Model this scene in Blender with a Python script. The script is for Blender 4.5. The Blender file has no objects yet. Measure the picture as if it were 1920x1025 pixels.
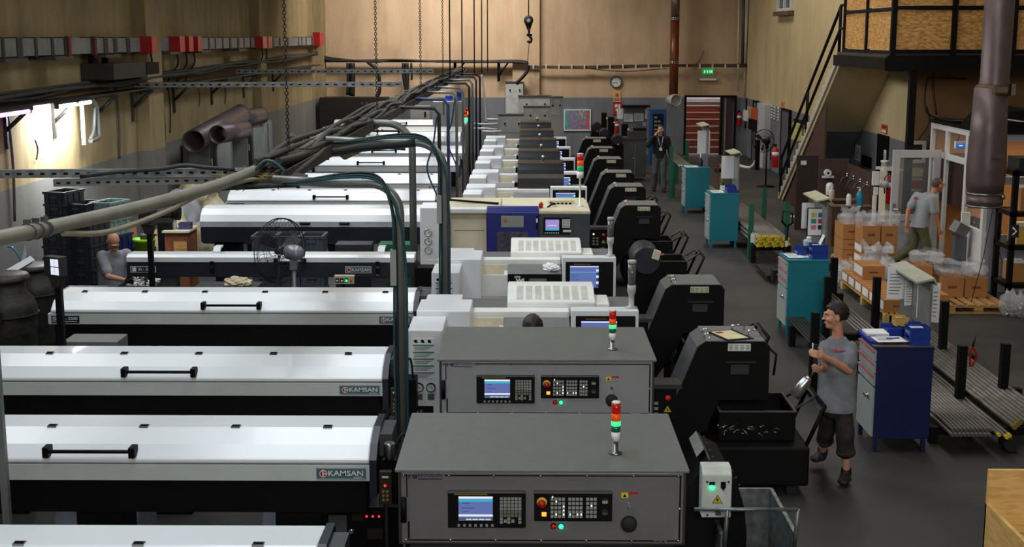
import bpy, bmesh, math, random
from mathutils import Vector, Matrix, noise
random.seed(11)
SC = bpy.context.scene
C = SC.collection
PI = math.pi
# ------------------------------------------------------------------ camera
FPX, CXP, CYP, CAMZ = 2450.0, 960.0, 512.5, 4.15
PIT = math.atan(443.5 / FPX)
YAW = math.atan(25 / FPX * math.cos(PIT))
_cp, _sp, _cy, _sy = math.cos(PIT), math.sin(PIT), math.cos(YAW), math.sin(YAW)
_R = Vector((_cy, _sy, 0)); _F = Vector((-_sy*_cp, _cy*_cp, -_sp)); _U = Vector((-_sy*_sp, _cy*_sp, _cp))
def _ray(px, py): return _F + _R*((px-CXP)/FPX) + _U*((CYP-py)/FPX)
def PY(px, py, Y):
    r = _ray(px, py); t = Y/r.y; return Vector((r.x*t, Y, CAMZ+r.z*t))
def PZ(px, py, z):
    r = _ray(px, py); t = (z-CAMZ)/r.z; return Vector((r.x*t, r.y*t, z))
def PX(px, py, X):
    r = _ray(px, py); t = X/r.x; return Vector((X, r.y*t, CAMZ+r.z*t))
cam = bpy.data.cameras.new('camera'); camo = bpy.data.objects.new('camera', cam); C.objects.link(camo)
cam.sensor_width = 36; cam.lens = FPX/1920*36; cam.clip_end = 200
camo.location = (0, 0, CAMZ); camo.rotation_euler = (PI/2-PIT, 0, YAW)
SC.camera = camo
# ------------------------------------------------------------------ materials
def lin(c): return tuple((x/255/12.92 if x <= 10 else ((x/255+.055)/1.055)**2.4) for x in c)
MATS = {}
def mat(name, rgb, rough=.5, metal=0., var=.12, scale=6., bump=0., bscale=40., spec=.5, dark=None, stain=0., coat=0.):
    """painted / metal / cloth surface: base colour broken up by noise, with an optional fine bump and stains"""
    if name in MATS: return MATS[name]
    m = bpy.data.materials.new(name); m.use_nodes = True
    nt = m.node_tree; N = nt.nodes; L = nt.links; bs = N['Principled BSDF']
    col = lin(rgb)
    tc = N.new('ShaderNodeTexCoord')
    nz = N.new('ShaderNodeTexNoise'); nz.inputs['Scale'].default_value = scale; nz.inputs['Detail'].default_value = 5
    L.new(tc.outputs['Object'], nz.inputs['Vector'])
    rp = N.new('ShaderNodeValToRGB')
    d = dark and lin(dark) or tuple(c*(1-var*2) for c in col)
    rp.color_ramp.elements[0].position = .3; rp.color_ramp.elements[0].color = (*d, 1)
    rp.color_ramp.elements[1].position = .62; rp.color_ramp.elements[1].color = (*col, 1)
    L.new(nz.outputs['Fac'], rp.inputs['Fac'])
    out = rp.outputs['Color']
    if stain:
        n2 = N.new('ShaderNodeTexNoise'); n2.inputs['Scale'].default_value = scale*.35; n2.inputs['Detail'].default_value = 8
        n2.inputs['Roughness'].default_value = .75
        L.new(tc.outputs['Object'], n2.inputs['Vector'])
        r2 = N.new('ShaderNodeValToRGB'); r2.color_ramp.elements[0].position = .42; r2.color_ramp.elements[1].position = .6
        r2.color_ramp.elements[0].color = (1-stain, 1-stain, 1-stain*.95, 1)
        L.new(n2.outputs['Fac'], r2.inputs['Fac'])
        mx = N.new('ShaderNodeMix'); mx.data_type = 'RGBA'; mx.blend_type = 'MULTIPLY'; mx.inputs[0].default_value = 1
        L.new(out, mx.inputs[6]); L.new(r2.outputs['Color'], mx.inputs[7]); out = mx.outputs[2]
    L.new(out, bs.inputs['Base Color'])
    bs.inputs['Roughness'].default_value = rough; bs.inputs['Metallic'].default_value = metal
    bs.inputs['Specular IOR Level'].default_value = spec
    bs.inputs['Coat Weight'].default_value = coat
    if bump:
        n3 = N.new('ShaderNodeTexNoise'); n3.inputs['Scale'].default_value = bscale; n3.inputs['Detail'].default_value = 3
        L.new(tc.outputs['Object'], n3.inputs['Vector'])
        bp = N.new('ShaderNodeBump'); bp.inputs['Strength'].default_value = bump; bp.inputs['Distance'].default_value = .02
        L.new(n3.outputs['Fac'], bp.inputs['Height']); L.new(bp.outputs['Normal'], bs.inputs['Normal'])
    MATS[name] = m; return m
def emi(name, rgb, st, base=(20, 20, 20)):
    if name in MATS: return MATS[name]
    m = bpy.data.materials.new(name); m.use_nodes = True; bs = m.node_tree.nodes['Principled BSDF']
    bs.inputs['Base Color'].default_value = (*lin(base), 1); bs.inputs['Roughness'].default_value = .3
    bs.inputs['Emission Color'].default_value = (*lin(rgb), 1); bs.inputs['Emission Strength'].default_value = st
    MATS[name] = m; return m
def glassy(name, rgb, alpha=.25, rough=.05, trans=1.):
    """thin clear sheet (film, pane): mostly transparent with a glossy coat"""
    if name in MATS: return MATS[name]
    m = bpy.data.materials.new(name); m.use_nodes = True; nt = m.node_tree; N = nt.nodes; L = nt.links
    bs = N['Principled BSDF']; bs.inputs['Base Color'].default_value = (*lin(rgb), 1); bs.inputs['Roughness'].default_value = rough
    tr = N.new('ShaderNodeBsdfTransparent'); mx = N.new('ShaderNodeMixShader'); mx.inputs[0].default_value = alpha
    L.new(tr.outputs[0], mx.inputs[1]); L.new(bs.outputs[0], mx.inputs[2]); L.new(mx.outputs[0], N['Material Output'].inputs['Surface'])
    MATS[name] = m; return m
def wallmat(name, rgb, streak=.35):
    """rendered wall: soft mottling and faint dirty runs down the plaster"""
    if name in MATS: return MATS[name]
    m = mat(name, rgb, .85, var=.07, scale=.9, bump=.12, bscale=25, spec=.15)
    nt = m.node_tree; N = nt.nodes; L = nt.links; bs = N['Principled BSDF']
    src = bs.inputs['Base Color'].links[0].from_socket
    tc = N.new('ShaderNodeTexCoord'); mp = N.new('ShaderNodeMapping'); mp.inputs['Scale'].default_value = (.8, .8, .16)
    L.new(tc.outputs['Object'], mp.inputs['Vector'])
    nz = N.new('ShaderNodeTexNoise'); nz.inputs['Scale'].default_value = 2.2; nz.inputs['Detail'].default_value = 9; nz.inputs['Roughness'].default_value = .7
    L.new(mp.outputs['Vector'], nz.inputs['Vector'])
    rp = N.new('ShaderNodeValToRGB'); rp.color_ramp.elements[0].position = .3; rp.color_ramp.elements[1].position = .62
    k = 1-streak; rp.color_ramp.elements[0].color = (k, k*.97, k*.92, 1)
    L.new(nz.outputs['Fac'], rp.inputs['Fac'])
    mx = N.new('ShaderNodeMix'); mx.data_type = 'RGBA'; mx.blend_type = 'MULTIPLY'; mx.inputs[0].default_value = 1
    L.new(src, mx.inputs[6]); L.new(rp.outputs['Color'], mx.inputs[7]); L.new(mx.outputs[2], bs.inputs['Base Color'])
    return m
def woodmat(name, rgb, dark, sc=(1, 12, 12), rough=.6):
    if name in MATS: return MATS[name]
    m = bpy.data.materials.new(name); m.use_nodes = True; nt = m.node_tree; N = nt.nodes; L = nt.links; bs = N['Principled BSDF']
    tc = N.new('ShaderNodeTexCoord'); mp = N.new('ShaderNodeMapping'); mp.inputs['Scale'].default_value = sc
    L.new(tc.outputs['Object'], mp.inputs['Vector'])
    nz = N.new('ShaderNodeTexNoise'); nz.inputs['Scale'].default_value = 2.5; nz.inputs['Detail'].default_value = 6
    nz.inputs['Distortion'].default_value = .6; L.new(mp.outputs['Vector'], nz.inputs['Vector'])
    rp = N.new('ShaderNodeValToRGB'); rp.color_ramp.elements[0].position = .33; rp.color_ramp.elements[0].color = (*lin(dark), 1)
    rp.color_ramp.elements[1].position = .58; rp.color_ramp.elements[1].color = (*lin(rgb), 1)
    L.new(nz.outputs['Fac'], rp.inputs['Fac']); L.new(rp.outputs['Color'], bs.inputs['Base Color']); bs.inputs['Roughness'].default_value = rough
    MATS[name] = m; return m
def osbmat(name):
    m = bpy.data.materials.new(name); m.use_nodes = True; nt = m.node_tree; N = nt.nodes; L = nt.links; bs = N['Principled BSDF']
    tc = N.new('ShaderNodeTexCoord')
    mp = N.new('ShaderNodeMapping'); mp.inputs['Scale'].default_value = (1, 1, 2.6); L.new(tc.outputs['Object'], mp.inputs['Vector'])
    vo = N.new('ShaderNodeTexVoronoi'); vo.inputs['Scale'].default_value = 15; L.new(mp.outputs['Vector'], vo.inputs['Vector'])
    rp = N.new('ShaderNodeValToRGB'); e = rp.color_ramp.elements
    e[0].color = (*lin((150, 100, 48)), 1); e[1].color = (*lin((226, 180, 110)), 1)
    x = e.new(.5); x.color = (*lin((200, 148, 80)), 1)
    L.new(vo.outputs['Color'], rp.inputs['Fac']); L.new(rp.outputs['Color'], bs.inputs['Base Color']); bs.inputs['Roughness'].default_value = .6
    MATS[name] = m; return m
M = dict(
 lid=mat('lid_white', (222, 228, 232), .26, var=.02, scale=2, coat=.15), panel=mat('panel_grey', (196, 202, 200), .35, var=.04, scale=5),
 black=mat('paint_black', (6, 6, 7), .6, var=.15, scale=8, spec=.18), rubber=mat('rubber_black', (12, 12, 13), .7),
 navyb=mat('paint_deep_navy', (26, 32, 46), .45), dgrey=mat('steel_dark_grey', (64, 66, 68), .5, var=.12, scale=8),
 hoodg=mat('sheet_grey', (110, 113, 112), .45, var=.1, scale=7), rettop=mat('cover_grey', (104, 106, 103), .5, var=.05, scale=14, bump=.05, bscale=300),
 retface=mat('face_grey', (138, 140, 142), .45, var=.04, scale=10), retdark=mat('frame_charcoal', (44, 44, 46), .5),
 white=mat('machine_white', (224, 228, 232), .35, var=.03, scale=3), cream=mat('machine_cream', (214, 208, 180), .45, var=.06, scale=4, stain=.14),
 offw=mat('off_white', (228, 230, 228), .4, var=.04), oily=mat('oil_stained_white', (226, 218, 190), .4, var=.1, scale=5, stain=.2),
 blue=mat('door_blue', (24, 34, 120), .35, var=.06), chrome=mat('chrome', (200, 200, 200), .2, metal=1, var=.02),
 steel=mat('steel', (150, 150, 150), .35, metal=1, var=.1), galv=mat('galvanised', (140, 146, 146), .5, metal=.75, var=.25, scale=14),
 pipe=mat('conduit_grey', (112, 116, 114), .35, metal=.35, var=.08), cable=mat('cable_black', (20, 20, 21), .6), cableg=mat('cable_teal', (16, 74, 76), .5),
 cableb=mat('cable_blue', (24, 46, 88), .5), dust=mat('dusty_cable', (64, 60, 53), .85, var=.3, scale=20),
 teal=mat('cabinet_teal', (8, 118, 134), .42, var=.05, scale=3), navy=mat('cabinet_navy', (7, 22, 74), .4, var=.06, scale=3),
 draw=mat('drawer_grey', (150, 158, 156), .45, var=.05), red=mat('paint_red', (176, 22, 24), .35), pink=mat('trim_pink', (190, 96, 104), .5),
 yellow=mat('paint_yellow', (212, 190, 40), .5), green=mat('paint_green', (14, 96, 70), .5), lime=mat('bucket_lime', (150, 214, 20), .4),
 skin=mat('skin', (204, 150, 120), .5, var=.06, scale=14), skind=mat('skin_tan', (178, 120, 92), .5, var=.06, scale=14), hair=mat('hair_dark', (24, 18, 15), .6, var=.3, scale=60),
 hairg=mat('hair_greying', (84, 74, 66), .7, var=.2, scale=60),
 tee=mat('shirt_grey', (136, 140, 146), .9, var=.1, scale=7, bump=.4, bscale=9, stain=.28, spec=.1), teed=mat('shirt_light_grey', (150, 154, 160), .9, var=.06, scale=7, bump=.3, bscale=9, spec=.1),
 trous=mat('trousers_dark', (58, 54, 54), .9, var=.2, scale=9, bump=.4, bscale=14, spec=.1), olive=mat('trousers_olive', (88, 92, 66), .9, var=.12, scale=9, bump=.3, bscale=12, spec=.1),
 jumper=mat('jumper_black', (18, 18, 21), .9, var=.2), shoe=mat('shoe_black', (20, 19, 19), .6), eye=mat('eye_dark', (15, 12, 12), .2),
 card=mat('cardboard', (176, 124, 76), .8, var=.05, scale=5, spec=.2), cardd=mat('cardboard_dark', (150, 100, 60), .8, var=.05), paper=mat('paper', (226, 228, 230), .7, var=.02), ink=mat('print_grey', (96, 98, 104), .8),
 pal=woodmat('pallet_pine', (196, 152, 92), (150, 108, 60)), ply=woodmat('plywood', (232, 190, 116), (206, 160, 88), (2, 2, 10)), planks=woodmat('red_planks', (150, 72, 52), (104, 44, 34), (.6, 6, 6)),
 crate=mat('crate_charcoal', (40, 44, 50), .5, var=.1), crateb=mat('crate_blue_grey', (62, 70, 96), .5), crateg=mat('crate_pale_green', (130, 156, 152), .55), bincol=mat('bin_blue', (14, 52, 148), .42),
 sack=mat('sack_cloth', (192, 182, 150), .9, var=.14, scale=8, bump=.5, bscale=14), sackg=mat('sack_grey_film', (150, 152, 156), .5, var=.1, scale=6, bump=.5, bscale=10),
 drum=mat('drum_dirty', (44, 42, 40), .6, var=.4, scale=6, bump=.4, bscale=20), duct=mat('duct_brown', (98, 84, 86), .42, metal=.35, var=.12, scale=5), ductd=mat('duct_rust', (92, 62, 46), .45, metal=.3, var=.2, scale=5),
 chainm=mat('chain_steel', (38, 34, 30), .6, metal=.5), locker=mat('locker_grey', (150, 154, 148), .5, var=.08, scale=3, stain=.15),
 upvc=mat('frame_white', (214, 216, 218), .4, var=.03), osb=osbmat('osb_board'), chips=mat('swarf', (150, 150, 146), .35, metal=.9, var=.3, scale=40),
 film=glassy('plastic_film', (225, 228, 232), .30, .15), glass=glassy('glass_pane', (190, 200, 205), .1, .03), tint=glassy('smoked_window', (30, 32, 36), .86, .25),
 sinkb=mat('counter_brown', (104, 78, 64), .5, var=.1, scale=4), sinkd=mat('panel_umber', (76, 54, 44), .5, var=.15, scale=3), straw=mat('straw', (150, 128, 76), .9, var=.3, scale=40),
 cyan=mat('label_teal', (0, 140, 120), .5), signy=mat('sign_cream', (226, 170, 110), .6), orange=mat('sign_orange', (200, 84, 40), .6), plateg=mat('plate_slate', (84, 108, 112), .4), soap=mat('soap_blue', (16, 140, 180), .3),
 yelsoft=mat('paper_yellow', (214, 206, 160), .7), lens_r=emi('lens_red', (200, 20, 14), .25, (150, 10, 8)), lens_o=emi('lens_amber', (240, 90, 10), .3, (200, 70, 8)), lens_g=mat('lens_green', (8, 110, 70), .25), lens_gl=emi('lens_green_lit', (50, 255, 120), 2.2, (8, 150, 90)), lens_rg=emi('lens_green_dim', (10, 150, 90), .7, (8, 110, 70)),
 led_r=emi('led_red', (255, 24, 30), 9), led_g=emi('led_green', (30, 255, 110), 6), led_w=emi('led_white', (255, 255, 255), 5), led_o=emi('led_orange', (255, 120, 40), 4),
 scr=emi('screen_blue', (120, 140, 215), .62), scrw=emi('screen_white', (235, 240, 255), 1.0), scrc=emi('screen_cyan', (60, 205, 230), .75), scrp=emi('screen_lilac', (170, 150, 225), .9), scrd=emi('screen_navy', (70, 80, 150), .5),
 exitg=emi('exit_green', (20, 170, 80), .7, (10, 110, 60)), exitw=emi('exit_white', (190, 255, 220), 1.0),
 tube=emi('tube_white', (240, 238, 255), 22), tubev=emi('tube_violet', (196, 130, 255), 5),
)
# ------------------------------------------------------------------ mesh builder
class B:
    def __init__(s, T=None): s.v = []; s.f = []; s.mi = []; s.sm = []; s.T = T
    def add(s, vs, fs, m=0, sm=False):
        o = len(s.v)
        s.v += [(s.T @ Vector(q)) if s.T else Vector(q) for q in vs]
        for f in fs: s.f.append([i+o for i in f]); s.mi.append(m); s.sm.append(sm)
        return s
    def box(s, x0, x1, y0, y1, z0, z1, m=0):
        if x0 > x1: x0, x1 = x1, x0
        if y0 > y1: y0, y1 = y1, y0
        if z0 > z1: z0, z1 = z1, z0
        e = (len(s.f)*37 % 11)*4e-5; x0 -= e; x1 += e; y0 -= e; y1 += e; z0 -= e; z1 += e      # no two faces share a plane
        return s.add([(x0,y0,z0),(x1,y0,z0),(x1,y1,z0),(x0,y1,z0),(x0,y0,z1),(x1,y0,z1),(x1,y1,z1),(x0,y1,z1)],
              [(0,3,2,1),(4,5,6,7),(0,1,5,4),(1,2,6,5),(2,3,7,6),(3,0,4,7)], m)
    def prism(s, pts, ax, a0, a1, m=0, sm=False):
        n = len(pts)
        g = {'x': lambda a, p: (a, p[0], p[1]), 'y': lambda a, p: (p[0], a, p[1]), 'z': lambda a, p: (p[0], p[1], a)}[ax]
        vs = [g(a0, p) for p in pts]+[g(a1, p) for p in pts]
        s.add(vs, [list(range(n)), list(range(2*n-1, n-1, -1))], m)
        o = len(s.v)-2*n
        for i in range(n):
            j = (i+1) % n; s.f.append([o+i, o+n+i, o+n+j, o+j]); s.mi.append(m); s.sm.append(sm)
        return s
    def tube(s, path, r, n=8, m=0, cap=True, sm=True):
        P = [Vector(p) for p in path]; k = len(P); rs = r if isinstance(r, (list, tuple)) else [r]*k
        up = None; vs = []
        for i in range(k):
            t = (P[min(i+1, k-1)]-P[max(i-1, 0)])
            if t.length < 1e-9: t = Vector((0, 0, 1))
            t.normalize()
            if up is None: up = Vector((0, 0, 1)) if abs(t.z) < .9 else Vector((1, 0, 0))
            a = up-t*up.dot(t)
            if a.length < 1e-6: a = Vector((1, 0, 0))-t*t.x
            a.normalize(); b = t.cross(a); up = a
            for j in range(n):
                q = 2*PI*j/n; vs.append(P[i]+(a*math.cos(q)+b*math.sin(q))*rs[i])
        fs = []
        for i in range(k-1):
            for j in range(n): fs.append((i*n+j, i*n+(j+1) % n, (i+1)*n+(j+1) % n, (i+1)*n+j))
        s.add(vs, fs, m, sm)
        if cap:
            o = len(s.v)-k*n
            s.f.append([o+j for j in range(n-1, -1, -1)]); s.mi.append(m); s.sm.append(False)
            s.f.append([o+(k-1)*n+j for j in range(n)]); s.mi.append(m); s.sm.append(False)
        return s
    def cyl(s, a, b, r, n=14, m=0): return s.tube([a, b], r, n, m)
    def lathe(s, prof, c, ax='z', n=22, m=0, sm=True, cap=True):
        c = Vector(c); vs = []
        for r, h in prof:
            for j in range(n):
                q = 2*PI*j/n; x, y = r*math.cos(q), r*math.sin(q)
                vs.append(c+Vector({'z': (x, y, h), 'y': (x, h, -y), 'x': (h, x, y)}[ax]))
        fs = []
        for i in range(len(prof)-1):
            for j in range(n): fs.append((i*n+j, i*n+(j+1) % n, (i+1)*n+(j+1) % n, (i+1)*n+j))
        s.add(vs, fs, m, sm); o = len(s.v)-len(prof)*n
        if cap and prof[0][0] > 1e-4 and prof[0][1] != prof[1][1]: s.f.append([o+j for j in range(n-1, -1, -1)]); s.mi.append(m); s.sm.append(False)
        if cap and prof[-1][0] > 1e-4 and prof[-1][1] != prof[-2][1]: s.f.append([o+(len(prof)-1)*n+j for j in range(n)]); s.mi.append(m); s.sm.append(False)
        return s
    def ball(s, c, r, n=14, k=9, m=0):
        if not isinstance(r, (tuple, list)): r = (r, r, r)
        c = Vector(c); vs = [c+Vector((0, 0, -r[2]))]; fs = []
        for i in range(1, k):
            a = -PI/2+PI*i/k
            for j in range(n):
                q = 2*PI*j/n; vs.append(c+Vector((r[0]*math.cos(a)*math.cos(q), r[1]*math.cos(a)*math.sin(q), r[2]*math.sin(a))))
        vs.append(c+Vector((0, 0, r[2]))); t = len(vs)-1
        for j in range(n):
            fs.append((0, 1+(j+1) % n, 1+j)); o = 1+(k-2)*n; fs.append((t, o+j, o+(j+1) % n))
            for i in range(k-2): fs.append((1+i*n+j, 1+i*n+(j+1) % n, 1+(i+1)*n+(j+1) % n, 1+(i+1)*n+j))
        return s.add(vs, fs, m, True)
    def text(s, body, x, y, z, h, w=None, m=0, bold=.02, depth=.0015, T=None):
        """lettering standing on a plate that faces -y: lower left corner at x, z"""
        vs, fs = font(body, bold)
        x0 = min(q[0] for q in vs); x1 = max(q[0] for q in vs); z0 = min(q[1] for q in vs); z1 = max(q[1] for q in vs)
        k = h/(z1-z0); kx = k if w is None else w/(x1-x0)
        out = [(x+(q[0]-x0)*kx, y-(depth if q[2] > 0 else 0), z+(q[1]-z0)*k) for q in vs]
        if T: out = [T @ Vector(q) for q in out]
        return s.add(out, fs, m)
    def build(s, name, mats, parent=None, org=None, bevel=0., seg=2):
        if not isinstance(mats, (list, tuple)): mats = [mats]
        me = bpy.data.meshes.new(name); ob = bpy.data.objects.new(name, me); C.objects.link(ob)
        if parent is not None: O = ORG[parent.name]
        elif org is not None: O = Vector(org)
        else:
            xs = [v.x for v in s.v]; ys = [v.y for v in s.v]; O = Vector(((min(xs)+max(xs))/2, (min(ys)+max(ys))/2, min(v.z for v in s.v)))
        me.from_pydata([v-O for v in s.v], [], s.f); me.update()
        for mm in mats: me.materials.append(mm)
        me.polygons.foreach_set('material_index', s.mi); me.polygons.foreach_set('use_smooth', s.sm)
        bm = bmesh.new(); bm.from_mesh(me); bmesh.ops.recalc_face_normals(bm, faces=bm.faces); bm.to_mesh(me); bm.free()
        ORG[ob.name] = O
        if parent is None: ob.location = O
        else: ob.parent = parent
        if bevel:
            md = ob.modifiers.new('bevel', 'BEVEL'); md.width = bevel; md.segments = seg; md.limit_method = 'ANGLE'; md.angle_limit = .6
        return ob
ORG = {}
_FONT = {}
def font(body, bold):
    k = (body, bold)
    if k not in _FONT:
        cu = bpy.data.curves.new('lettering', 'FONT'); cu.body = body; cu.extrude = .01; cu.offset = bold; cu.resolution_u = 3
        ob = bpy.data.objects.new('lettering', cu); C.objects.link(ob)
        me = bpy.data.meshes.new_from_object(ob.evaluated_get(bpy.context.evaluated_depsgraph_get()))
        _FONT[k] = ([tuple(v.co) for v in me.vertices], [tuple(p.vertices) for p in me.polygons])
        bpy.data.objects.remove(ob); bpy.data.curves.remove(cu); bpy.data.meshes.remove(me)
    return _FONT[k]
def thing(name, label, cat, loc, group=None):
    o = bpy.data.objects.new(name, None); C.objects.link(o); o.empty_display_size = .1
    o.location = loc; ORG[o.name] = Vector(loc); o['label'] = label; o['category'] = cat
    if group: o['group'] = group
    return o
def tag(o, label, cat, group=None):
    o['label'] = label; o['category'] = cat
    if group: o['group'] = group
    return o
def struct(o): o['kind'] = 'structure'; return o
def lab(o, t): o['label'] = t; return o
def copy_tree(o, loc, label=None, group=None, rz=None):
    c = o.copy(); C.objects.link(c); c.location = loc; ORG[c.name] = Vector(loc)
    if rz is not None: c.rotation_euler = (0, 0, rz)
    if label: c['label'] = label
    if group: c['group'] = group
    for ch in o.children:
        d = ch.copy(); C.objects.link(d); d.parent = c
        for g in ch.children:
            e = g.copy(); C.objects.link(e); e.parent = d
    return c
def arc(c, r, a0, a1, n, ax='xz'):
    out = []
    for i in range(n+1):
        a = a0+(a1-a0)*i/n; p, q = r*math.cos(a), r*math.sin(a)
        out.append(Vector(c)+(Vector((p, 0, q)) if ax == 'xz' else Vector((0, p, q)) if ax == 'yz' else Vector((p, q, 0))))
    return out
def spline(pts, n=8):
    P = [Vector(p) for p in pts]; P = [2*P[0]-P[1]]+P+[2*P[-1]-P[-2]]; out = []
    for i in range(1, len(P)-2):
        for k in range(n):
            t = k/n; a, b, c, d = P[i-1:i+3]
            out.append(.5*((2*b)+(c-a)*t+(2*a-5*b+4*c-d)*t*t+(3*b-a-3*c+d)*t**3))
    return out+[P[-2]]
# ================================================================== THE SETTING
wc = wallmat('wall_cream', (192, 172, 138), .22); wg = wallmat('wall_grey_paint', (126, 130, 138), .25); wcr = wallmat('wall_cream_right', (208, 190, 150), .15)
wconc = mat('wall_bare_render', (132, 128, 118), .9, var=.15, scale=1.5, bump=.2, bscale=18, stain=.25)
fl = mat('floor_concrete', (62, 61, 60), .55, var=.2, scale=1.3, bump=.05, bscale=60, stain=.3)
GZ = 2.03
struct(B().box(-7.6, 12.2, -4, 47, -.2, 0).build('floor', [fl]))
b = B()
b.box(-7.6, -7.3, -4, 47, GZ, 8.4, 0); b.box(-7.6, -7.3, -4, 47, 0, GZ, 1)
wgl = wallmat('wall_grey_render', (126, 125, 120), .25)
wcl = wallmat('wall_cream_dim_grimy', (166, 148, 110), .4)  # left wall's dim light put into a darker cream, along with its dirt
struct(b.build('wall_left', [wcl, wgl]))
for i, (y0, y1) in enumerate(((24.6, 25.6), (35.2, 36.0), (45.9, 46.8))):      # pilasters of the left wall
    b = B(); b.box(-7.3, -7.05, y0, y1, GZ, 8.4, 0); b.box(-7.3, -7.05, y0, y1, 0, GZ, 1); struct(b.build('trim_%d' % (i+1), [wcl, wgl]))
DX0, DX1, DZ = 5.72, 7.42, 2.04
b = B()
for x0, x1, z0, z1 in ((-7.6, DX0, GZ, 8.4), (DX1, 8.1, GZ, 8.4), (DX0, DX1, DZ, 8.4)): b.box(x0, x1, 46.8, 47.1, z0, z1, 0)
for x0, x1 in ((-7.6, DX0), (DX1, 8.1)): b.box(x0, x1, 46.8, 47.1, 0, GZ, 1)
wcb = wallmat('wall_cream_back', (206, 178, 146), .2)
struct(b.build('wall_back', [wcb, wg]))
b = B(); b.box(-.45, .5, 46.6, 46.8, GZ, 8.4, 0); b.box(-.45, .5, 46.6, 46.8, 0, GZ, 1); struct(b.build('trim_4', [wcb, wg]))
b = B(); b.box(7.8, 8.1, 26.8, 47, GZ, 8.4, 0); b.box(7.8, 8.1, 26.8, 47, 0, GZ, 1); struct(b.build('wall_right', [wcr, wg]))
b = B(); b.box(7.6, 7.8, 41.8, 43.2, 0, GZ, 0); struct(b.build('trim_5', [mat('pier_white', (190, 192, 198), .8, var=.05, scale=1)]))
struct(B().box(7.8, 12.2, 26.5, 26.8, 0, 8.4).build('wall_recess', [mat('wall_recess_tan', (150, 118, 82), .85, var=.08, scale=1)]))
struct(B().box(12.0, 12.2, -4, 26.5, 0, 8.4).build('wall_far_right', [wc]))
struct(B().box(-7.6, 12.2, -4.2, -4, 0, 8.4).build('wall_rear', [wc]))
struct(B().box(-7.6, 12.2, -4.2, 47.1, 8.4, 8.6).build('ceiling', [mat('roof_sheet', (140, 142, 144), .8)]))
# back door with its frame, planked steps and sunlit wall outside
b = B(); b.box(DX0-.07, DX0, 46.72, 47.0, 0, DZ+.07); b.box(DX1, DX1+.07, 46.72, 47.0, 0, DZ+.07); b.box(DX0-.07, DX1+.07, 46.72, 47.0, DZ, DZ+.07)
b.box(DX0+1.22, DX0+1.28, 46.74, 46.98, 0, DZ)
d1 = struct(b.build('door_1', [M['black']]))
b = B(); b.box(DX0+1.3, DX1-.02, 46.85, 46.9, 0, DZ); b.box(DX0+1.36, DX0+1.42, 46.8, 46.85, .0, DZ, 1); b.build('door_leaf', [mat('door_dark_maroon', (70, 46, 48), .5), M['locker']], d1)
st = thing('outdoor_steps', 'red wooden steps climbing outside the open back door', 'steps', (6.3, 48.2, 0))
for i in range(7):
    z = .18+i*.235
    B().box(4.9, 7.9, 47.6+i*.26, 47.68+i*.26, z-.23, z).build('riser', [M['planks']], st)
    B().box(4.9, 7.9, 47.56+i*.26, 47.92+i*.26, z, z+.035).build('tread', [mat('tread_edge', (170, 140, 126), .7)], st)
struct(B().box(2, 10.5, 47.1, 53, -.2, -.01).build('floor_yard', [mat('yard_paving', (150, 146, 140), .9)]))
struct(B().box(2, 10.5, 50.2, 50.4, -.1, 5).build('wall_yard', [mat('yard_wall', (224, 196, 186), .85, var=.06, scale=1)]))
b = B(); b.box(4.6, 8, 49.9, 50.2, 1.72, 1.86); struct(b.build('trim_6', [mat('yard_ledge', (214, 214, 224), .7)]))
# doors of the right hand wall (dark leaves in dark frames) and the small high window
for n, (y0, y1) in enumerate(((38.6, 39.7), (34.6, 35.5), (44.0, 44.7))):
    b = B(); b.box(7.74, 7.8, y0, y1, 0, 1.98, 0); b.box(7.72, 7.8, y0-.06, y0, 0, 2.04, 1); b.box(7.72, 7.8, y1, y1+.06, 0, 2.04, 1); b.box(7.72, 7.8, y0-.06, y1+.06, 1.98, 2.04, 1)
    struct(b.build('door_%d' % (n+2), [mat('door_grey', (92, 96, 104), .6), M['black']]))
wy0 = PX(1463, 10, 7.8).y; wy1 = PX(1487, 10, 7.8).y
b = B()
for y in (wy0, (wy0+wy1)/2, wy1): b.box(7.7, 7.82, y-.05, y+.05, 4.95, 6.2)
b.box(7.7, 7.82, wy1-.05, wy0+.05, 4.9, 4.99); b.box(7.62, 7.82, wy1-.2, wy0+.2, 4.78, 4.9, 1)
w1 = struct(b.build('window_1', [M['upvc'], M['sinkb']])); B().box(7.77, 7.79, wy1, wy0, 4.98, 6.2).build('pane', [mat('pane_dark', (52, 60, 66), .1)], w1)
# mezzanine, its boarded parapet and the steel column
MZ = 3.72
blk = M['black']
struct(B().box(6.55, 12, 23.9, 27.9, MZ-.1, MZ+.12).build('floor_mezzanine', [mat('mezzanine_deck', (60, 58, 56), .7)]))
b = B(); b.box(6.5, 12, 23.78, 23.92, MZ-.18, MZ+.1); b.box(6.45, 6.6, 23.8, 27.8, MZ-.16, MZ+.06)
struct(b.build('trim_7', [blk]))
pp = thing('parapet', 'boarded parapet with black steel frame around the raised platform', 'parapet', (7.5, 23.9, MZ+.12))
b = B()
for x in (6.6, 7.68, 8.75, 9.85, 10.9): b.box(x-.045, x+.045, 23.85, 23.94, MZ+.1, 5.6)
for z in (MZ+.17, 4.66, 5.55): b.box(6.6, 12, 23.86, 23.93, z-.035, z+.035)
for y in (25.7, 27.5): b.box(6.56, 6.65, y-.045, y+.045, MZ+.05, 5.6)
for z in (MZ+.15, 4.64, 5.55): b.box(6.57, 6.64, 23.9, 27.5, z-.035, z+.035)
b.build('frame', [blk], pp)
for x0, x1 in ((6.65, 7.63), (7.73, 8.7), (8.8, 9.8), (9.9, 10.85)):
    for z0, z1 in ((MZ+.2, 4.62), (4.7, 5.5)): B().box(x0, x1, 23.9, 23.92, z0, z1).build('board', [M['osb']], pp)
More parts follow.
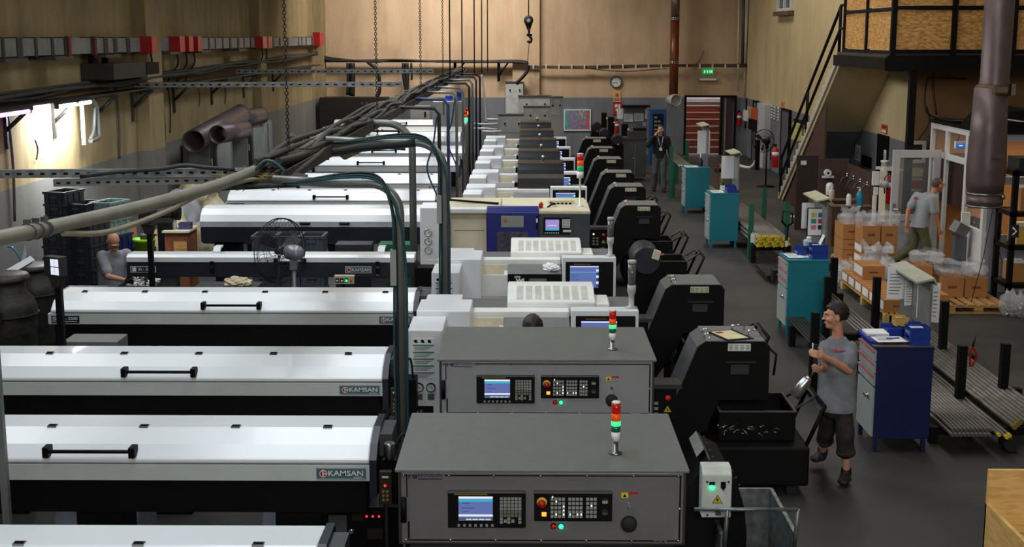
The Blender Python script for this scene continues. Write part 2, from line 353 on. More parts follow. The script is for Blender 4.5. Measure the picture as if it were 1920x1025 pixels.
for z0, z1 in ((MZ+.2, 4.6), (4.69, 5.5)): B().box(6.6, 6.62, 23.96, 27.45, z0, z1).build('board', [M['osb']], pp)
struct(B().box(6.93, 7.05, 23.82, 23.96, 0, MZ-.1).build('trim_8', [blk]))
# staircase along the right wall
sc = thing('staircase', 'concrete staircase with black railing rising to the platform', 'staircase', (7.2, 31, 0))
SY0, SZ0, SL = 33.95, 0.0, .64
n = 21; rise = (MZ+.1)/n; run = rise/SL
pts = [(SY0, 0)]
for i in range(n): pts += [(SY0-i*run, (i+1)*rise), (SY0-(i+1)*run, (i+1)*rise)]
ye = SY0-n*run
pts += [(ye, MZ-.12), (SY0-.35, -.0)]
B().prism(pts, 'x', 6.65, 7.79).build('flight', [mat('stair_tan', (206, 186, 146), .85, var=.06, scale=1.2)], sc)
fz = 2.0/(MZ-.12); ys_ = SY0-.35+(ye-SY0+.35)*fz
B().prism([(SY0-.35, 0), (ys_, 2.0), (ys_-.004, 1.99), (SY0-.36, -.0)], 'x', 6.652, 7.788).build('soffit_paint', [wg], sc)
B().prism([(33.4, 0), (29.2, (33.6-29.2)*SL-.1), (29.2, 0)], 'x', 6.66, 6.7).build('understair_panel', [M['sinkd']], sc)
p2 = [(y, z) for y, z in pts[:-2]]+[(ye, MZ-.02), (SY0-.12, 0)]
B().prism(p2, 'x', 6.6, 6.65).build('stringer', [mat('stair_edge', (190, 184, 166), .8, var=.08, scale=2)], sc)
B().box(6.6, 7.79, 27.4, ye+.02, MZ-.1, MZ+.1).build('landing', [mat('stair_edge', (190, 184, 166), .8)], sc)
rl = B()
q = lambda y, h: (6.62, y, max(0, (SY0-y)*SL)+h)
for h in (.98, .5): rl.tube([q(SY0-.1, h), q(ye, h)], .034, 6); rl.tube([q(ye, h), (6.62, 27.45, MZ+.1+h)], .03, 6)
for y in (SY0-.15, SY0-3, ye+.05, 27.5): z = (SY0-y)*SL if y > ye else MZ+.1; rl.tube([(6.62, y, z), (6.62, y, z+.98)], .035, 6)
lab(rl.build('railing', [blk], sc), 'black steel stair railing')
# glazed office below the platform
b = B()
OX = 7.5
b.box(OX, OX+.06, 21.3, 21.42, 0, 2.6); b.box(OX, OX+.06, 22.25, 22.37, 0, 2.6); b.box(OX, OX+.06, 23.36, 23.46, 0, 2.6); b.box(OX, OX+.06, 24.2, 24.32, 0, 2.6)
for z in (2.05, 2.55): b.box(OX, OX+.06, 21.3, 24.32, z-.05, z+.05)
b.box(OX+.005, OX+.055, 21.35, 22.3, .0, .95); b.box(OX, OX+.07, 21.3, 22.37, .92, 1.0)
struct(b.build('wall_office', [M['upvc']]))
b = B(); b.box(OX+.02, OX+.03, 21.42, 22.25, 1.0, 2.0); b.box(OX+.02, OX+.03, 21.42, 24.2, 2.1, 2.5); struct(b.build('window_2', [M['glass']]))
b = B(); b.box(OX+.06, 12, 21.3, 21.4, 0, .95, 0)
b.box(OX+.06, 7.74, 21.3, 21.4, .95, 2.6, 0); b.box(7.74, 12, 21.3, 21.4, 2.48, 2.6, 0); b.box(7.74, 12, 21.3, 21.4, 1.78, 1.9, 0); b.box(8.85, 9.0, 21.3, 21.4, .95, 2.5, 0)
struct(b.build('wall_office_front', [mat('office_panel', (150, 154, 166), .6, var=.04)]))
b = B(); b.box(7.74, 8.85, 21.34, 21.36, 1.9, 2.48); b.box(7.74, 8.85, 21.34, 21.36, .95, 1.78); struct(b.build('window_3', [M['glass']]))
struct(B().box(OX-.02, 12, 21.25, 24.4, 2.6, 2.66).build('ceiling_office', [M['black']]))
struct(B().box(OX+.1, 12, 24.25, 24.35, 0, 2.6).build('wall_office_back', [mat('office_inside', (206, 150, 84), .8, var=.05)]))
struct(B().box(10.2, 10.3, 21.4, 24.3, 0, 2.6).build('wall_office_side', [mat('office_inside', (206, 150, 84), .8)]))
for i, x in enumerate((7.75, 8.3)):
    pass
# open white glazed door of the office
dr = B(); dx0, dx1, dy = 6.58, 7.44, 23.42
dr.box(dx0, dx0+.13, dy, dy+.06, .03, 2.16); dr.box(dx1-.13, dx1, dy, dy+.06, .03, 2.16); dr.box(dx0+.13, dx1-.13, dy, dy+.06, 2.02, 2.16)
dr.box(dx0+.13, dx1-.13, dy, dy+.06, .03, .16); dr.box(dx0+.13, dx1-.13, dy, dy+.06, .88, 1.0); dr.box(dx0+.13, dx1-.13, dy+.02, dy+.04, .16, .88)
d4 = struct(dr.build('door_5', [mat('door_frame_grey', (186, 186, 190), .45, var=.03)], bevel=.008))
B().box(dx0+.13, dx1-.13, dy+.025, dy+.035, 1.0, 2.02).build('pane', [M['glass']], d4)
h = B(); h.box(dx0+.03, dx0+.09, dy-.015, dy, .98, 1.2); h.tube([(dx0+.06, dy-.05, 1.1), (dx0+.2, dy-.05, 1.1)], .012, 6); h.tube([(dx0+.06, dy, 1.1), (dx0+.06, dy-.05, 1.1)], .012, 6)
h.build('handle', [M['chrome']], d4)
# ================================================================== BAR FEEDERS
def plate(b_mats, parent, name, x0, x1, z0, z1, y, parts, base):
    pass
def feeder(Y, xl, xr, label, hinges=True, brand=True, model='42 - 3200', D=.62, dz=0., pusher=True, z0=1.10, handle=True):
    t = thing('bar_feeder', label, 'bar feeder', ((xl+xr)/2, Y+D/2, 0), 'white bar feeders lined up along the hall')
    z = z0
    B().prism([(Y, z+.155), (Y+.10, z+.235+dz), (Y+.30, z+.30+dz), (Y+D, z+.295+dz), (Y+D, z+.125), (Y, z+.125)], 'x', xl+.03, xr-.02).build('lid', [M['lid']], t, bevel=.012)
    lid = list(t.children)[-1]
    B().box(xl, xr, Y+.002, Y+D-.01, z, z+.118).build('side_panel', [M['panel']], t, bevel=.004)
    b = B(); b.box(xl+.06, xr-.05, Y+.03, Y+D-.04, z-.24, z); b.build('bed', [M['black']], t)
    for x in (xl+.5, (xl+xr)/2, xr-.55):
        b = B(); b.box(x-.16, x+.16, Y+.12, Y+D-.15, .03, z-.24); b.box(x-.22, x+.22, Y+.06, Y+D-.06, 0, .04); b.build('leg', [M['black']], t)
    B().prism([(Y-.005, z-.12), (Y-.005, z+.155), (Y+.10, z+.245+dz), (Y+.30, z+.31+dz), (Y+D+.01, z+.305+dz), (Y+D+.01, z-.12)], 'x', xr-.02, xr+.03).build('end_plate', [M['dgrey'] if False else M['navyb']], t)
    if handle:
        xm = (xl+xr)/2; b = B()
        zz = z+.215+dz*.6; yy = Y-.015
        for x in (xm-.3, xm+.3): b.box(x-.022, x+.022, Y-.03, Y+.07, zz-.045, zz+.03)
        b.tube([(xm-.3, yy, zz), (xm+.3, yy, zz)], .014, 8); b.build('handle', [M['black']], lid, bevel=.006)
    if hinges:
        k = int((xr-xl)/.66)
        for i in range(k+1):
            x = xr-.35-i*.66
            if x < xl+.15: break
            b = B(); b.box(x-.032, x+.032, Y+.285, Y+.335, z+.296+dz, z+.308+dz); b.box(x-.025, x+.025, Y+.305, Y+.318, z+.306+dz, z+.314+dz, 1); b.build('hinge', [M['chrome'], M['black']], lid)
    if brand:
        x1 = xr-.045; x0 = x1-.345; b = B(); y = Y-.001
        b.box(x0, x1, y-.004, y, z+.016, z+.098, 0); b.box(x0+.004, x1-.004, y-.005, y-.003, z+.019, z+.0205, 1); b.box(x0+.004, x1-.004, y-.005, y-.003, z+.0935, z+.095, 1)
        cx = x0+.048; cz = z+.058
        b.lathe([(.027, 0), (.027, -.003)], (cx, y-.004, cz), 'y', 20, 1); b.lathe([(.021, 0), (.021, -.002)], (cx, y-.007, cz), 'y', 20, 2)
        b.box(cx-.005, cx+.003, y-.011, y-.009, cz-.02, cz+.02, 1); b.box(cx, cx+.02, y-.011, y-.009, cz-.004, cz+.003, 1)
        b.text('KAMSAN', x0+.083, y-.004, z+.042, .038, .243, 1, .012); b.text('BURSA', x1-.085, y-.004, z+.024, .011, .06, 1, .0)
        lab(b.build('brand_plate', [M['plateg'], M['lid'], M['red']], t), 'slate plate with white lettering')
    if model:
        x0 = xl+.04; b = B(); y = Y-.001; b.box(x0, x0+.30, y-.004, y, z+.016, z+.095, 0)
        b.box(x0+.015, x0+.068, y-.006, y-.003, z+.028, z+.083, 1); b.box(x0+.022, x0+.061, y-.007, y-.005, z+.035, z+.076, 0)
        b.lathe([(.012, 0), (.012, -.002)], (x0+.0415, y-.007, z+.056), 'y', 12, 1); b.box(x0+.035, x0+.046, y-.0105, y-.009, z+.052, z+.06, 0)
        b.text(model, x0+.082, y-.004, z+.05, .032, .2, 1, .02); b.box(x0+.11, x0+.27, y-.006, y-.004, z+.03, z+.036, 1)
        lab(b.build('model_plate', [M['navyb'], M['lid']], t), 'dark plate with white numerals')
    if pusher:
        b = B(); b.box(xr+.03, xr+.26, Y+.1, Y+.5, z-.2, z+.12, 0); b.box(xr+.03, xr+.12, Y+.2, Y+.55, z+.12, z+.28, 1); b.build('pusher_block', [M['black'], M['dgrey']], t)
        b = B(); cx = xr+.11; cy_ = Y+.12
        b.lathe([(.038, 0), (.042, .02), (.042, .11), (.036, .125)], (cx, cy_, z+.12), 'z', 14, 0); b.box(cx-.045, cx+.045, cy_-.02, cy_+.02, z+.11, z+.135, 0); b.build('cylinder', [M['steel']], t)
        b = B(); x0 = xr+.05; b.box(x0, x0+.085, Y-.03, Y+.02, z-.16, z+.08, 0); b.box(x0+.02, x0+.065, Y-.034, Y-.03, z+.035, z+.05, 1)
        pd = b.build('pendant', [mat('pendant_brown', (44, 34, 26), .5), M['lid']], t, bevel=.004)
        b = B()
        for i in range(2):
            for j in range(3): b.box(x0+.02+i*.027, x0+.036+i*.027, Y-.036, Y-.03, z-.13+j*.03, z-.113+j*.03)
        b.build('keys', [mat('key_amber', (150, 130, 70), .5)], pd)
        B().lathe([(.008, 0), (.006, -.006)], (x0+.04, Y-.03, z-.02), 'y', 10).build('led', [M['led_r']], pd)
        b = B(); b.tube(spline([(xr+.09, Y+.02, z-.16), (xr+.1, Y-.02, z-.5), (xr+.14, Y+.05, z-.9), (xr+.2, Y+.2, .02)]), .014, 6); b.tube(spline([(xr+.2, Y+.3, z-.1), (xr+.22, Y+.25, z-.5), (xr+.2, Y+.3, .05)]), .02, 6)
        b.tube(spline([(cx+.03, cy_, z+.2), (cx+.1, cy_+.02, z+.3), (cx+.12, cy_+.1, z+.05)]), .009, 6)
        b.build('hose', [M['cable']], t)
    return t
feeder(6.49, -5.0, -1.115, 'white bar feeder nearest the camera, only its top showing')
feeder(8.70, -5.0, -1.06, 'second white bar feeder from the front, beside the nearest control cabinet')
feeder(10.89, -5.1, -1.205, 'third white bar feeder from the front, with a long black handle')
feeder(13.72, -5.14, -1.175, 'fourth white bar feeder, its left end beside the dark drums')
feeder(23.38, -5.41, -1.6, 'rounded white bar feeder second behind the pedestal fan', pusher=False, brand=False)
feeder(26.2, -5.43, -1.55, 'white bar feeder third behind the pedestal fan', brand=True, model='51 - 3200', pusher=False)
feeder(29.9, -5.55, -1.53, 'white bar feeder fourth behind the pedestal fan', hinges=False, pusher=False, brand=False)
feeder(33.1, -5.6, -1.55, 'white bar feeder fifth behind the pedestal fan, before the big rounded housing', hinges=False, pusher=False, brand=False, model=None)
feeder(40.3, -6.3, -1.9, 'white bar feeder just behind the big rounded housing', hinges=False, pusher=False, brand=False, model=None)
feeder(43.9, -6.45, -2.1, 'farthest white bar feeder, in front of the black cabinet', hinges=False, pusher=False, brand=False, model=None)
# big rounded housing
t = thing('bar_feeder', 'big rounded white feeder housing far down the hall', 'bar feeder', (-3.9, 36.9, 0), 'white bar feeders lined up along the hall')
Y, xl, xr = 36.5, -5.95, -1.8
B().prism([(Y+.1, 1.02), (Y, 1.1), (Y-.03, 1.28), (Y+.06, 1.42), (Y+.3, 1.52), (Y+.75, 1.52), (Y+.75, 1.02)], 'x', xl, xr).build('housing', [M['lid']], t, bevel=.02)
b = B(); b.box(xl+.1, xr-.1, Y+.15, Y+.7, 0, 1.02); b.build('bed', [M['black']], t)
b = B(); xm = -3.95
for x in (xm-.42, xm+.42): b.box(x-.03, x+.03, Y+.05, Y+.2, 1.5, 1.56)
b.tube([(xm-.42, Y+.07, 1.56), (xm+.42, Y+.07, 1.56)], .025, 6); b.build('handle', [M['black']], t)
# dark beamed loader with a narrow white lid (behind the fan)
Y, xl, xr = 16.66, -5.17, -1.43
t = thing('bar_feeder', 'slim bar feeder with dark beam and narrow white lid behind the fan', 'bar feeder', (-3.3, 16.8, 0), 'white bar feeders lined up along the hall')
B().box(xl, xr, Y, Y+.3, 1.08, 1.275).build('beam', [M['navyb']], t, bevel=.006)
B().prism([(Y-.01, 1.275), (Y-.01, 1.34), (Y+.05, 1.37), (Y+.3, 1.37), (Y+.3, 1.275)], 'x', xl, xr).build('lid', [M['lid']], t, bevel=.006)
for x in (-4.65, -1.9, -3.3): b = B(); b.box(x-.1, x+.1, Y+.05, Y+.25, 0, 1.08); b.build('leg', [M['dgrey']], t)
for x in (-3.98, -1.83):
    b = B(); b.prism([(Y+.12, 1.37), (Y+.12, 1.40), (Y+.2, 1.45), (Y+.34, 1.45), (Y+.34, 1.43), (Y+.2, 1.42), (Y+.16, 1.37)], 'x', x-.09, x+.0); b.build('clip', [M['lid']], t)
    b = B(); b.box(x-.1, x-.05, Y-.03, Y, 1.12, 1.29, 0); b.box(x-.095, x-.055, Y-.036, Y-.03, 1.2, 1.235, 1); b.box(x-.095, x-.055, Y-.036, Y-.03, 1.1, 1.13, 1); b.build('latch', [M['black'], M['chrome']], t)
b = B()
for x in (-3.22, -2.86): b.box(x-.03, x+.03, Y-.05, Y, 1.27, 1.33, 0)
b.tube([(-3.22, Y-.03, 1.3), (-2.86, Y-.03, 1.3)], .018, 8, 1); b.build('handle', [M['black'], M['lid']], t)
b = B(); x0, x1 = -2.33, -1.99; y = Y-.002; b.box(x0, x1, y-.006, y, 1.135, 1.225, 1); b.box(x0+.008, x1-.008, y-.008, y-.005, 1.142, 1.218, 0)
b.lathe([(.03, 0), (.03, -.003)], (x0+.05, y-.008, 1.18), 'y', 18, 1); b.lathe([(.02, 0), (.02, -.002)], (x0+.05, y-.011, 1.18), 'y', 18, 2); b.text('KAMSAN', x0+.09, y-.008, 1.16, .042, .235, 1, .012)
b.build('brand_plate', [M['plateg'], M['lid'], M['red']], t)
b = B(); x0 = xl+.05; b.box(x0, x0+.33, y-.006, y, 1.14, 1.22, 1); b.box(x0+.01, x0+.32, y-.008, y-.004, 1.148, 1.212, 0); b.box(x0+.025, x0+.075, y-.01, y-.007, 1.155, 1.205, 1); b.text('32 - 3200', x0+.1, y-.008, 1.165, .034, .2, 1, .02)
b.build('model_plate', [M['navyb'], M['lid']], t)
B().box(xr, xr+.35, Y+.02, Y+.3, .95, 1.2).build('pusher_block', [M['black']], t)
# fifth: rounded lid over a deep navy trough
Y, xl, xr = 21.0, -5.33, -1.68
t = thing('bar_feeder', 'rounded white bar feeder over navy trough, just behind the fan', 'bar feeder', (-3.5, 21.3, 0), 'white bar feeders lined up along the hall')
l5 = B().prism([(Y, 1.11), (Y, 1.20), (Y+.06, 1.30), (Y+.2, 1.385), (Y+.38, 1.41), (Y+.62, 1.40), (Y+.62, 1.11)], 'x', xl+.04, xr).build('lid', [M['lid']], t, bevel=.012)
B().box(xl+.04, xr, Y-.006, Y+.01, 1.11, 1.195).build('lid_lip', [mat('lip_grey', (176, 184, 196), .4)], t)
B().prism([(Y+.02, .86), (Y+.0, 1.1), (Y+.6, 1.1), (Y+.6, .8), (Y+.2, .8)], 'x', xl+.05, xr).build('trough', [M['navyb']], t)
for x in (-4.9, -3.5, -2.1): B().box(x-.2, x+.2, Y+.15, Y+.5, 0, .8).build('leg', [M['black']], t)
for px in (572, 646): x = PY(px, 416, Y).x; b = B(); b.tube([(x-.07, Y-.01, 1.17), (x-.06, Y-.04, 1.17), (x+.06, Y-.04, 1.17), (x+.07, Y-.01, 1.17)], .022, 8); b.build('handle', [M['black']], l5)
# screens on posts at the feeders' free ends
def post_screen(x, Y, label, scrm, lit=False, h=2.1, base=0.):
    t = thing('screen_post', label, 'control screen', (x, Y, base), 'small screens on posts by the feeders')
    b = B(); b.box(x-.03, x+.03, Y-.03, Y+.03, 0, h-.22); b.box(x-.15, x+.15, Y-.15, Y+.15, 0, .015); b.build('post', [M['black']], t)
    b = B(Matrix.Translation((x, Y, 0)) @ Matrix.Rotation(-.5, 4, 'Z'))
    b.box(-.13, .08, -.05, .05, h-.19, h, 0); b.prism([(-.1, h-.19), (.06, h-.19), (.03, h-.3), (-.05, h-.3)], 'y', -.04, .04, 0)
    hs = b.build('housing', [M['retdark']], t, bevel=.008)
    if scrm:
        b = B(Matrix.Translation((x, Y, 0)) @ Matrix.Rotation(-.5, 4, 'Z'))
        for i in range(2):
            for j in range(2): b.box(-.03+i*.055, .015+i*.055, -.056, -.05, h-.17+j*.08, h-.1+j*.08)
        b.build('screen', [scrm], hs)
    return t
xq = PY(10, 920, 7.6).x; tag(B().box(xq-.022, xq+.022, 7.58, 7.62, 0, 2.3).box(xq-.12, xq+.12, 7.5, 7.7, 0, .015).build('steel_post', [M['pipe']]), 'grey steel post before the nearest feeders, cut by the left frame edge', 'post')
post_screen(PY(112, 570, 12.2).x, 12.2, 'post screen lit with four white squares beside the dark drums', M['scrw'])
post_screen(PY(281, 440, 15.6).x, 15.6, 'dark unlit screen post in front of the lime green bucket', None)
post_screen(-4.35, 24.9, 'small post screen in front of the pale lockers', M['paper'])
post_screen(-4.6, 28.3, 'small post screen below the brown leaning ducts, second before the lockers', M['paper'])
post_screen(-4.55, 30.6, 'small post screen glowing orange', M['led_o'] if False else emi('screen_orange', (255, 130, 60), 1.2))
post_screen(-4.55, 34.4, 'farthest small post screen, in front of the black cabinet', emi('screen_peach', (255, 190, 150), .9))
# ================================================================== CONTROL CABINETS
def tower(parent, x, y, z, k=.8, lit=True):
    r = .027
    t = B(); t.lathe([(.040, 0), (.040, .010), (.016, .016), (.016, .1*k)], (x, y, z), 'z', 18, 0); t.lathe([(r*.95, .1*k), (r*.95, .17*k)], (x, y, z), 'z', 18, 1)
    tw = t.build('signal_tower', [M['steel'], M['offw']], parent)
    seg = (('green_lens', .17, .215, M['lens_g']), ('green_lens', .215, .245, M['lens_gl'] if lit else M['lens_g']), ('amber_lens', .25, .305, M['lens_o']), ('red_lens', .31, .385, M['lens_r']))
    for nm, a, c_, mm in seg: B().lathe([(r, a*k), (r, c_*k)], (x, y, z), 'z', 18).build(nm, [mm], tw)
    B().lathe([(r, .385*k), (r*.9, .395*k), (.0, .4*k)], (x, y, z), 'z', 18).build('tower_cap', [M['offw']], tw)
    return tw
def control_cabinet(dx, Y0, label, tpx, facemat, model):
    """front face on Y0; every fitting is laid out in metres on the face"""
    o = lambda px, py: PY(px, py, 7.07)-Vector((0, 7.07, 0))+Vector((dx, Y0, 0))      # layout read off the nearest cabinet
    X = lambda px: o(px, 900).x
    Z = lambda py: o(1000, py).z
    x0, x1, D = X(743), X(1290), 1.1
    t = thing('control_cabinet', label, 'machine control cabinet', ((x0+x1)/2, Y0+D/2, 0), 'grey machine control cabinets')
    zt = Z(879)
    b = B(); b.box(x0+.01, x1-.01, Y0, Y0+D, Z(1020), zt-.012, 0); b.box(x0+.06, x1-.06, Y0+.12, Y0+D, 0, Z(1020), 0); b.build('body', [M['retdark']], t)
    B().box(x0-.005, x1+.005, Y0-.03, Y0+D, zt-.014, zt+.006).build('top_cover', [M['rettop']], t, bevel=.006)
    fp = B().box(X(752), X(1282), Y0-.012, Y0+.002, Z(1017), Z(884)).build('front_panel', [facemat], t, bevel=.006)
    ln = B(); y = Y0-.0125
    for a, c_, d, e in ((834, 1236, 889, 891), (756, 765, 889, 891), (1274, 1277, 889, 1010), (762, 764, 889, 930), (764, 767, 976, 1008), (764, 1228, 1010, 1012), (1252, 1276, 1010, 1012)): ln.box(X(a), X(c_), y-.002, y, Z(e), Z(d))
    ln.box(X(1236), X(1277), y-.002, y, Z(891), Z(889)); ln.build('groove', [M['black']], fp)
    for px, py in ((757, 890), (842, 890), (926, 890), (1013, 890), (1100, 890), (1187, 890), (1271, 890), (1275, 951), (1274, 1011), (760, 1011), (844, 1011), (929, 1011), (1015, 1011), (1100, 1011), (1186, 1011)):
        B().lathe([(.009, 0), (.008, -.005), (.004, -.008)], (X(px), y, Z(py)), 'y', 10).build('bolt', [M['chrome']], fp)
    B().tube([(X(757), Y0-.03, Z(975)), (X(757), Y0-.03, Z(930))], .017, 10).build('hinge', [M['black']], fp)
    b = B(); b.text('r', X(766), y, Z(896), .022, None, 0, .05); b.text('ts', X(773), y, Z(896), .028, .03, 0, .05); b.text('RETOSAN', X(784), y, Z(893), .02, X(829)-X(784), 0, .01); b.box(X(784), X(829), y-.002, y, Z(897.4), Z(896))
    b.build('maker_lettering', [mat('ink_navy', (28, 30, 60), .5)], fp)
    if model: B().text(model, X(1231), y, Z(1014), .013, X(1248)-X(1231), 0, .03).build('model_lettering', [M['black']], fp)
    # screen unit
    su = B().box(X(840), X(986), Y0-.03, Y0-.01, Z(986), Z(918)).box(X(840), X(986), Y0-.05, Y0-.01, Z(920), Z(917), 1).build('screen_unit', [M['black'], M['dgrey']], t, bevel=.003)
    ys = Y0-.031
    b = B(); b.box(X(860), X(924), ys-.002, ys, Z(972), Z(927), 0)
    for a, c_, d, e, m_ in ((860, 924, 927, 931, 1), (860, 924, 932.5, 936.5, 2), (860, 924, 960.5, 964, 1), (860, 924, 966, 971, 3), (868, 880, 939, 940, 4), (866, 890, 948, 949, 4), (868, 878, 955, 956, 4)): b.box(X(a), X(c_), ys-.004, ys-.002, Z(e), Z(d), m_)
    for i in range(4): b.box(X(874+i*12), X(884+i*12), ys-.006, ys-.003, Z(970), Z(968.5), 1)
    lab(b.build('screen', [M['scr'], M['scrw'], M['scrc'], mat('screen_foot', (120, 130, 160), .4), M['scrd']], su), 'lit blue and white screen')
    B().box(X(852), X(914), ys-.003, ys, Z(924), Z(921.5)).build('maker_strip', [mat('strip_ochre', (150, 120, 30), .5)], su)
    b = B()
    for i in range(7): b.box(X(858+i*10.5), X(862.6+i*10.5), ys-.006, ys, Z(983), Z(978.5))
    b.build('soft_keys', [M['locker']], su)
    b = B()
    for i in range(6):
        for j in range(8):
            if j >= 6 and i in (1, 3, 4): continue
            m_ = 1 if j in (4, 5) else 0
            b.box(X(937.5+i*6.9), X(943+i*6.9), ys-.006, ys, Z(933+j*6.3), Z(928+j*6.3), m_)
    b.box(X(945), X(950.5), ys-.006, ys, Z(975), Z(969.5)); b.box(X(959), X(964.5), ys-.006, ys, Z(975), Z(969.5))
    b.build('keypad', [M['locker'], mat('key_dim', (118, 116, 104), .5)], su)
    # operator panel
    op = B().box(X(1002), X(1148), Y0-.03, Y0-.01, Z(973), Z(918)).box(X(1002), X(1148), Y0-.05, Y0-.01, Z(920), Z(917), 1).build('operator_panel', [M['black'], M['dgrey']], t, bevel=.003)
    b = B(); c = (X(1016), Y0-.03, Z(937)); b.lathe([(.029, 0), (.029, -.008), (.022, -.01)], c, 'y', 22, 1); b.lathe([(.016, -.008), (.016, -.03), (.023, -.032), (.02, -.048), (0, -.052)], c, 'y', 22, 0); b.build('emergency_stop', [M['red'], M['yellow']], op)
    B().box(X(1016), X(1024.5), ys-.008, ys, Z(963), Z(956)).build('lit_switch', [M['led_o']], op)
    b = B()
    for g, nx in ((1032.5, 4), (1065.5, 4), (1099, 3)):
        for i in range(nx):
            for j in range(5): b.box(X(g+i*7.1), X(g+5.4+i*7.1), ys-.005, ys, Z(934+j*8), Z(928.5+j*8))
    b.build('key_block', [M['locker']], op)
    b = B()
    for px, py in ((1036, 927), (1043, 935.5), (1057, 944.5), (1057, 952), (1043, 959.5), (1057, 959.5), (1069, 959.5), (1083, 959.5), (1090, 959.5), (1109, 943.5)): b.box(X(px-.9), X(px+.9), ys-.006, ys-.004, Z(py+1), Z(py-1))
    b.build('key_leds', [M['led_w']], op)
    for py, mm in ((935, M['locker']), (956, M['dgrey'])):
        b = B(); b.lathe([(.022, 0), (.022, -.006), (.017, -.008)], (X(1134), ys, Z(py)), 'y', 18, 0); b.box(X(1134)-.015, X(1134)+.015, ys-.022, ys-.004, Z(py)-.006, Z(py)+.006, 1); b.build('dial', [M['rubber'], mm], op)
    for px, mm, nm in ((1038, M['lens_r'], 'red_button'), (1052.5, M['led_g'], 'green_button')):
        b = B(); b.lathe([(.018, 0), (.018, -.006)], (X(px), Y0-.012, Z(984)), 'y', 18, 1); b.lathe([(.014, -.006), (.013, -.016), (0, -.018)], (X(px), Y0-.012, Z(984)), 'y', 18, 0); b.build(nm, [mm, M['black']], t)
    b = B(); b.box(X(1165), X(1178), y-.002, y, Z(931), Z(921), 0); b.box(X(1165), X(1197), y-.0015, y, Z(932), Z(918), 3); b.box(X(1180), X(1197), y-.003, y, Z(923.5), Z(919.5), 1)
    b.prism([(X(1168), Z(929)), (X(1175), Z(929)), (X(1171.5), Z(923))], 'y', y-.004, y-.002, 2); b.build('warning_sticker', [M['yellow'], M['red'], M['black'], facemat], fp)
    b = B(); c = (X(1180), Y0-.012, Z(947)); b.lathe([(.009, 0), (.009, -.012)], c, 'y', 12); b.box(c[0]-.004, c[0]+.004, c[1]-.035, c[1]-.01, c[2]-.004, c[2]+.012); b.build('key_lock', [M['chrome']], t)
    c = (X(1180), Y0-.012, Z(977)); b = B(); b.lathe([(.042, 0), (.046, -.02), (.042, -.045), (.015, -.05), (0, -.05)], c, 'y', 26, 0); b.build('handwheel', [M['rubber']], t, bevel=.003)
    tp = PZ(*tpx, zt+.006); tower(t, tp.x, tp.y, zt+.006)
    return t
control_cabinet(0, 7.07, 'nearest grey control cabinet with lit screen and signal tower', (1154, 850), mat('face_brown_grey', (112, 110, 112), .42, metal=.2, var=.05, scale=10), 'RTC 46')
control_cabinet(.068, 9.63, 'second grey control cabinet, lighter faced, right behind the nearest one', (1148, 655), M['retface'], None)
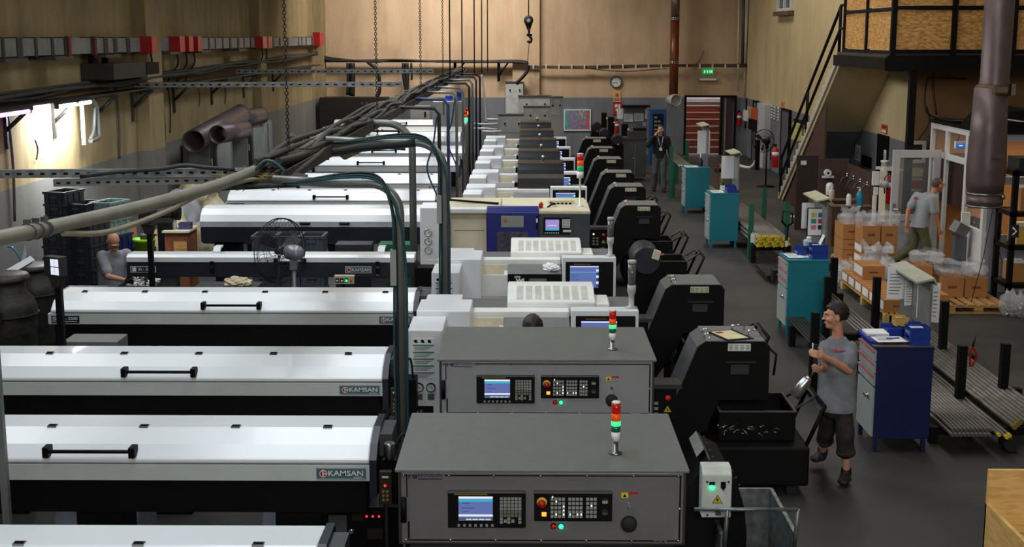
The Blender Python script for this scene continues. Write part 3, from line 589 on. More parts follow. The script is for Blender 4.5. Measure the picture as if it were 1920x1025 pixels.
# ================================================================== TURNING MACHINES IN THE ROW
def gauge(b, c, r, face, rim, ink):
    b.lathe([(r, 0), (r, -.02), (r*.84, -.026), (r*.82, -.01)], c, 'y', 20, rim, cap=False); b.lathe([(r*.83, -.0), (r*.83, -.014)], c, 'y', 20, face)
    b.box(c[0]-r*.06, c[0]+r*.5, c[1]-.026, c[1]-.022, c[2]-r*.05, c[2]+r*.05, ink); b.box(c[0]-r*.05, c[0]+r*.05, c[1]-.026, c[1]-.022, c[2]-r*.1, c[2]+r*.4, ink)
def lathe_machine(Y, label, cover=False, near=False, dy=-.6, zb=1.6):
    t = thing('turning_machine', label, 'turning machine', (0, Y+.9, 0), 'white turning machines in the row')
    b = B(); b.box(-1.0, 1.0, Y+.1, Y+1.8, 0, 1.25, 0); b.box(-.68, 1.0, Y+.98, Y+1.8, 1.25, 1.42, 1); b.box(.75, 1.05, Y+.3, Y+1.2, 1.25, 1.56, 1); b.build('base', [M['retdark'], M['hoodg']], t, bevel=.01)
    # left column with air unit
    b = B(); b.box(-1.03, -.72, Y+dy, Y+dy+.58, .2, zb); b.box(-1.0, -.5, Y+dy+.58, Y+.5, .8, zb+.05); b.box(-.98, -.62, Y+.5, Y+1.1, .8, zb-.02); col = b.build('head_column', [M['white']], t, bevel=.012)
    yf = Y+dy
    if near:
        b = B(); b.box(-.985, -.80, yf-.004, yf, 1.18, 1.545, 0)
        for i in range(5):
            z = 1.475-i*.062
            b.box(-.985, -.80, yf-.006, yf-.003, z, z+.012, 1)
            for k in range(3): b.box(-.975, -.82-(k*.02), yf-.006, yf-.003, z-.012-k*.012, z-.008-k*.012, 2)
        for k in range(3):
            x = -.96+k*.06; b.lathe([(.015, 0), (.015, -.002)], (x, yf-.005, 1.52), 'y', 10, 3); b.box(x-.004, x+.02, yf-.008, yf-.005, 1.505, 1.515, 3)
        lab(b.build('instruction_sticker', [M['paper'], M['cyan'], M['ink'], M['black']], col), 'sticker with teal bars and pictograms')
        for x in (-.935, -.83):
            b = B(); gauge(b, (x, yf, 1.10), .042, 1, 0, 2); b.build('gauge', [M['black'], M['paper'], M['ink']], col)
            b = B(); b.box(x-.03, x+.03, yf-.003, yf, .985, 1.04); b.build('gauge_note', [M['ink']], col)
        b = B(); b.box(-.945, -.81, yf-.003, yf, .83, .93, 0); b.box(-.93, -.9, yf-.02, yf, .86, .9, 1); b.build('window', [M['black'], M['steel']], col)
    # oil tray and its front
    b = B(); b.box(-.7, -.2, Y-.06, Y-.03, 1.2, zb-.15, 0); b.box(-.7, -.2, Y-.03, Y+.25, 1.3, 1.34, 1); b.box(-.7, -.2, Y+.25, Y+.28, 1.3, zb-.08, 1)
    b.box(-.72, -.68, Y-.06, Y+.27, 1.2, zb-.15, 0); b.box(-.24, -.2, Y-.06, Y+.27, 1.2, zb-.15, 0); b.box(-.72, -.2, Y-.05, Y+.1, .3, 1.2, 0); b.build('tray', [M['offw'], M['oily']], t)
    b = B(); b.box(-.7, .42, Y+.32, Y+.5, zb-.12, zb-.03); b.build('beam', [M['offw']], t, bevel=.008)
    b = B(); b.prism([(Y, .95), (Y, zb-.15), (Y+.3, zb-.09), (Y+.3, .95)], 'x', -.2, .42, 0); dr = b.build('sliding_door', [M['black']], t)
    B().prism([(Y-.005, zb-.15), (Y-.005, zb-.145), (Y+.3, zb-.085), (Y+.3, zb-.09)], 'x', -.2, .42).build('door_top', [M['hoodg']], dr)
    b = B(); b.text('uno', -.12, Y-.001, zb-.192, .022, .07, 0, .03); b.text('WI', -.108, Y-.001, zb-.25, .05, .1, 0, .06); b.box(.06, .25, Y-.004, Y, zb-.24, zb-.2, 1); b.box(.045, .07, Y-.004, Y, zb-.23, zb-.21, 1)
    b.build('door_lettering', [M['offw'], M['steel']], dr)
    # display console
    c = B(); c.box(.43, 1.05, Y-.02, Y+.16, .98, zb+.05, 0); c.box(.47, 1.02, Y-.03, Y-.015, 1.0, zb+.0, 1); cs = c.build('console', [M['white'], M['black']], t, bevel=.01)
    b = B(); ys = Y-.031; b.box(.52, .85, ys-.002, ys, 1.3, zb-.045, 0); b.box(.52, .85, ys-.004, ys-.002, zb-.06, zb-.05, 1); b.box(.52, .85, ys-.004, ys-.002, zb-.125, zb-.115, 2)
    for i in range(6): b.box(.822, .85, ys-.004, ys-.002, 1.31+i*.036, 1.333+i*.036, 1 if i % 2 else 3)
    for i in range(5): b.box(.54, .58+.03*(i % 3), ys-.004, ys-.002, 1.34+i*.026, 1.344+i*.026, 3)
    b.build('screen', [M['scr'], M['scrw'], M['scrc'], M['scrd']], cs); B().box(.56, .76, ys-.002, ys, zb-.03, zb-.024).build('maker_strip', [mat('strip_ochre', (150, 120, 30), .5)], cs)
    # lamp
    b = B(); c = (.99, Y+.1, zb+.05); b.lathe([(.055, 0), (.055, .012), (.026, .02), (.026, .12), (.04, .16), (.04, .22)], c, 'z', 18, 0); b.lathe([(.036, .22), (.036, .42)], c, 'z', 18, 1); b.lathe([(.04, .42), (.04, .45), (.02, .455)], c, 'z', 18, 0)
    if not cover: b.build('signal_lamp', [mat('lamp_grey', (176, 178, 178), .4), mat('lamp_clear', (96, 96, 94), .15)], t)
    # hood with louvred slope or pleated cover
    if not cover:
        b = B(); b.prism([(Y+.5, zb-.12), (Y+.5, zb+.025), (Y+.95, zb+.105), (Y+1.15, zb+.105), (Y+1.15, zb-.12)], 'x', -.17, .68, 0); b.box(.68, .82, Y+.55, Y+1.0, zb-.1, zb+.0, 0); hd = b.build('hood', [M['offw']], t, bevel=.015)
        b = B()
        for i in range(8):
            x = -.08+i*.09; b.prism([(Y+.56, zb+.033), (Y+.56, zb+.038), (Y+.92, zb+.102), (Y+.92, zb+.097)], 'x', x, x+.062, 0)
        b.build('louvre', [mat('louvre_grey', (196, 196, 186), .5)], hd)
        b = B(); b.box(-.66, -.17, Y+.55, Y+.97, 1.26, 1.27); b.box(-.66, -.17, Y+.96, Y+.98, 1.26, 1.44); b.build('way_cover', [M['black']], t)
    else:
        b = B(); n = 44; w = .80/n
        for i in range(n):
            k = .0 if i % 2 else .009; x = -.13+i*w
            pr = [(Y+.42+k, zb-.2)]+[(Y+.66-(.24-k)*math.cos(a), zb+.15+(.24-k)*math.sin(a)) for a in [j*PI/2/5 for j in range(6)]]+[(Y+1.3, zb+.39-k), (Y+1.3, zb-.2)]
            b.prism(pr, 'x', x, x+w, 0)
        lab(b.build('pleated_cover', [mat('bellows_black', (15, 16, 17), .35, spec=.6)], t), 'black pleated cover')
        b = B(); b.box(-.66, -.17, Y+.55, Y+.97, 1.26, 1.45); b.box(-.7, .45, Y+.9, Y+1.3, 1.25, 1.5); b.build('way_cover', [M['hoodg']], t)
        b = B(); b.lathe([(.012, 0), (.03, .05), (.03, .09), (0, .1)], (.32, Y+1.2, zb+.38), 'z', 10); b.build('eye_bolt', [M['chrome']], t)
    return t
lathe_machine(11.81, 'white turning machine with two gauges and teal-barred sticker on its column', near=True, dy=-.62, zb=1.62)
lathe_machine(14.87, 'white turning machine with louvred hood, just before the blue doored machine', dy=-.72, zb=1.6, near=True)
bm = bmesh.new(); bmesh.ops.create_icosphere(bm, subdivisions=3, radius=1)
for v in bm.verts: q = v.co.copy(); w = 1+noise.noise(q*2.6)*.6; v.co = Vector((q.x*.085*w, q.y*.09*w, (max(q.z, -.5)+.5)*.05*w))
me = bpy.data.meshes.new('rag'); bm.to_mesh(me); bm.free(); me.materials.append(M['paper']); o = bpy.data.objects.new('rag', me); C.objects.link(o); o.location = (.31, 15.0, 1.472); ORG[o.name] = Vector(o.location); tag(o, 'crumpled white rag on the machine door top beside the lit console', 'rag')
lathe_machine(22.05, 'white machine with black pleated cover, first behind the blue doored one', True)
lathe_machine(24.54, 'white machine with black pleated cover, second behind the blue doored one', True)
lathe_machine(27.4, 'white machine with black pleated cover, third behind the blue doored one', True)
lathe_machine(30.25, 'white machine with black pleated cover, fourth behind the blue doored one', True)
lathe_machine(33.2, 'farthest white machine with black pleated cover, below the grey enclosures', True)
# the larger cream machine with the blue door
Y = 19.06
t = thing('turning_machine', 'large cream turning machine with blue sliding door and dark console', 'turning machine', (-.2, Y+1, 0))
b = B(); b.box(-1.17, .96, Y+.12, Y+1.9, 0, 1.6, 0); b.box(-1.17, -.36, Y+.2, Y+1.4, 1.6, 1.66, 0); b.box(-.35, .96, Y+.0, Y+1.2, 1.6, 1.66, 0); b.build('body', [M['cream']], t, bevel=.02)
b = B(); b.box(-1.54, -1.2, Y-.1, Y+.5, .25, 1.7, 0); cl = b.build('air_column', [M['white']], t, bevel=.02)
for z in (1.33, 1.2, 1.07): b = B(); gauge(b, (-1.42, Y-.1, z), .055, 1, 0, 2); b.build('gauge', [M['chrome'], M['paper'], M['ink']], cl)
b = B(); b.box(-1.50, -1.28, Y-.106, Y-.1, .5, .92, 0); b.box(-1.47, -1.36, Y-.112, Y-.104, .58, .85, 1); b.build('column_hatch', [M['offw'], M['black']], cl)
UP5 = Matrix.Translation((0, 0, .075))
b = B(UP5); b.box(-1.17, -1.09, Y-.05, Y+.12, .7, 1.6); b.box(-1.09, -.55, Y-.05, Y+.12, 1.52, 1.6); b.build('door_frame', [M['offw']], t, bevel=.02)
b = B(UP5); b.box(-1.09, -.57, Y+.04, Y+.12, .9, 1.43, 0); b.box(-1.04, -.6, Y+.034, Y+.04, .92, 1.26, 0); b.box(-1.04, -.6, Y+.03, Y+.036, 1.262, 1.266, 1); b.build('fixed_panel', [mat('panel_oil_cream', (222, 214, 192), .4, var=.08, scale=2.4, dark=(208, 194, 160)), M['black']], t)
b = B(UP5); b.prism([(Y-.09, .6), (Y-.09, 1.55), (Y-.03, 1.62), (Y+.12, 1.62), (Y+.12, .6)], 'x', -.56, .2, 0); d = b.build('blue_door', [M['blue']], t, bevel=.01)
b = B(UP5); b.box(-.35, -.02, Y-.096, Y-.088, 1.33, 1.5, 0); b.box(-.325, -.25, Y-.1, Y-.094, 1.425, 1.435, 1); b.box(-.295, -.28, Y-.1, Y-.094, 1.39, 1.47, 1); b.build('door_sign', [M['locker'], M['orange']], d)
b = B(UP5); b.box(-.41, .04, Y-.097, Y-.09, .7, 1.26); b.build('door_window', [mat('scratched_window', (84, 86, 96), .3, var=.3, scale=16)], d, bevel=.003)
b = B(UP5); b.box(.16, .19, Y-.1, Y-.08, 1.3, 1.5, 0); b.box(.163, .187, Y-.104, Y-.1, 1.4, 1.46, 1); b.build('door_edge', [M['black'], M['offw']], d)
b = B(UP5); b.box(.21, .95, Y-.06, Y+.15, .5, 1.52, 0); c = b.build('console', [mat('console_slate', (58, 68, 72), .45)], t)
b = B(UP5); b.box(.2, .96, Y-.07, Y+.6, 1.52, 1.57); b.build('console_top', [M['cream']], t, bevel=.01)
b = B(UP5); ys = Y-.062; b.box(.27, .66, ys-.006, ys, 1.22, 1.47, 1); b.box(.3, .5, ys-.01, ys-.005, 1.28, 1.44, 0); b.box(.3, .5, ys-.012, ys-.009, 1.28, 1.31, 2); b.box(.34, .46, ys-.012, ys-.009, 1.35, 1.36, 3); b.build('screen', [M['scrp'], M['black'], M['scrc'], M['scrw']], c)
b = B(UP5)
for i in range(7): b.box(.29+i*.032, .307+i*.032, ys-.01, ys, 1.235, 1.25)
for i in range(6):
    for j in range(6): b.box(.545+i*.02, .561+i*.02, ys-.01, ys-.004, 1.32+j*.022, 1.336+j*.022)
for i in range(4): b.box(.56+i*.03, .585+i*.03, ys-.01, ys-.004, 1.255, 1.29)
b.build('keypad', [M['offw']], c)
for i in range(6): b = B(UP5); b.lathe([(.02, 0), (.02, -.02)], (.29+i*.075, ys, 1.15), 'y', 12); b.build('dial', [M['rubber']], c)
b = B(UP5); b.box(.72, .77, ys-.02, ys, 1.08, 1.16); b.build('socket', [M['offw']], c)
b = B(); b.box(-1.2, .25, Y-.55, Y-.08, .72, .82, 0); b.box(-1.2, .25, Y-.5, Y-.1, .1, .72, 1); b.build('apron', [M['hoodg'], M['retdark']], t)
b = B(); b.box(.35, .75, Y+.62, Y+.66, 1.66, 1.71, 0)
for i in range(5): b.lathe([(.02, 0), (.02, .02)], (.44+i*.06, Y+.55, 1.665), 'z', 8, 1)
b.tube(spline([(.33, Y+.2, 1.66), (.4, Y+.25, 1.7), (.45, Y+.35, 1.69), (.38, Y+.45, 1.7)]), .015, 6, 1); b.tube(spline([(-1.3, Y+.9, 1.7), (-.9, Y+.7, 1.69), (-.4, Y+.5, 1.68)]), .018, 6, 1)
b.lathe([(.03, 0), (.035, .06), (.02, .09)], (.235, Y+.12, 1.66), 'z', 10, 2); b.build('top_fittings', [M['cream'], M['black'], M['red']], t)
b = B(); c_ = (.82, Y+.35, 1.66); b.lathe([(.05, 0), (.05, .01), (.015, .015), (.015, .42), (.05, .42), (.05, .52)], c_, 'z', 14, 0); tw = b.build('signal_tower', [M['offw']], t)
for nm, a, e, mm in (('green_lens', .53, .6, M['lens_rg']), ('amber_lens', .61, .68, M['lens_o']), ('red_lens', .69, .77, M['lens_r'])): B().lathe([(.05, a), (.05, e)], c_, 'z', 14).build(nm, [mm], tw)
B().lathe([(.05, .775), (.045, .79), (0, .79)], c_, 'z', 14).build('tower_cap', [M['offw']], tw)
# ================================================================== CHIP CONVEYORS AND CARTS
def conveyor(Y, label, xl=1.66, xr=2.27, box=False, board=False):
    t = thing('chip_conveyor', label, 'chip conveyor', (1.6, Y+.33, 0), 'black chip conveyors beside the machines')
    D = .62; zt = 1.38
    b = B(); b.prism([(xl-.06, zt-.06), (xl+.02, zt), (xr-.06, zt), (xr, zt-.05), (xr, .82), (xl+.16, .82), (xl+.06, .6), (1.38, .1), (1.0, .1), (1.0, .42), (1.24, .42)], 'y', Y, Y+D, 0); b.build('casing', [M['black']], t)
    B().box(xl+.02, xr-.05, Y-.012, Y+D, zt, zt+.008).build('hood_cover', [M['hoodg']], t)
    b = B(); b.prism([(xl-.06, zt-.055), (xl+.02, zt+.002), (xl+.02, zt+.01), (xl-.067, zt-.05), (1.235, .425), (1.242, .42)], 'y', Y-.004, Y+D*.9, 0); b.build('riser_cover', [mat('riser_grey', (84, 86, 88), .5, var=.12, scale=6)], t)
    b = B(); b.box(xl+.22, xl+.43, Y-.008, Y, zt-.09, zt-.02, 0)
    for i in range(4):
        for j in range(4): b.box(xl+.23+i*.052, xl+.262+i*.052, Y-.01, Y-.007, zt-.082+j*.014, zt-.078+j*.014, 1)
    b.build('label_plate', [M['offw'] if board else mat('plate_pale', (206, 206, 176), .5), M['ink']], t)
    b = B(); b.box(xl+.2, xl+.48, Y-.02, Y, zt-.2, zt-.19, 0); b.box(xl+.25, xl+.42, Y-.012, Y, zt-.31, zt-.22, 0); b.build('drive_cover', [M['retdark']], t)
    for k, (hx, hy) in enumerate(((xl+.04, .1), (xl+.05, .3))):
        b = B(); b.tube(arc((hx, Y+hy, zt+.025), .028, 0, 2*PI, 12, 'xz'), .007, 6); b.build('eye_bolt', [M['chrome']], t)
    if box:
        b = B(); b.box(1.02, 1.42, Y-.35, Y-.1, 1.02, 1.06, 0); b.box(1.06, 1.38, Y-.3, Y-.12, .72, 1.02, 1); bx = b.build('control_box', [M['retdark'], M['black']], t)
        b = B()
        for i in range(2):
            for j in range(3): b.box(1.12+i*.06, 1.155+i*.06, Y-.306, Y-.3, .76+j*.05, .785+j*.05)
        b.build('keys', [M['locker']], bx); B().box(1.125, 1.145, Y-.308, Y-.3, .93, .95).build('led', [M['led_w']], bx)
        B().lathe([(.012, 0), (.012, -.02), (.028, -.022), (.024, -.04), (0, -.044)], (1.3, Y-.3, .93), 'y', 16).build('emergency_stop', [mat('stop_red', (220, 50, 40), .4)], bx)
        b = B(); b.prism([(1.265, .79), (1.335, .79), (1.3, .85)], 'y', Y-.304, Y-.3, 0); b.prism([(1.295, .80), (1.305, .80), (1.302, .83), (1.298, .83)], 'y', Y-.306, Y-.303, 1); b.build('warning_sticker', [mat('warn_yellow', (200, 160, 60), .5), M['black']], bx)
    if board:
        for hx, hy in ((1.98, .42), (2.1, .2)): B().tube([(hx, Y+hy, zt), (hx, Y+hy, zt+.06), (hx+.12, Y+hy+.02, zt+.06), (hx+.12, Y+hy+.02, zt)], .008, 6).build('grip', [M['chrome']], t)
        b = B(); b.tube([(xr, Y+.5, zt-.1), (xr+.12, Y+.3, zt-.2), (xr+.1, Y+.3, zt-.4)], .012, 6); b.build('side_bracket', [M['black']], t)
    return t
cl = ['black chip conveyor with two chrome grips and clipboard on its hood', 'black chip conveyor with grey lidded hood, second from the front', 'black chip conveyor level with the blue doored machine', 'black chip conveyor first beyond the one level with the blue door', 'black chip conveyor second beyond the one level with the blue door', 'black chip conveyor third beyond the one level with the blue door', 'black chip conveyor fourth beyond the one level with the blue door', 'farthest black chip conveyor, before the dark tool bench']
for i, y in enumerate((11.8, 14.6, 21.7, 24.46, 27.0, 30.1, 33.05, 36.2)): conveyor(y, cl[i], box=i in (0, 1, 2), board=i == 0)
def u_handle(b, x, y0, y1, z, dx, dz, r=.02, m=0):
    b.tube([(x, y0, z), (x+dx, y0, z+dz), (x+dx, y1, z+dz), (x, y1, z)], r, 6, m)
def cart(Y, label, chips=False, x0=1.8):
    t = thing('chip_cart', label, 'chip cart', (x0+.4, Y+.2, 0), 'black chip carts under the conveyors')
    x1 = x0+.7; y0, y1 = Y-.15, Y+.5
    b = B()
    for a, c_, e, f in ((x0, x0+.02, y0, y1), (x1-.02, x1, y0, y1), (x0, x1, y0, y0+.02), (x0, x1, y1-.02, y1)): b.box(a, c_, e, f, .5, .75)
    b.box(x0, x1, y0, y1, .48, .51); b.build('tray', [M['black']], t)
    b = B(); b.box(x0-.008, x1+.008, y0-.008, y0+.012, .745, .758); b.box(x0-.008, x1+.008, y1-.012, y1+.008, .745, .758); b.box(x0-.008, x0+.012, y0, y1, .745, .758); b.box(x1-.012, x1+.008, y0, y1, .745, .758); b.build('rim', [mat('rim_worn', (92, 92, 92), .4, metal=.5)], t)
    b = B(); b.box(x0-.14, x1+.1, y0-.2, y1+.1, .1, .47); b.build('body', [M['black']], t, bevel=.02)
    for x in (x0, x1-.04):
        for y in (y0-.12, y1): b = B(); b.lathe([(.05, -.015), (.05, .015)], (x, y, .05), 'y', 14); b.build('wheel', [M['rubber']], t)
    b = B(); u_handle(b, x1+.08, y0-.1, y1-.05, .45, .16, .38); b.build('push_handle', [M['black']], t)
    b = B(); u_handle(b, x1, y0+.15, y1-.08, .72, .2, .13, .014); b.build('tray_handle', [M['dgrey']], t)
    return t
for i, (y, l) in enumerate(((11.8, 'black chip cart under the front conveyor, before the young man'), (14.6, 'black chip cart under the second conveyor'), (17.55, 'black chip cart heaped with curly metal swarf beside the light console'), (20.0, 'black chip cart with two raised handles, nearer of the pair by the conveyor'), (22.0, 'black chip cart with two raised handles by the conveyor, farther of the pair'), (24.7, 'black chip cart behind the pair of raised handles'), (27.2, 'black chip cart with pale tray edge farther down the aisle'))):
    cart(y, l, x0=1.5 if i == 2 else 1.8)
# loose swarf
def swarf(name, c, sx, sy, n, label, seed, r=.006):
    rd = random.Random(seed); b = B()
    for i in range(n):
        x, y = c[0]+rd.uniform(-sx, sx), c[1]+rd.uniform(-sy, sy); z = c[2]+rd.uniform(0, .09)
        a = rd.uniform(0, 2*PI); l = rd.uniform(.03, .09); e = rd.uniform(-.04, .04)
        b.tube([(x, y, z), (x+math.cos(a)*l, y+math.sin(a)*l, z+e)], r, 4)
    o = b.build(name, [M['chips']]); tag(o, label, 'metal swarf'); o['kind'] = 'stuff'; return o
swarf('swarf', (1.9, 17.75, .66), .3, .22, 260, 'heap of bright curly swarf in the chip cart', 3, .009)
swarf('swarf', (2.1, 11.75, .55), .28, .15, 120, 'thin layer of swarf in the front chip cart', 5, .006)
# curved front conveyor with the white switch box, and the galvanised bin
Y = 8.95
t = thing('chip_conveyor', 'curved black chip conveyor carrying a pale switch box, nearest the camera', 'chip conveyor', (1.4, 9.2, 0), 'black chip conveyors beside the machines')
q = lambda px, py: (PY(px, py, Y).x, PY(px, py, Y).z)
B().prism([q(1280, 925), q(1330, 862), q(1365, 880), q(1385, 915), q(1396, 952), q(1400, 1000), (PY(1400, 1000, Y).x, .2), (1.0, .2), (1.0, .8)], 'y', Y, Y+.62).build('casing', [M['black']], t)
b = B(); b.tube([(*q(1330, 862)[:1], Y-.004, q(1330, 862)[1]+.004), (q(1330, 862)[0], Y+.62, q(1330, 862)[1]+.004)], .008, 6)
for i in range(4):
    for px, py in ((1338, 862), (1388, 915)):
        x, z = q(px, py); b.ball((x, Y+.05+i*.16, z+.006), .008, 8, 5)
b.build('seam', [M['dgrey']], t)
x0, z0 = q(1314, 872); x1, z1 = q(1328, 855)
b = B(); b.prism([(x0-.01, z0+.012), (x1-.01, z1+.006), (x1-.012, z1+.012), (x0-.014, z0+.018)], 'y', Y+.15, Y+.58); b.build('label_plate', [M['locker']], t)
b = B(); a, c_ = PY(1315, 970, Y-.16), PY(1373, 890, Y-.16); b.prism([(Y-.16, a.z), (Y-.16, c_.z), (Y-.1, c_.z+.045), (Y, c_.z+.045), (Y, a.z)], 'x', a.x, c_.x, 0); bx = b.build('switch_box', [mat('switch_box_white', (206, 212, 206), .4)], t, bevel=.008)
yb = Y-.161; g = lambda px, py: PY(px, py, yb)
b = B(); p = g(1335, 913); b.box(p.x-.02, p.x+.02, yb-.003, yb, p.z+.015, p.z+.04, 1); b.lathe([(.017, 0), (.017, -.008), (.012, -.016), (0, -.018)], p, 'y', 16, 0); b.build('start_button', [M['led_g'], M['black']], bx)
b = B(); p = g(1356, 913); b.box(p.x-.018, p.x+.018, yb-.003, yb, p.z-.005, p.z+.04); b.lathe([(.014, 0), (.014, -.01)], p, 'y', 14); b.box(p.x-.004, p.x+.004, yb-.025, yb, p.z-.016, p.z+.012); b.build('selector', [M['black']], bx)
b = B(); p = g(1345, 943); b.prism([(p.x-.036, p.z), (p.x+.036, p.z), (p.x, p.z+.062)], 'y', yb-.003, yb, 1); b.prism([(p.x-.030, p.z+.004), (p.x+.030, p.z+.004), (p.x, p.z+.055)], 'y', yb-.005, yb-.002, 0)
b.prism([(p.x+.002, p.z+.045), (p.x-.01, p.z+.026), (p.x-.001, p.z+.026), (p.x-.005, p.z+.008), (p.x+.01, p.z+.03), (p.x+.001, p.z+.03)], 'y', yb-.007, yb-.004, 1); lab(b.build('warning_sticker', [M['yellow'], M['black']], bx), 'yellow triangle with black bolt')
b = B()
for px, py in ((1326, 903), (1366, 903), (1326, 965), (1365, 965)): b.lathe([(.009, 0), (.009, -.004)], g(px, py), 'y', 10)
p = g(1346, 960); b.box(p.x-.018, p.x+.018, yb-.02, yb, p.z-.015, p.z+.02); b.build('screws', [M['dgrey']], bx)
t = thing('scrap_bin', 'galvanised scrap bin open topped beside the pale switch box', 'bin', (1.65, 9.2, 0))
b = B(); x0, x1, y0, y1 = 1.38, 1.9, 8.72, 9.62
for a, c_, e, f in ((x0, x0+.012, y0, y1), (x1-.012, x1, y0, y1), (x0, x1, y1-.012, y1)): b.box(a, c_, e, f, .12, .72, 0)
b.box(x0, x1, y0, y0+.012, .12, .6, 1); b.box(x0, x1, y0, y1, .1, .13, 0)
for a, c_, e, f in ((x0-.01, x0+.015, y0, y1), (x1-.015, x1+.012, y0, y1), (x0, x1, y1-.015, y1+.012)): b.box(a, c_, e, f, .715, .735, 0)
b.build('box', [M['galv'], M['black']], t)
b = B(); p0, p1 = PY(1302, 951, 8.66), PY(1452, 951, 8.66); b.tube([(p0.x, 8.66, .92), (x1+.0, 8.66, .92)], .014, 8); b.tube([(x1, 8.66, .92), (x1, 8.74, .55)], .014, 8); b.tube([(x0+.03, 8.66, .92), (x0+.03, 8.74, .55)], .014, 8); b.build('pull_bar', [M['galv']], t)
for x in (x0+.06, x1-.06):
    for y in (y0+.1, y1-.1): B().lathe([(.05, -.015), (.05, .015)], (x, y, .05), 'y', 14).build('wheel', [M['rubber']], t)
# coolant unit and the odd boxes between feeders
t = thing('coolant_unit', 'black coolant unit with three red lights under the feeder end', 'coolant unit', (-1.1, 9.15, 0))
x0, x1, y0 = -1.29, -.915, 9.0
b = B(); b.box(x0, x1, y0, y0+.32, .02, .8, 0); b.box(x0, x1, y0, y0+.32, .8, .806, 1); b.build('case', [M['black'], M['hoodg']], t)
b = B()
for i in range(3): b.lathe([(.008, 0), (.006, -.006)], (x0+.145+i*.045, y0, .73), 'y', 10)
b.build('led', [M['led_r']], t)
b = B(); b.tube([(x0+.03, y0+.1, .81), (x0+.03, y0+.1, .83), (x0+.03, y0+.2, .83), (x0+.03, y0+.2, .81)], .008, 6); b.tube([(x1-.03, y0+.1, .81), (x1-.03, y0+.1, .83), (x1-.03, y0+.2, .83), (x1-.03, y0+.2, .81)], .008, 6); b.build('handle', [M['chrome']], t)
b = B(); b.box(x0+.04, x0+.12, y0-.004, y0, .70, .75); b.box(x0+.15, x0+.26, y0-.004, y0, .56, .64); b.build('display', [mat('display_brown', (40, 34, 26), .3)], t)
b = B(); b.lathe([(.025, 0), (.025, -.02), (.01, -.022)], (x0+.03, y0, .62), 'y', 14); b.build('cap', [M['chrome']], t)
for nm, (a, c_, yy, zt, tx) in {'chest': (PY(111, 940, 9.7).x, PY(264, 940, 9.7).x, 9.7, .70, 'grey lidded chest with pale top strip under the second feeder'), 'chest.': (PY(498, 940, 9.9).x, PY(542, 940, 9.9).x, 9.9, .66, 'small grey sloped box under the second feeder')}.items():
    t = thing('chest', tx, 'chest', ((a+c_)/2, yy+.2, 0))
    b = B(); b.prism([(yy-.2, 0), (yy-.2, .3), (yy, zt-.05), (yy, zt), (yy+.4, zt), (yy+.4, 0)], 'x', a, c_, 0); b.build('body', [mat('chest_grey', (108, 114, 124), .45, var=.15)], t)
    if c_-a > .4:
        B().box(a-.01, c_+.01, yy-.02, yy+.1, zt-.05, zt+.01).build('top_strip', [M['offw']], t)
        b = B(); b.lathe([(.06, -.03), (.06, .03)], ((a+c_)/2+.0, yy-.13, .47), 'x', 14); b.build('grip', [M['offw']], t)
# ================================================================== TOOL CABINETS OF THE AISLE
def tool_cabinet(x0, Y, label, colm, trimm, board=None):
    """drawers and door on the face towards the machines (-x), closed painted side towards the camera"""
    W, D, Hh = .585, .64, 1.1
    x1, y1 = x0+W, Y+D
    t = thing('tool_cabinet', label, 'tool cabinet', (x0+W/2, Y+D/2, 0), 'tool cabinets along the aisle')
    b = B(); b.box(x0+.02, x1, Y, y1, .14, Hh); b.box(x0+.01, x1+.004, Y-.004, y1+.004, Hh-.03, Hh); b.build('body', [colm], t, bevel=.006)
    for x in (x0+.03, x1-.07):
        for y in (Y+.01, y1-.05): B().box(x, x+.04, y, y+.04, 0, .15).build('leg', [colm], t)
    for i in range(3):
        z = Hh-.05-i*.125
        d = B().box(x0, x0+.03, Y+.02, y1-.02, z-.11, z).build('drawer', [M['draw']], t, bevel=.003); B().box(x0-.014, x0+.002, Y+.02, y1-.02, z-.02, z-.004).build('drawer_pull', [trimm], d)
    d = B().box(x0, x0+.03, Y+.02, y1-.02, .16, Hh-.44).build('door', [M['draw']], t, bevel=.003)
    b = B(); b.lathe([(.028, 0), (.03, -.006), (.012, -.01), (.012, -.03)], (x0, Y+.2, .55), 'x', 14); b.box(x0-.035, x0-.025, Y+.14, Y+.26, .54, .56); b.build('lock', [M['chrome']], d)
    return t, x0, x1, Y, y1, Hh
def notice_board(x, y0, y1, zt, parent, roofm, h=.62, z0=1.1):
    b = B(); b.box(x-.012, x+.012, y0, y1, z0, z0+h, 0); b.box(x-.012, x+.012, y0, y0+.03, z0-.4, z0+h, 0); b.build('notice_board', [M['hoodg']], parent)
    b = B(); b.prism([(x-.16, z0+h+.02), (x+.02, z0+h+.06), (x+.05, z0+h+.0), (x+.045, z0+h-.02), (x+.01, z0+h+.035), (x-.16, z0+h+.0)], 'y', y0-.02, y1, 0); b.build('board_roof', [roofm], parent)
khaki = mat('roof_khaki', (176, 178, 148), .5)
def paper_on(x0, x1, y, z0, z1, label, tilt=0, lines=True, name='paper_sheet', frame=False):
    b = B(Matrix.Translation(((x0+x1)/2, y, z0)) @ Matrix.Rotation(tilt, 4, 'Z'))
    w = (x1-x0)/2
    b.box(-w, w, -.004, 0, 0, z1-z0, 0)
    if lines:
        for i in range(7): b.box(-w*.8, w*(.2+.08*(i % 4)), -.006, -.003, (z1-z0)*(.15+.1*i), (z1-z0)*(.17+.1*i), 1)
    if frame:
        h = z1-z0
        for a, c_, e, f in ((-w, w, 0, .02), (-w, w, h-.02, h), (-w, -w+.015, 0, h), (w-.015, w, 0, h)): b.box(a, c_, -.008, -.002, e, f, 2)
    o = b.build(name, [M['paper'], M['ink'], M['black']]); return tag(o, label, 'paper sheet')
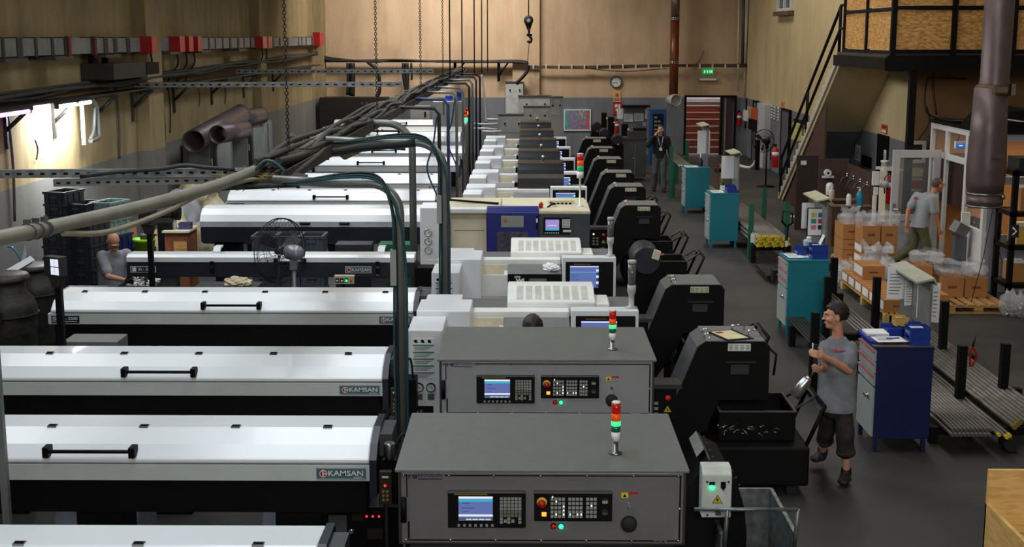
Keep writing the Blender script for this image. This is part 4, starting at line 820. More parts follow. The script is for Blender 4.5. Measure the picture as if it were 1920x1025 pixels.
def flat_paper(cx, cy, z, w, d, label, rz=0, name='paper_sheet', m=None, clip=False):
    b = B(Matrix.Translation((cx, cy, z)) @ Matrix.Rotation(rz, 4, 'Z')); 
    if clip: b.box(-w/2-.01, w/2+.01, -d/2-.01, d/2+.01, 0, .006, 1)
    b.box(-w/2, w/2, -d/2, d/2, .006 if clip else 0, .01 if clip else .004, 0)
    for i in range(6): b.box(-w*.4, w*(.1+.07*(i % 4)), d*(.35-.12*i), d*(.37-.12*i), .0045 if not clip else .0105, .0055 if not clip else .0115, 2)
    return tag(b.build(name, [m or M['paper'], M['black'], M['ink']]), label, 'paper sheet' if name == 'paper_sheet' else 'clipboard')
def part_bin(x0, x1, y0, y1, z, h, label, m, front=True, paper=False, name='part_bin'):
    t = thing(name, label, 'storage bin', ((x0+x1)/2, (y0+y1)/2, z))
    b = B(); e = .012
    b.box(x0, x1, y0, y1, z, z+e)
    for a, c_, f, g, k in ((x0, x0+e, y0, y1, h*.55), (x1-e, x1, y0, y1, h), (x0, x1, y0, y0+e, h), (x0, x1, y1-e, y1, h)): b.box(a, c_, f, g, z, z+k)
    b.box(x0, x1, y0, y1, z+h*.5, z+h*.52); b.build('tub', [m], t)
    b = B(); b.box(x0-.004, x1+.004, y0-.004, y0+.014, z+h-.01, z+h); b.box(x0-.004, x1+.004, y1-.014, y1+.004, z+h-.01, z+h); b.box(x1-.014, x1+.004, y0, y1, z+h-.01, z+h); b.build('rim', [m], t)
    b = B(); b.box(x0-.005, x0+.001, y0+.04, y1-.04, z+.03, z+h*.42); b.build('label_slot', [M['draw']], t)
    if paper: b = B(); b.box(x0+.03, x1-.04, y0+.02, y1-.02, z+h*.8, z+h*.81); b.build('contents', [M['paper']], t)
    return t
# teal, farthest and middle
c1, x0, x1, Y, y1, Hh = tool_cabinet(3.80, 31.0, 'farthest teal tool cabinet of the aisle, before the back door', M['teal'], M['draw'])
notice_board(x1-.05, Y+.1, y1+.5, 0, c1, khaki, .95); paper_on(4.12, 4.42, Y+.35, 1.4, 1.95, 'white sheet hung on the farthest cabinet board, under the back door', lines=False)
flat_paper(3.98, 31.25, 1.1, .3, .4, 'white sheet lying on top of the farthest teal cabinet', .1)
t = thing('spray_bottle', 'small dark spray bottle with pale neck on the farthest teal cabinet', 'bottle', (4.22, 31.4, 1.1)); B().lathe([(.05, 0), (.055, .02), (.05, .14), (.02, .19)], (4.22, 31.4, 1.1), 'z', 14).build('bottle', [M['navyb']], t); B().lathe([(.022, .19), (.022, .3), (.0, .31)], (4.22, 31.4, 1.1), 'z', 12).build('nozzle', [M['offw']], t)
c2, x0, x1, Y, y1, Hh = tool_cabinet(3.66, 25.8, 'second farthest teal tool cabinet, beside the yellow tipped bars', M['teal'], M['draw'])
notice_board(x1+.0, Y+.15, y1+.3, 0, c2, khaki, .75)
paper_on(3.98, 4.26, Y+.7, 1.32, 1.78, 'white sheet hung on the board of the second farthest teal cabinet', lines=False)
flat_paper(3.84, 26.05, 1.1, .24, .4, 'white framed sheet lying on the second farthest teal cabinet', 0, clip=True)
part_bin(4.02, 4.24, 25.85, 26.1, 1.1, .05, 'low dark blue tray on the second farthest teal cabinet', M['bincol'])
part_bin(4.06, 4.2, 26.15, 26.35, 1.1, .12, 'small blue bin on the second farthest teal cabinet', M['bincol'])
b = B(); b.box(3.95, 4.03, 26.3, 26.36, 1.1, 1.2, 0); b.lathe([(.03, .1), (.02, .18), (.012, .22)], (3.99, 26.33, 1.1), 'z', 12, 1); tag(b.build('canister', [M['paper'], M['green']]), 'small white canister with green neck on a teal cabinet', 'canister')
# teal near (pink trimmed drawers)
c3, x0, x1, Y, y1, Hh = tool_cabinet(3.645, 17.94, 'nearest teal tool cabinet, with pink edged drawers', M['teal'], M['pink'])
notice_board(x1-.03, Y+.1, y1+.35, 0, c3, khaki, .80)
flat_paper(3.80, 18.25, Hh, .22, .36, 'clipped white form lying on the nearest teal cabinet', .05, clip=True, name='clipboard')
flat_paper(3.98, 18.3, Hh, .12, .3, 'narrow white slip lying between clipboard and blue bins', .1)
part_bin(4.0, 4.22, 18.0, 18.22, Hh, .1, 'lower blue storage bin on the nearest teal cabinet', M['bincol'])
part_bin(4.0, 4.22, 18.0, 18.22, Hh+.1, .1, 'upper blue storage bin on the nearest teal cabinet, holding white paper', M['bincol'], paper=True)
part_bin(3.86, 3.98, 18.3, 18.5, Hh, .12, 'small blue bin behind the clipboard on the nearest teal cabinet', M['bincol'])
part_bin(3.96, 4.12, 18.42, 18.56, Hh, .1, 'dark brown bin at the rear of the nearest teal cabinet', M['sinkd'])
t = thing('desk_card', 'red and white folded card standing on the blue bins', 'card', (4.18, 18.12, Hh+.2)); b = B(); b.prism([(4.12, Hh+.2), (4.125, Hh+.2), (4.185, Hh+.33), (4.18, Hh+.33)], 'y', 18.04, 18.18, 0); b.build('front_leaf', [M['paper']], t); b = B(); b.prism([(4.225, Hh+.2), (4.23, Hh+.2), (4.185, Hh+.33), (4.18, Hh+.33)], 'y', 18.04, 18.18, 0); b.build('rear_leaf', [mat('card_red', (190, 70, 60), .6)], t)
yb = 18.35
t = thing('notice_frame', 'black framed notice with six coloured squares by the nearest teal cabinet', 'notice', (4.13, yb, 1.3))
p0, p1 = PY(1514, 441, yb), PY(1549, 391, yb)
B().box(p0.x-.012, p1.x+.012, yb-.005, yb+.02, p0.z-.012, p1.z+.012).build('frame', [M['black']], t); B().box(p0.x, p1.x, yb-.008, yb-.004, p0.z, p1.z).build('sheet', [M['paper']], t)
w = p1.x-p0.x; h = p1.z-p0.z
for i, cc in enumerate(((206, 196, 90), (40, 110, 160), (40, 150, 130), (200, 50, 60), (220, 120, 150), (26, 24, 28))):
    a = p0.x+w*(.16+.4*(i % 2)); z = p1.z-h*(.32+.23*(i//2)); B().box(a, a+w*.3, yb-.011, yb-.007, z, z+h*.17).build('colour_square', [mat('square_%d' % i, cc, .6)], t)
for i, (a, c_, y) in enumerate(((1502, 1527, 18.6), (1512, 1516, 18.5))):
    p0, p1 = PY(a, 428, y), PY(c_, 380, y); paper_on(p0.x, p1.x, y, p0.z, p1.z, ('white sheet hung behind the notice with coloured squares', 'edge of another framed sheet beside the coloured notice')[i], lines=False)
# navy cabinet
c4, x0, x1, Y, y1, Hh = tool_cabinet(3.51, 12.77, 'navy blue tool cabinet behind the young man', M['navy'], M['pink'])
b = B(); b.box(x0-.02, x1, Y, y1, Hh-.004, Hh+.004); b.build('mat', [mat('bench_mat', (96, 86, 62), .8, var=.2)], c4)
Hh += .004
notice_board(x1-.02, Y+.12, y1+.5, 0, c4, mat('roof_grey_red', (168, 170, 152), .5), .62)
t = thing('open_folder', 'open blue ring folder with white pages on the navy cabinet', 'folder', (3.62, 13.1, Hh))
b = B(); b.box(3.48, 3.6, 12.86, 13.38, Hh, Hh+.03); b.build('cover', [mat('folder_blue', (30, 40, 140), .4)], t); b = B(); b.box(3.52, 3.74, 13.12, 13.36, Hh+.02, Hh+.05); b.build('page_block', [M['paper']], t)
flat_paper(3.69, 12.95, Hh+.03, .3, .24, 'white sheet with a pen on it, front of the navy cabinet', .05)
b = B(); b.tube([(3.66, 12.94, Hh+.042), (3.80, 12.97, Hh+.042)], .006, 6); tag(b.build('pen', [M['bincol']]), 'blue pen lying on the white sheet', 'pen')
part_bin(3.86, 4.06, 12.8, 13.0, Hh, .09, 'lower blue bin at the front of the navy cabinet', M['bincol'])
part_bin(3.86, 4.06, 12.8, 13.0, Hh+.09, .09, 'upper blue bin at the front of the navy cabinet, holding paper', M['bincol'], paper=True)
part_bin(3.95, 4.06, 13.03, 13.2, Hh, .16, 'small dark blue bin behind the front blue bins', M['bincol'], paper=True)
part_bin(3.74, 3.9, 13.2, 13.45, Hh, .09, 'blue bin with grey label front at the rear of the navy cabinet', M['bincol'])
part_bin(3.9, 4.04, 13.3, 13.5, Hh, .08, 'green bin under the small yellow box', M['green'])
part_bin(3.86, 4.0, 13.34, 13.48, Hh+.08, .09, 'small yellow box holding white slips', mat('box_yellow', (206, 168, 80), .6), paper=True)
part_bin(3.88, 4.0, 13.52, 13.64, Hh, .13, 'small black box behind the yellow box', M['black'])
yb = 13.0
for a, c_, d, e, y, tl, tx in ((1662, 1702, 499, 560, 13.62, 0, 'large white drawing hung on the navy cabinet board'), (1694, 1718, 526, 572, 13.5, .3, 'white sheet with red stamp hung beside the large drawing'), (1717, 1741, 534, 595, 13.3, .15, 'white sheet curling at its foot, nearest on the navy cabinet board'), (1746, 1764, 530, 604, 13.25, -.5, 'grey backed sheet hung on the far side of the navy cabinet board')):
    p0, p1 = PY(a, e, y), PY(c_, d, y); paper_on(p0.x, p1.x, y, p0.z, p1.z, tx, tl)
# ================================================================== STEEL BARS AND THEIR RACKS
def rack_post(x, Y, label, h=.95, m=None, cap=None):
    b = B(); b.box(x-.045, x+.045, Y-.045, Y+.045, 0, h, 0); b.box(x-.03, x+.03, Y-.03, Y+.03, h, h+.003, 1)
    if cap: b.box(x-.047, x+.047, Y-.047, Y+.047, h*.0, h*.28, 2)
    return tag(b.build('rack_post', [m or M['black'], M['rubber'], M['green']]), label, 'rack post', 'upright posts of the bar racks')
barm = mat('bar_steel', (112, 108, 102), .5, metal=.6, var=.15)
bard = mat('bar_dark', (58, 56, 54), .5, metal=.6)
def bar_proto(L, r, tip=None, bm_=None):
    b = B(); b.tube([(0, 0, 0), (0, L, 0)], r, 8, 0)
    if tip: b.tube([(0, -.012, 0), (0, .05, 0)], r*1.02, 8, 1)
    return b.build('steel_bar', [bm_ or barm, tip or barm], org=(0, 0, 0))
def bars(spots, L, r, label, group, tip=None, rz=0., bm_=None):
    o = bar_proto(L, r, tip, bm_); tag(o, label, 'steel bar', group)
    for i, s in enumerate(spots):
        c = o if i == 0 else o.copy()
        if i: C.objects.link(c)
        c.location = s; c.rotation_euler = (0, 0, rz)
def rack_base(x0, x1, ys, label, z=.18, m=None):
    t = thing('bar_rack', label, 'bar rack', ((x0+x1)/2, (ys[0]+ys[-1])/2, 0))
    for y in ys: B().box(x0, x1, y-.05, y+.05, z-.08, z).box(x0, x0+.08, y-.05, y+.05, 0, z-.08).box(x1-.08, x1, y-.05, y+.05, 0, z-.08).build('cross_beam', [m or M['black']], t)
    return t
# near pair of bundles right of the navy cabinet
rack_base(4.2, 5.7, (13.1, 14.6, 16.2), 'low black bar rack right of the navy cabinet')
sp = [(4.31+i*.042+(j % 2)*.02, 12.7+.05*((i*3+j) % 3), .205+j*.04) for j in range(2) for i in range(10)]
bars(sp, 4.4, .019, 'long dull steel bar in the bundle beside the navy cabinet', 'bars in the bundle beside the navy cabinet')
bars([(4.78, 12.72, .205), (4.83, 12.64, .205), (4.88, 12.7, .205)], 4.4, .02, 'steel bar with yellow painted tip next to the near bundle', 'yellow tipped bars by the near bundle', M['yellow'])
sp = [(5.02+i*.062, 12.95+.09*(i % 3), .215) for i in range(9)]
bars(sp, 4.2, .027, 'thick steel bar with yellowed end in the far right bundle', 'thick bars at the right frame edge', mat('bar_end_ochre', (120, 104, 40), .6))
b = B(); b.lathe([(.07, -.1), (.07, .1)], (4.93, 12.85, .08), 'y', 16, 0); tag(b.build('rack_roller', [M['rubber']]), 'small black roller under the yellow tipped bars', 'roller')
for x, Y, h, tx, cp_ in ((5.33, 16.3, .85, 'plain black rack post farthest behind the navy cabinet bars', 0), (4.80, 14.0, .82, 'black rack post with green foot and red pliers hooked on it', 1), (5.42, 14.4, .75, 'black rack post nearest the right frame edge', 0), (4.62, 16.9, 1.05, 'black rack post between yellow box and cardboard pallet', 0), (3.38, 14.9, 1.0, 'black open topped tube post directly behind the young man’s shoulder', 0), (4.05, 17.2, 1.0, 'black rack post right of the young man’s head', 0), (4.46, 18.6, 1.02, 'black rack post with a hook of wire beside the clear bags', 0), (3.92, 19.2, 1.0, 'black rack post behind the nearest teal cabinet', 0)):
    rack_post(x, Y, tx, h, cap=cp_)
t = thing('pliers', 'pair of red handled pliers hooked on the green footed post', 'pliers', (4.9, 14.0, .8))
b = B(); b.tube(spline([(4.88, 13.95, .82), (4.87, 13.95, .72), (4.88, 13.95, .6)]), .012, 6); b.tube(spline([(4.9, 13.95, .82), (4.94, 13.95, .72), (4.90, 13.95, .6)]), .012, 6); b.build('grip', [M['red']], t)
b = B(); b.tube([(4.89, 13.95, .82), (4.92, 13.95, .95)], [.016, .005], 6); b.build('jaw', [M['rubber']], t)
# middle rack: four bright bars and a cross beam
rack_base(3.95, 4.6, (16.0, 18.6, 20.0), 'black bar rack between the navy and teal cabinets', z=.5)
bars([(4.17+i*.055, 14.6, .53) for i in range(5)], 5.6, .016, 'bright steel bar on the rack between navy and teal cabinets', 'bright bars between the navy and teal cabinets')
bars([(3.66+i*.045, 15.1, .3) for i in range(6)], 2.75, .017, 'dark steel bar low behind the young man', 'dark bars behind the young man', bm_=bard)
rack_base(3.6, 3.95, (15.4, 17.4), 'low rack under the dark bars behind the young man', z=.28)
b = B(); b.box(3.95, 4.5, 18.85, 18.95, .78, .9, 0); tag(b.build('rack_beam', [M['sinkd']]), 'rusty brown cross beam bridging two rack posts', 'beam')
# far bundle with yellow ends
rack_base(4.22, 4.95, (24.1, 26.5, 28.6), 'teal posted bar rack carrying the yellow ended bundle', z=.32, m=M['black'])
sp = []
for j in range(5):
    for i in range(12-(j > 3)*3): sp.append((4.30+i*.05+(j % 2)*.025, 23.9+.03*((i+j) % 3), .345+j*.042))
bars(sp, 5.2, .0235, 'steel bar with yellow end in the bundle by the teal cabinet', 'yellow ended bars in the bundle by the teal cabinet', M['yellow'])
for x, Y, tx in ((4.27, 24.5, 'teal rack post left of the yellow ended bundle, with white tag'), (5.0, 27.2, 'teal rack post at the rear right of the yellow ended bundle'), (5.0, 24.8, 'teal rack post right of the yellow ended bundle')):
    rack_post(x, Y, tx, 1.05, M['green'])
paper_on(4.2, 4.34, 24.1, .38, .55, 'white tag hung at the foot of the yellow ended bundle', lines=False)
# stacked pale tubes behind the middle teal cabinet and the frame
rack_base(4.2, 4.8, (30.3, 32.5), 'pale tube rack behind the second farthest teal cabinet', z=.3)
bars([(4.36+i*.05, 29.8-.0*i, .35+j*.05) for j in range(7) for i in range(4-j//3)], 3.6, .021, 'pale tube end in the stack behind the middle teal cabinet', 'pale tubes behind the middle teal cabinet', M['offw'])
bars([(3.95+i*.06, 33.5, .9) for i in range(6)], 5.0, .02, 'bright bar on the rack behind the farthest teal cabinet', 'bright bars behind the farthest teal cabinet', M['offw'])
rack_base(3.85, 4.4, (34.2, 37.5), 'teal bar rack behind the farthest teal cabinet', z=.88, m=M['green'])
for x, Y, tx in ((3.8, 34, 'teal rack post left of the bright bars behind the farthest cabinet'), (4.45, 36, 'teal rack post right of the bright bars behind the farthest cabinet')): rack_post(x, Y, tx, 1.35, M['green'])
t = thing('trestle', 'weathered wooden trestle behind the second farthest teal cabinet', 'trestle', (4.75, 31.5, 0)); b = B(); b.box(4.66, 4.72, 31.3, 31.4, 0, 1.15); b.box(4.95, 5.0, 31.3, 31.4, 0, .95, 1); b.build('upright', [M['pal'], M['black']], t); b = B(); b.box(4.55, 5.0, 31.3, 31.4, .95, 1.05); b.build('cross_bar', [M['sinkd']], t)
# ================================================================== PALLETS, CARTONS, CLEAR BAGS
def pallet(x0, x1, y0, y1, label, m, rz=0):
    t = thing('pallet', label, 'pallet', ((x0+x1)/2, (y0+y1)/2, 0))
    n = 6; w = (y1-y0); 
    for i in range(n):
        a = x0+(x1-x0)*i/n; B().box(a+.01, a+(x1-x0)/n*.72, y0, y1, .115, .14).build('deck_board', [m], t)
    for y in (y0, (y0+y1)/2-.05, y1-.1):
        B().box(x0, x1, y, y+.1, .095, .115).build('stringer_board', [m], t); B().box(x0, x1, y, y+.1, 0, .02).build('bottom_board', [m], t)
        for x in (x0, (x0+x1)/2-.07, x1-.14): B().box(x, x+.14, y, y+.1, .02, .095).build('block', [m], t)
    return t
def carton(x0, x1, y0, y1, z0, z1, label, group, open_=False, note=(), stack=True):
    t = thing('carton', label, 'cardboard box', ((x0+x1)/2, (y0+y1)/2, z0), group)
    b = B(); e = .008
    if open_:
        for a, c_, f, g in ((x0, x0+e, y0, y1), (x1-e, x1, y0, y1), (x0, x1, y0, y0+e), (x0, x1, y1-e, y1)): b.box(a, c_, f, g, z0, z1)
        b.box(x0, x1, y0, y1, z0, z0+e); b.box(x0+e, x1-e, y0+e, y1-e, z0, z1-.06, 1)
    else: b.box(x0, x1, y0, y1, z0, z1)
    b.build('box', [M['card'], M['cardd']], t)
    if not open_: B().box(x0, x1, (y0+y1)/2-.025, (y0+y1)/2+.025, z1, z1+.002).build('tape', [M['cardd']], t)
    for k in note:
        w = x1-x0; h = z1-z0; b = B()
        if k == 'front': b.box(x0+w*.12, x1-w*.2, y0-.003, y0, z0+h*.2, z1-h*.15, 0); b.box(x0+w*.2, x1-w*.45, y0-.005, y0-.002, z0+h*.5, z0+h*.56, 1)
        if k == 'left': b.box(x0-.003, x0, y0+.04, y1-.04, z0+h*.2, z1-h*.15, 0)
        b.build('note', [M['paper'], M['ink']], t)
    if 'front' not in note: b = B(); w = x1-x0; b.box(x0+w*.3, x1-w*.3, y0-.002, y0, z0+(z1-z0)*.45, z0+(z1-z0)*.58); b.build('print', [mat('print_brown', (120, 74, 44), .8)], t)
    return t
def clear_bag(c, r, h, label, seed, parts=True, open_top=True, base_z=0):
    rd = random.Random(seed); t = thing('clear_bag', label, 'plastic bag', c, 'clear plastic bags of turned parts')
    n, k = 22, 8; vs = []; fs = []
    for i in range(k+1):
        u = i/k
        for j in range(n):
            q = 2*PI*j/n; w = 1+.13*math.sin(3*q+seed)+.09*math.sin(7*q+u*5+seed)+rd.uniform(-.05, .05)
            rr = r*w*(.9+.25*math.sin(u*PI*.9) if u < .75 else 1.0-.25*math.sin(u*9+seed))
            vs.append(Vector(c)+Vector((rr*math.cos(q), rr*math.sin(q), h*u+(rd.uniform(-.03, .05)*h*4*u if i == k else 0)+.003)))
    for i in range(k):
        for j in range(n): fs.append((i*n+j, i*n+(j+1) % n, (i+1)*n+(j+1) % n, (i+1)*n+j))
    b = B(); b.add(vs, fs, 0, True); b.build('film', [M['film']], t)
    if parts:
        b = B()
        for i in range(150):
            q = rd.uniform(0, 2*PI); e = r*.9*math.sqrt(rd.random()); z = c[2]+.02+rd.random()*h*.4*(1.15-e/r*.5)
            p = Vector((c[0]+e*math.cos(q), c[1]+e*math.sin(q), z)); d = Vector((rd.uniform(-1, 1), rd.uniform(-1, 1), rd.uniform(-.5, .5))).normalized()*.035
            b.tube([p-d, p+d], .013, 6)
        o = b.build('turned_parts', [M['chips']], t); o['kind'] = 'stuff'
    return t
# pallet by the office door with two columns of cartons
pallet(5.75, 6.6, 22.9, 24.3, 'wooden pallet under the tall carton stack by the office door', M['pal'])
g = 'cartons stacked by the office door'
for i, (a, c_) in enumerate(((5.98, 6.29), (6.31, 6.6))):
    for j in range(2): carton(a, c_, 22.95, 23.5, .15+j*.19, .33+j*.19, ('front left' if i == 0 else 'front right')+(' bottom' if j == 0 else ' middle')+' carton with white label, stack by the office door', g, note=('front', 'left'))
    carton(a, c_, 22.95, 23.5, .53, .86, ('front left' if i == 0 else 'front right')+' open carton lined with plastic, top of the door stack', g, open_=True)
for j, (z0, z1) in enumerate(((.15, .33), (.34, .52), (.53, .8))): carton(5.78, 6.1, 23.55, 24.2, z0, z1, ('bottom', 'middle', 'topmost')[j]+' carton of the rear column in the door stack', g, open_=j == 2)
clear_bag((6.12, 23.2, .8), .17, .28, 'clear plastic liner bulging from the front left door carton', 4, False)
clear_bag((6.46, 23.2, .8), .17, .25, 'clear plastic liner pointing up from the front right door carton', 9, False)
clear_bag((5.97, 23.85, .74), .18, .3, 'frosty gathered plastic liner on the rear door carton', 13, False)
# pallet with labelled cartons at mid floor
pm = mat('pallet_bright', (206, 172, 96), .7, var=.1)
pallet(5.3, 5.78, 18.9, 21.6, 'long pallet of labelled cartons behind the navy cabinet papers', pm)
g = 'cartons on the long pallet'
for j in range(6): carton(5.30, 5.74, 18.95+j*.44, 19.36+j*.44, .145, .33, 'low carton with white side label, '+('nearest', 'second', 'third', 'fourth', 'fifth', 'farthest')[j]+' on the long pallet', g, note=('left',))
carton(5.4, 5.75, 20.6, 21.2, .335, .55, 'single carton with printed front on top of the long pallet row', g, note=('left',))
# pallet of open cartons by the glazed office
pallet(6.42, 7.4, 19.55, 20.75, 'empty fronted wooden pallet carrying two open cartons', M['pal'])
g = 'open cartons before the glazed office'
carton(6.5, 6.85, 20.1, 20.65, .145, .46, 'left open carton on the pallet before the glazed office', g, open_=True)
carton(6.87, 7.22, 20.1, 20.65, .145, .45, 'right open carton on the pallet before the glazed office', g, open_=True)
carton(6.05, 6.38, 20.2, 20.8, .3, .62, 'tall carton leaning left of the two open cartons', g, open_=True)
carton(6.05, 6.4, 19.4, 20.1, .14, .32, 'flat carton at the left end of the front pallet', g)
pallet(6.0, 6.38, 19.3, 20.85, 'narrow pallet end under the tall carton', M['pal'])
clear_bag((6.75, 20.4, .43), .26, .2, 'clear plastic spilling over the left open carton', 21, False)
clear_bag((7.12, 20.4, .43), .17, .24, 'clear plastic standing up in the right open carton', 25, False)
clear_bag((6.4, 20.6, .6), .22, .2, 'crumpled shiny plastic on the tall carton', 29, False)
# clear bags of parts on the floor
clear_bag((5.45, 21.75, 0), .20, .42, 'open clear bag of metal parts, leftmost on the floor', 31)
clear_bag((5.9, 21.6, 0), .24, .50, 'large knotted clear bag of metal parts beside the long pallet', 35)
clear_bag((6.05, 22.3, .05), .24, .55, 'tall twisted clear bag behind the two floor bags', 39)
clear_bag((7.45, 19.45, 0), .2, .36, 'grey plastic bag at the right frame edge', 43)
# wooden crate, bottom right
t = thing('wooden_crate', 'open plywood crate cut off by the bottom right corner', 'crate', (3.8, 8.6, 0))
cx0, cx1, cy0, cy1 = 3.37, 4.4, 7.9, 9.14
hz = .8
for nm, a in (('side_board', (cx0, cx0+.03, cy0, cy1, 0, hz)), ('end_board', (cx0, cx1, cy1-.03, cy1, 0, hz+.26)), ('side_board', (cx1-.03, cx1, cy0, cy1, 0, hz)), ('end_board', (cx0, cx1, cy0, cy0+.03, 0, hz))): B().box(*a).build(nm, [M['ply']], t, bevel=.003)
B().box(cx0+.03, cx1-.03, cy0+.03, cy1-.03, .34, .38).build('floor_board', [M['ply']], t)
B().box(cx0+.03, cx1-.03, cy1-.13, cy1-.03, .62, .65).build('batten', [M['ply']], t)
for k in range(3):
    b = B(); yk = 8.85-k*.16; x = 3.62+.04*k
    for a, c_, d, e in ((x, x+.03, 0, .22), (x+.12, x+.15, 0, .22), (x, x+.15, 0, .03), (x, x+.15, .19, .22)): b.box(a, c_, yk, yk+.1, .38+d, .38+e)
    tag(b.build('casting', [M['duct']]), ('farthest', 'middle', 'nearest')[k]+' square metal casting standing inside the plywood crate', 'casting', 'castings in the plywood crate')
# ================================================================== WASH PLACE, OFFICE SIDE, RIGHT WALL
# brown wash counter under the stairs with taps and bottles
t = thing('wash_counter', 'brown wash trough counter under the stairs', 'wash counter', (6.6, 27.2, 0))
wx0, wx1, wy0, wy1, wz = 6.16, 7.0, 26.05, 28.3, .8
b = B(); b.box(wx0, wx0+.05, wy0, wy1, 0, wz, 0); b.box(wx0, wx1, wy0, wy0+.05, 0, wz, 1); b.box(wx1-.05, wx1, wy0, wy1, 0, 1.46, 1); b.box(6.38, wx1, wy1, wy1+.04, 0, 1.56, 1); b.build('panel', [M['sinkb'], M['sinkd']], t)
b = B(); b.box(wx0-.02, wx0+.12, wy0-.02, wy1, wz, wz+.02, 0); b.box(wx0, wx1-.05, wy0-.02, wy0+.3, wz, wz+.02, 0); b.box(wx0, wx1-.05, wy0+1.0, wy0+1.3, wz, wz+.02, 0); b.box(wx0+.05, wx1-.05, wy0+.1, wy1-.1, wz-.25, wz-.22, 1); b.build('top', [mat('trim_tan', (122, 100, 82), .4), M['sinkd']], t)
b = B(); b.tube([(wx1-.08, wy0+.1, 1.2), (wx1-.08, wy1-.1, 1.2)], .012, 6); b.build('water_pipe', [M['duct']], t)
for i in range(4):
    y = wy0+.25+i*.56; b = B(); b.lathe([(.02, 0), (.025, .03), (.015, .05)], (wx1-.1, y, 1.19), 'z', 10, 0); b.ball((wx1-.1, y, 1.26), .028, 8, 6, 0); b.tube([(wx1-.1, y, 1.2), (wx1-.2, y, 1.18), (wx1-.28, y, .98)], .013, 6, 1); b.build('tap', [M['chrome'], M['duct']], t)
def pump_bottle(p, h, r, label, m, pump=True, capm=None):
    t = thing('soap_bottle', label, 'bottle', p); b = B(); b.lathe([(r*.95, 0), (r, .01), (r, h*.6), (r*.75, h*.72), (r*.3, h*.8)], p, 'z', 16); b.build('body', [m], t)
    b = B(); b.lathe([(r*.35, h*.8), (r*.35, h*.88), (r*.12, h*.89), (r*.12, h)], p, 'z', 10)
    if pump: b.tube([(p[0], p[1], p[2]+h), (p[0]-r*.9, p[1], p[2]+h*.98)], r*.14, 6)
    b.build('pump', [capm or M['offw']], t); return t
pump_bottle((6.52, 27.9, wz+.02), .34, .085, 'large white soap bottle with dark label, farthest on the counter', M['offw'], capm=M['black'])
pump_bottle((6.4, 27.2, wz+.02), .27, .06, 'short cream pump bottle in the middle of the counter', mat('soap_cream', (206, 204, 180), .4))
pump_bottle((6.5, 26.15, wz+.02), .3, .05, 'slim white bottle with black cap beside the blue one', M['offw'], capm=M['black'])
pump_bottle((6.72, 26.17, wz+.02), .36, .068, 'blue soap bottle with white pump', M['soap'])
b = B(); b.box(5.9, 6.36, 28.36, 28.44, 0, 1.62); tag(b.build('tall_board', [mat('panel_dark_umber', (44, 30, 26), .6)]), 'tall dark brown board beside the foot of the stairs', 'board')
p = PY(1507, 305, 28.35); b = B(); b.box(p.x-.06, p.x+.06, 28.345, 28.36, p.z-.045, p.z+.045); tag(b.build('wall_plate', [M['offw']]), 'small white plate on the tall dark panel', 'plate')
t = thing('paper_holder', 'white paper roll holder fixed on the brown splash board', 'dispenser', (6.6, 28.25, 1.2)); p = PY(1552, 324, 28.2); b = B(); b.lathe([(.075, -.06), (.075, .06)], (p.x, 28.22, p.z), 'y', 16, 0); b.lathe([(.025, -.07), (.025, -.061)], (p.x, 28.22, p.z), 'y', 10, 1); b.build('roll', [M['paper'], M['black']], t); b = B(); b.box(p.x-.1, p.x+.14, 28.2, 28.3, p.z-.11, p.z-.07); b.build('bracket', [M['paper']], t)
# pier with dispensers, extinguisher, signs
struct(B().box(6.97, 7.34, 25.2, 26.0, 0, 1.62).build('trim_9', [mat('pier_cream', (204, 194, 170), .8, var=.04)]))
PYP = 25.19
def wallbox(px0, py0, px1, py1, Y, label, name, cat, m, d=.06, nm='body'):
    a, c_ = PY(px0, py1, Y), PY(px1, py0, Y); t = thing(name, label, cat, ((a.x+c_.x)/2, Y, a.z)); B().box(a.x, c_.x, Y-d, Y, a.z, c_.z).build(nm, [m], t, bevel=.008); return t, a, c_
for (a, c_, d, e), tx, nm, cat in (((1634, 321, 1648, 347), 'white wall dispenser, uppermost on the dark strip by the counter', 'dispenser', 'dispenser'), ((1637, 350, 1646, 365), 'small white notice under the uppermost dispenser', 'wall_notice', 'sign'), ((1633, 366, 1643, 425), 'tall white wall dispenser lowest on the dark strip', 'dispenser', 'dispenser')):
    wallbox(a, c_, d, e, 24.9, tx, nm, cat, M['offw'])
a, c_ = PY(1637, 432, 24.92), PY(1650, 318, 24.92); tag(B().box(a.x, c_.x, 24.92, 24.97, 0, c_.z).build('backing_strip', [M['black']]), 'tall black strip carrying white dispensers beside the counter', 'panel')
def extinguisher(p, h, label, k=1.):
    t = thing('fire_extinguisher', label, 'fire extinguisher', p); r = h*.15; b = B(); b.lathe([(r*.9, 0), (r, .02), (r, h*.72), (r*.7, h*.84), (r*.3, h*.88)], p, 'z', 18); b.build('cylinder', [M['red']], t)
    b = B(); b.lathe([(r*.32, h*.87), (r*.32, h*.95)], p, 'z', 10); b.box(p[0]-r*.9, p[0]+r*.3, p[1]-.015, p[1]+.015, p[2]+h*.94, p[2]+h); b.tube(spline([(p[0]-r*.5, p[1], p[2]+h*.92), (p[0]-r*1.4, p[1], p[2]+h*.75), (p[0]-r*1.25, p[1], p[2]+h*.3)]), r*.14, 6); b.build('valve', [M['black']], t)
    b = B(); b.lathe([(r*1.01, h*.5), (r*1.01, h*.66)], p, 'z', 18); b.build('label_band', [M['paper']], t); return t
p = PY(1671, 381, 25.05); extinguisher((p.x-.02, 25.05, p.z), .62, 'red fire extinguisher hung beside the office door')
p = PX(1470, 308, 6.4); extinguisher((6.42, 33.6, .85), .6, 'red fire extinguisher seen between the stair railings')
p = PY(1386, 236, 46.55); extinguisher((p.x, 46.55, p.z), .55, 'red fire extinguisher on the back wall right of the open door')
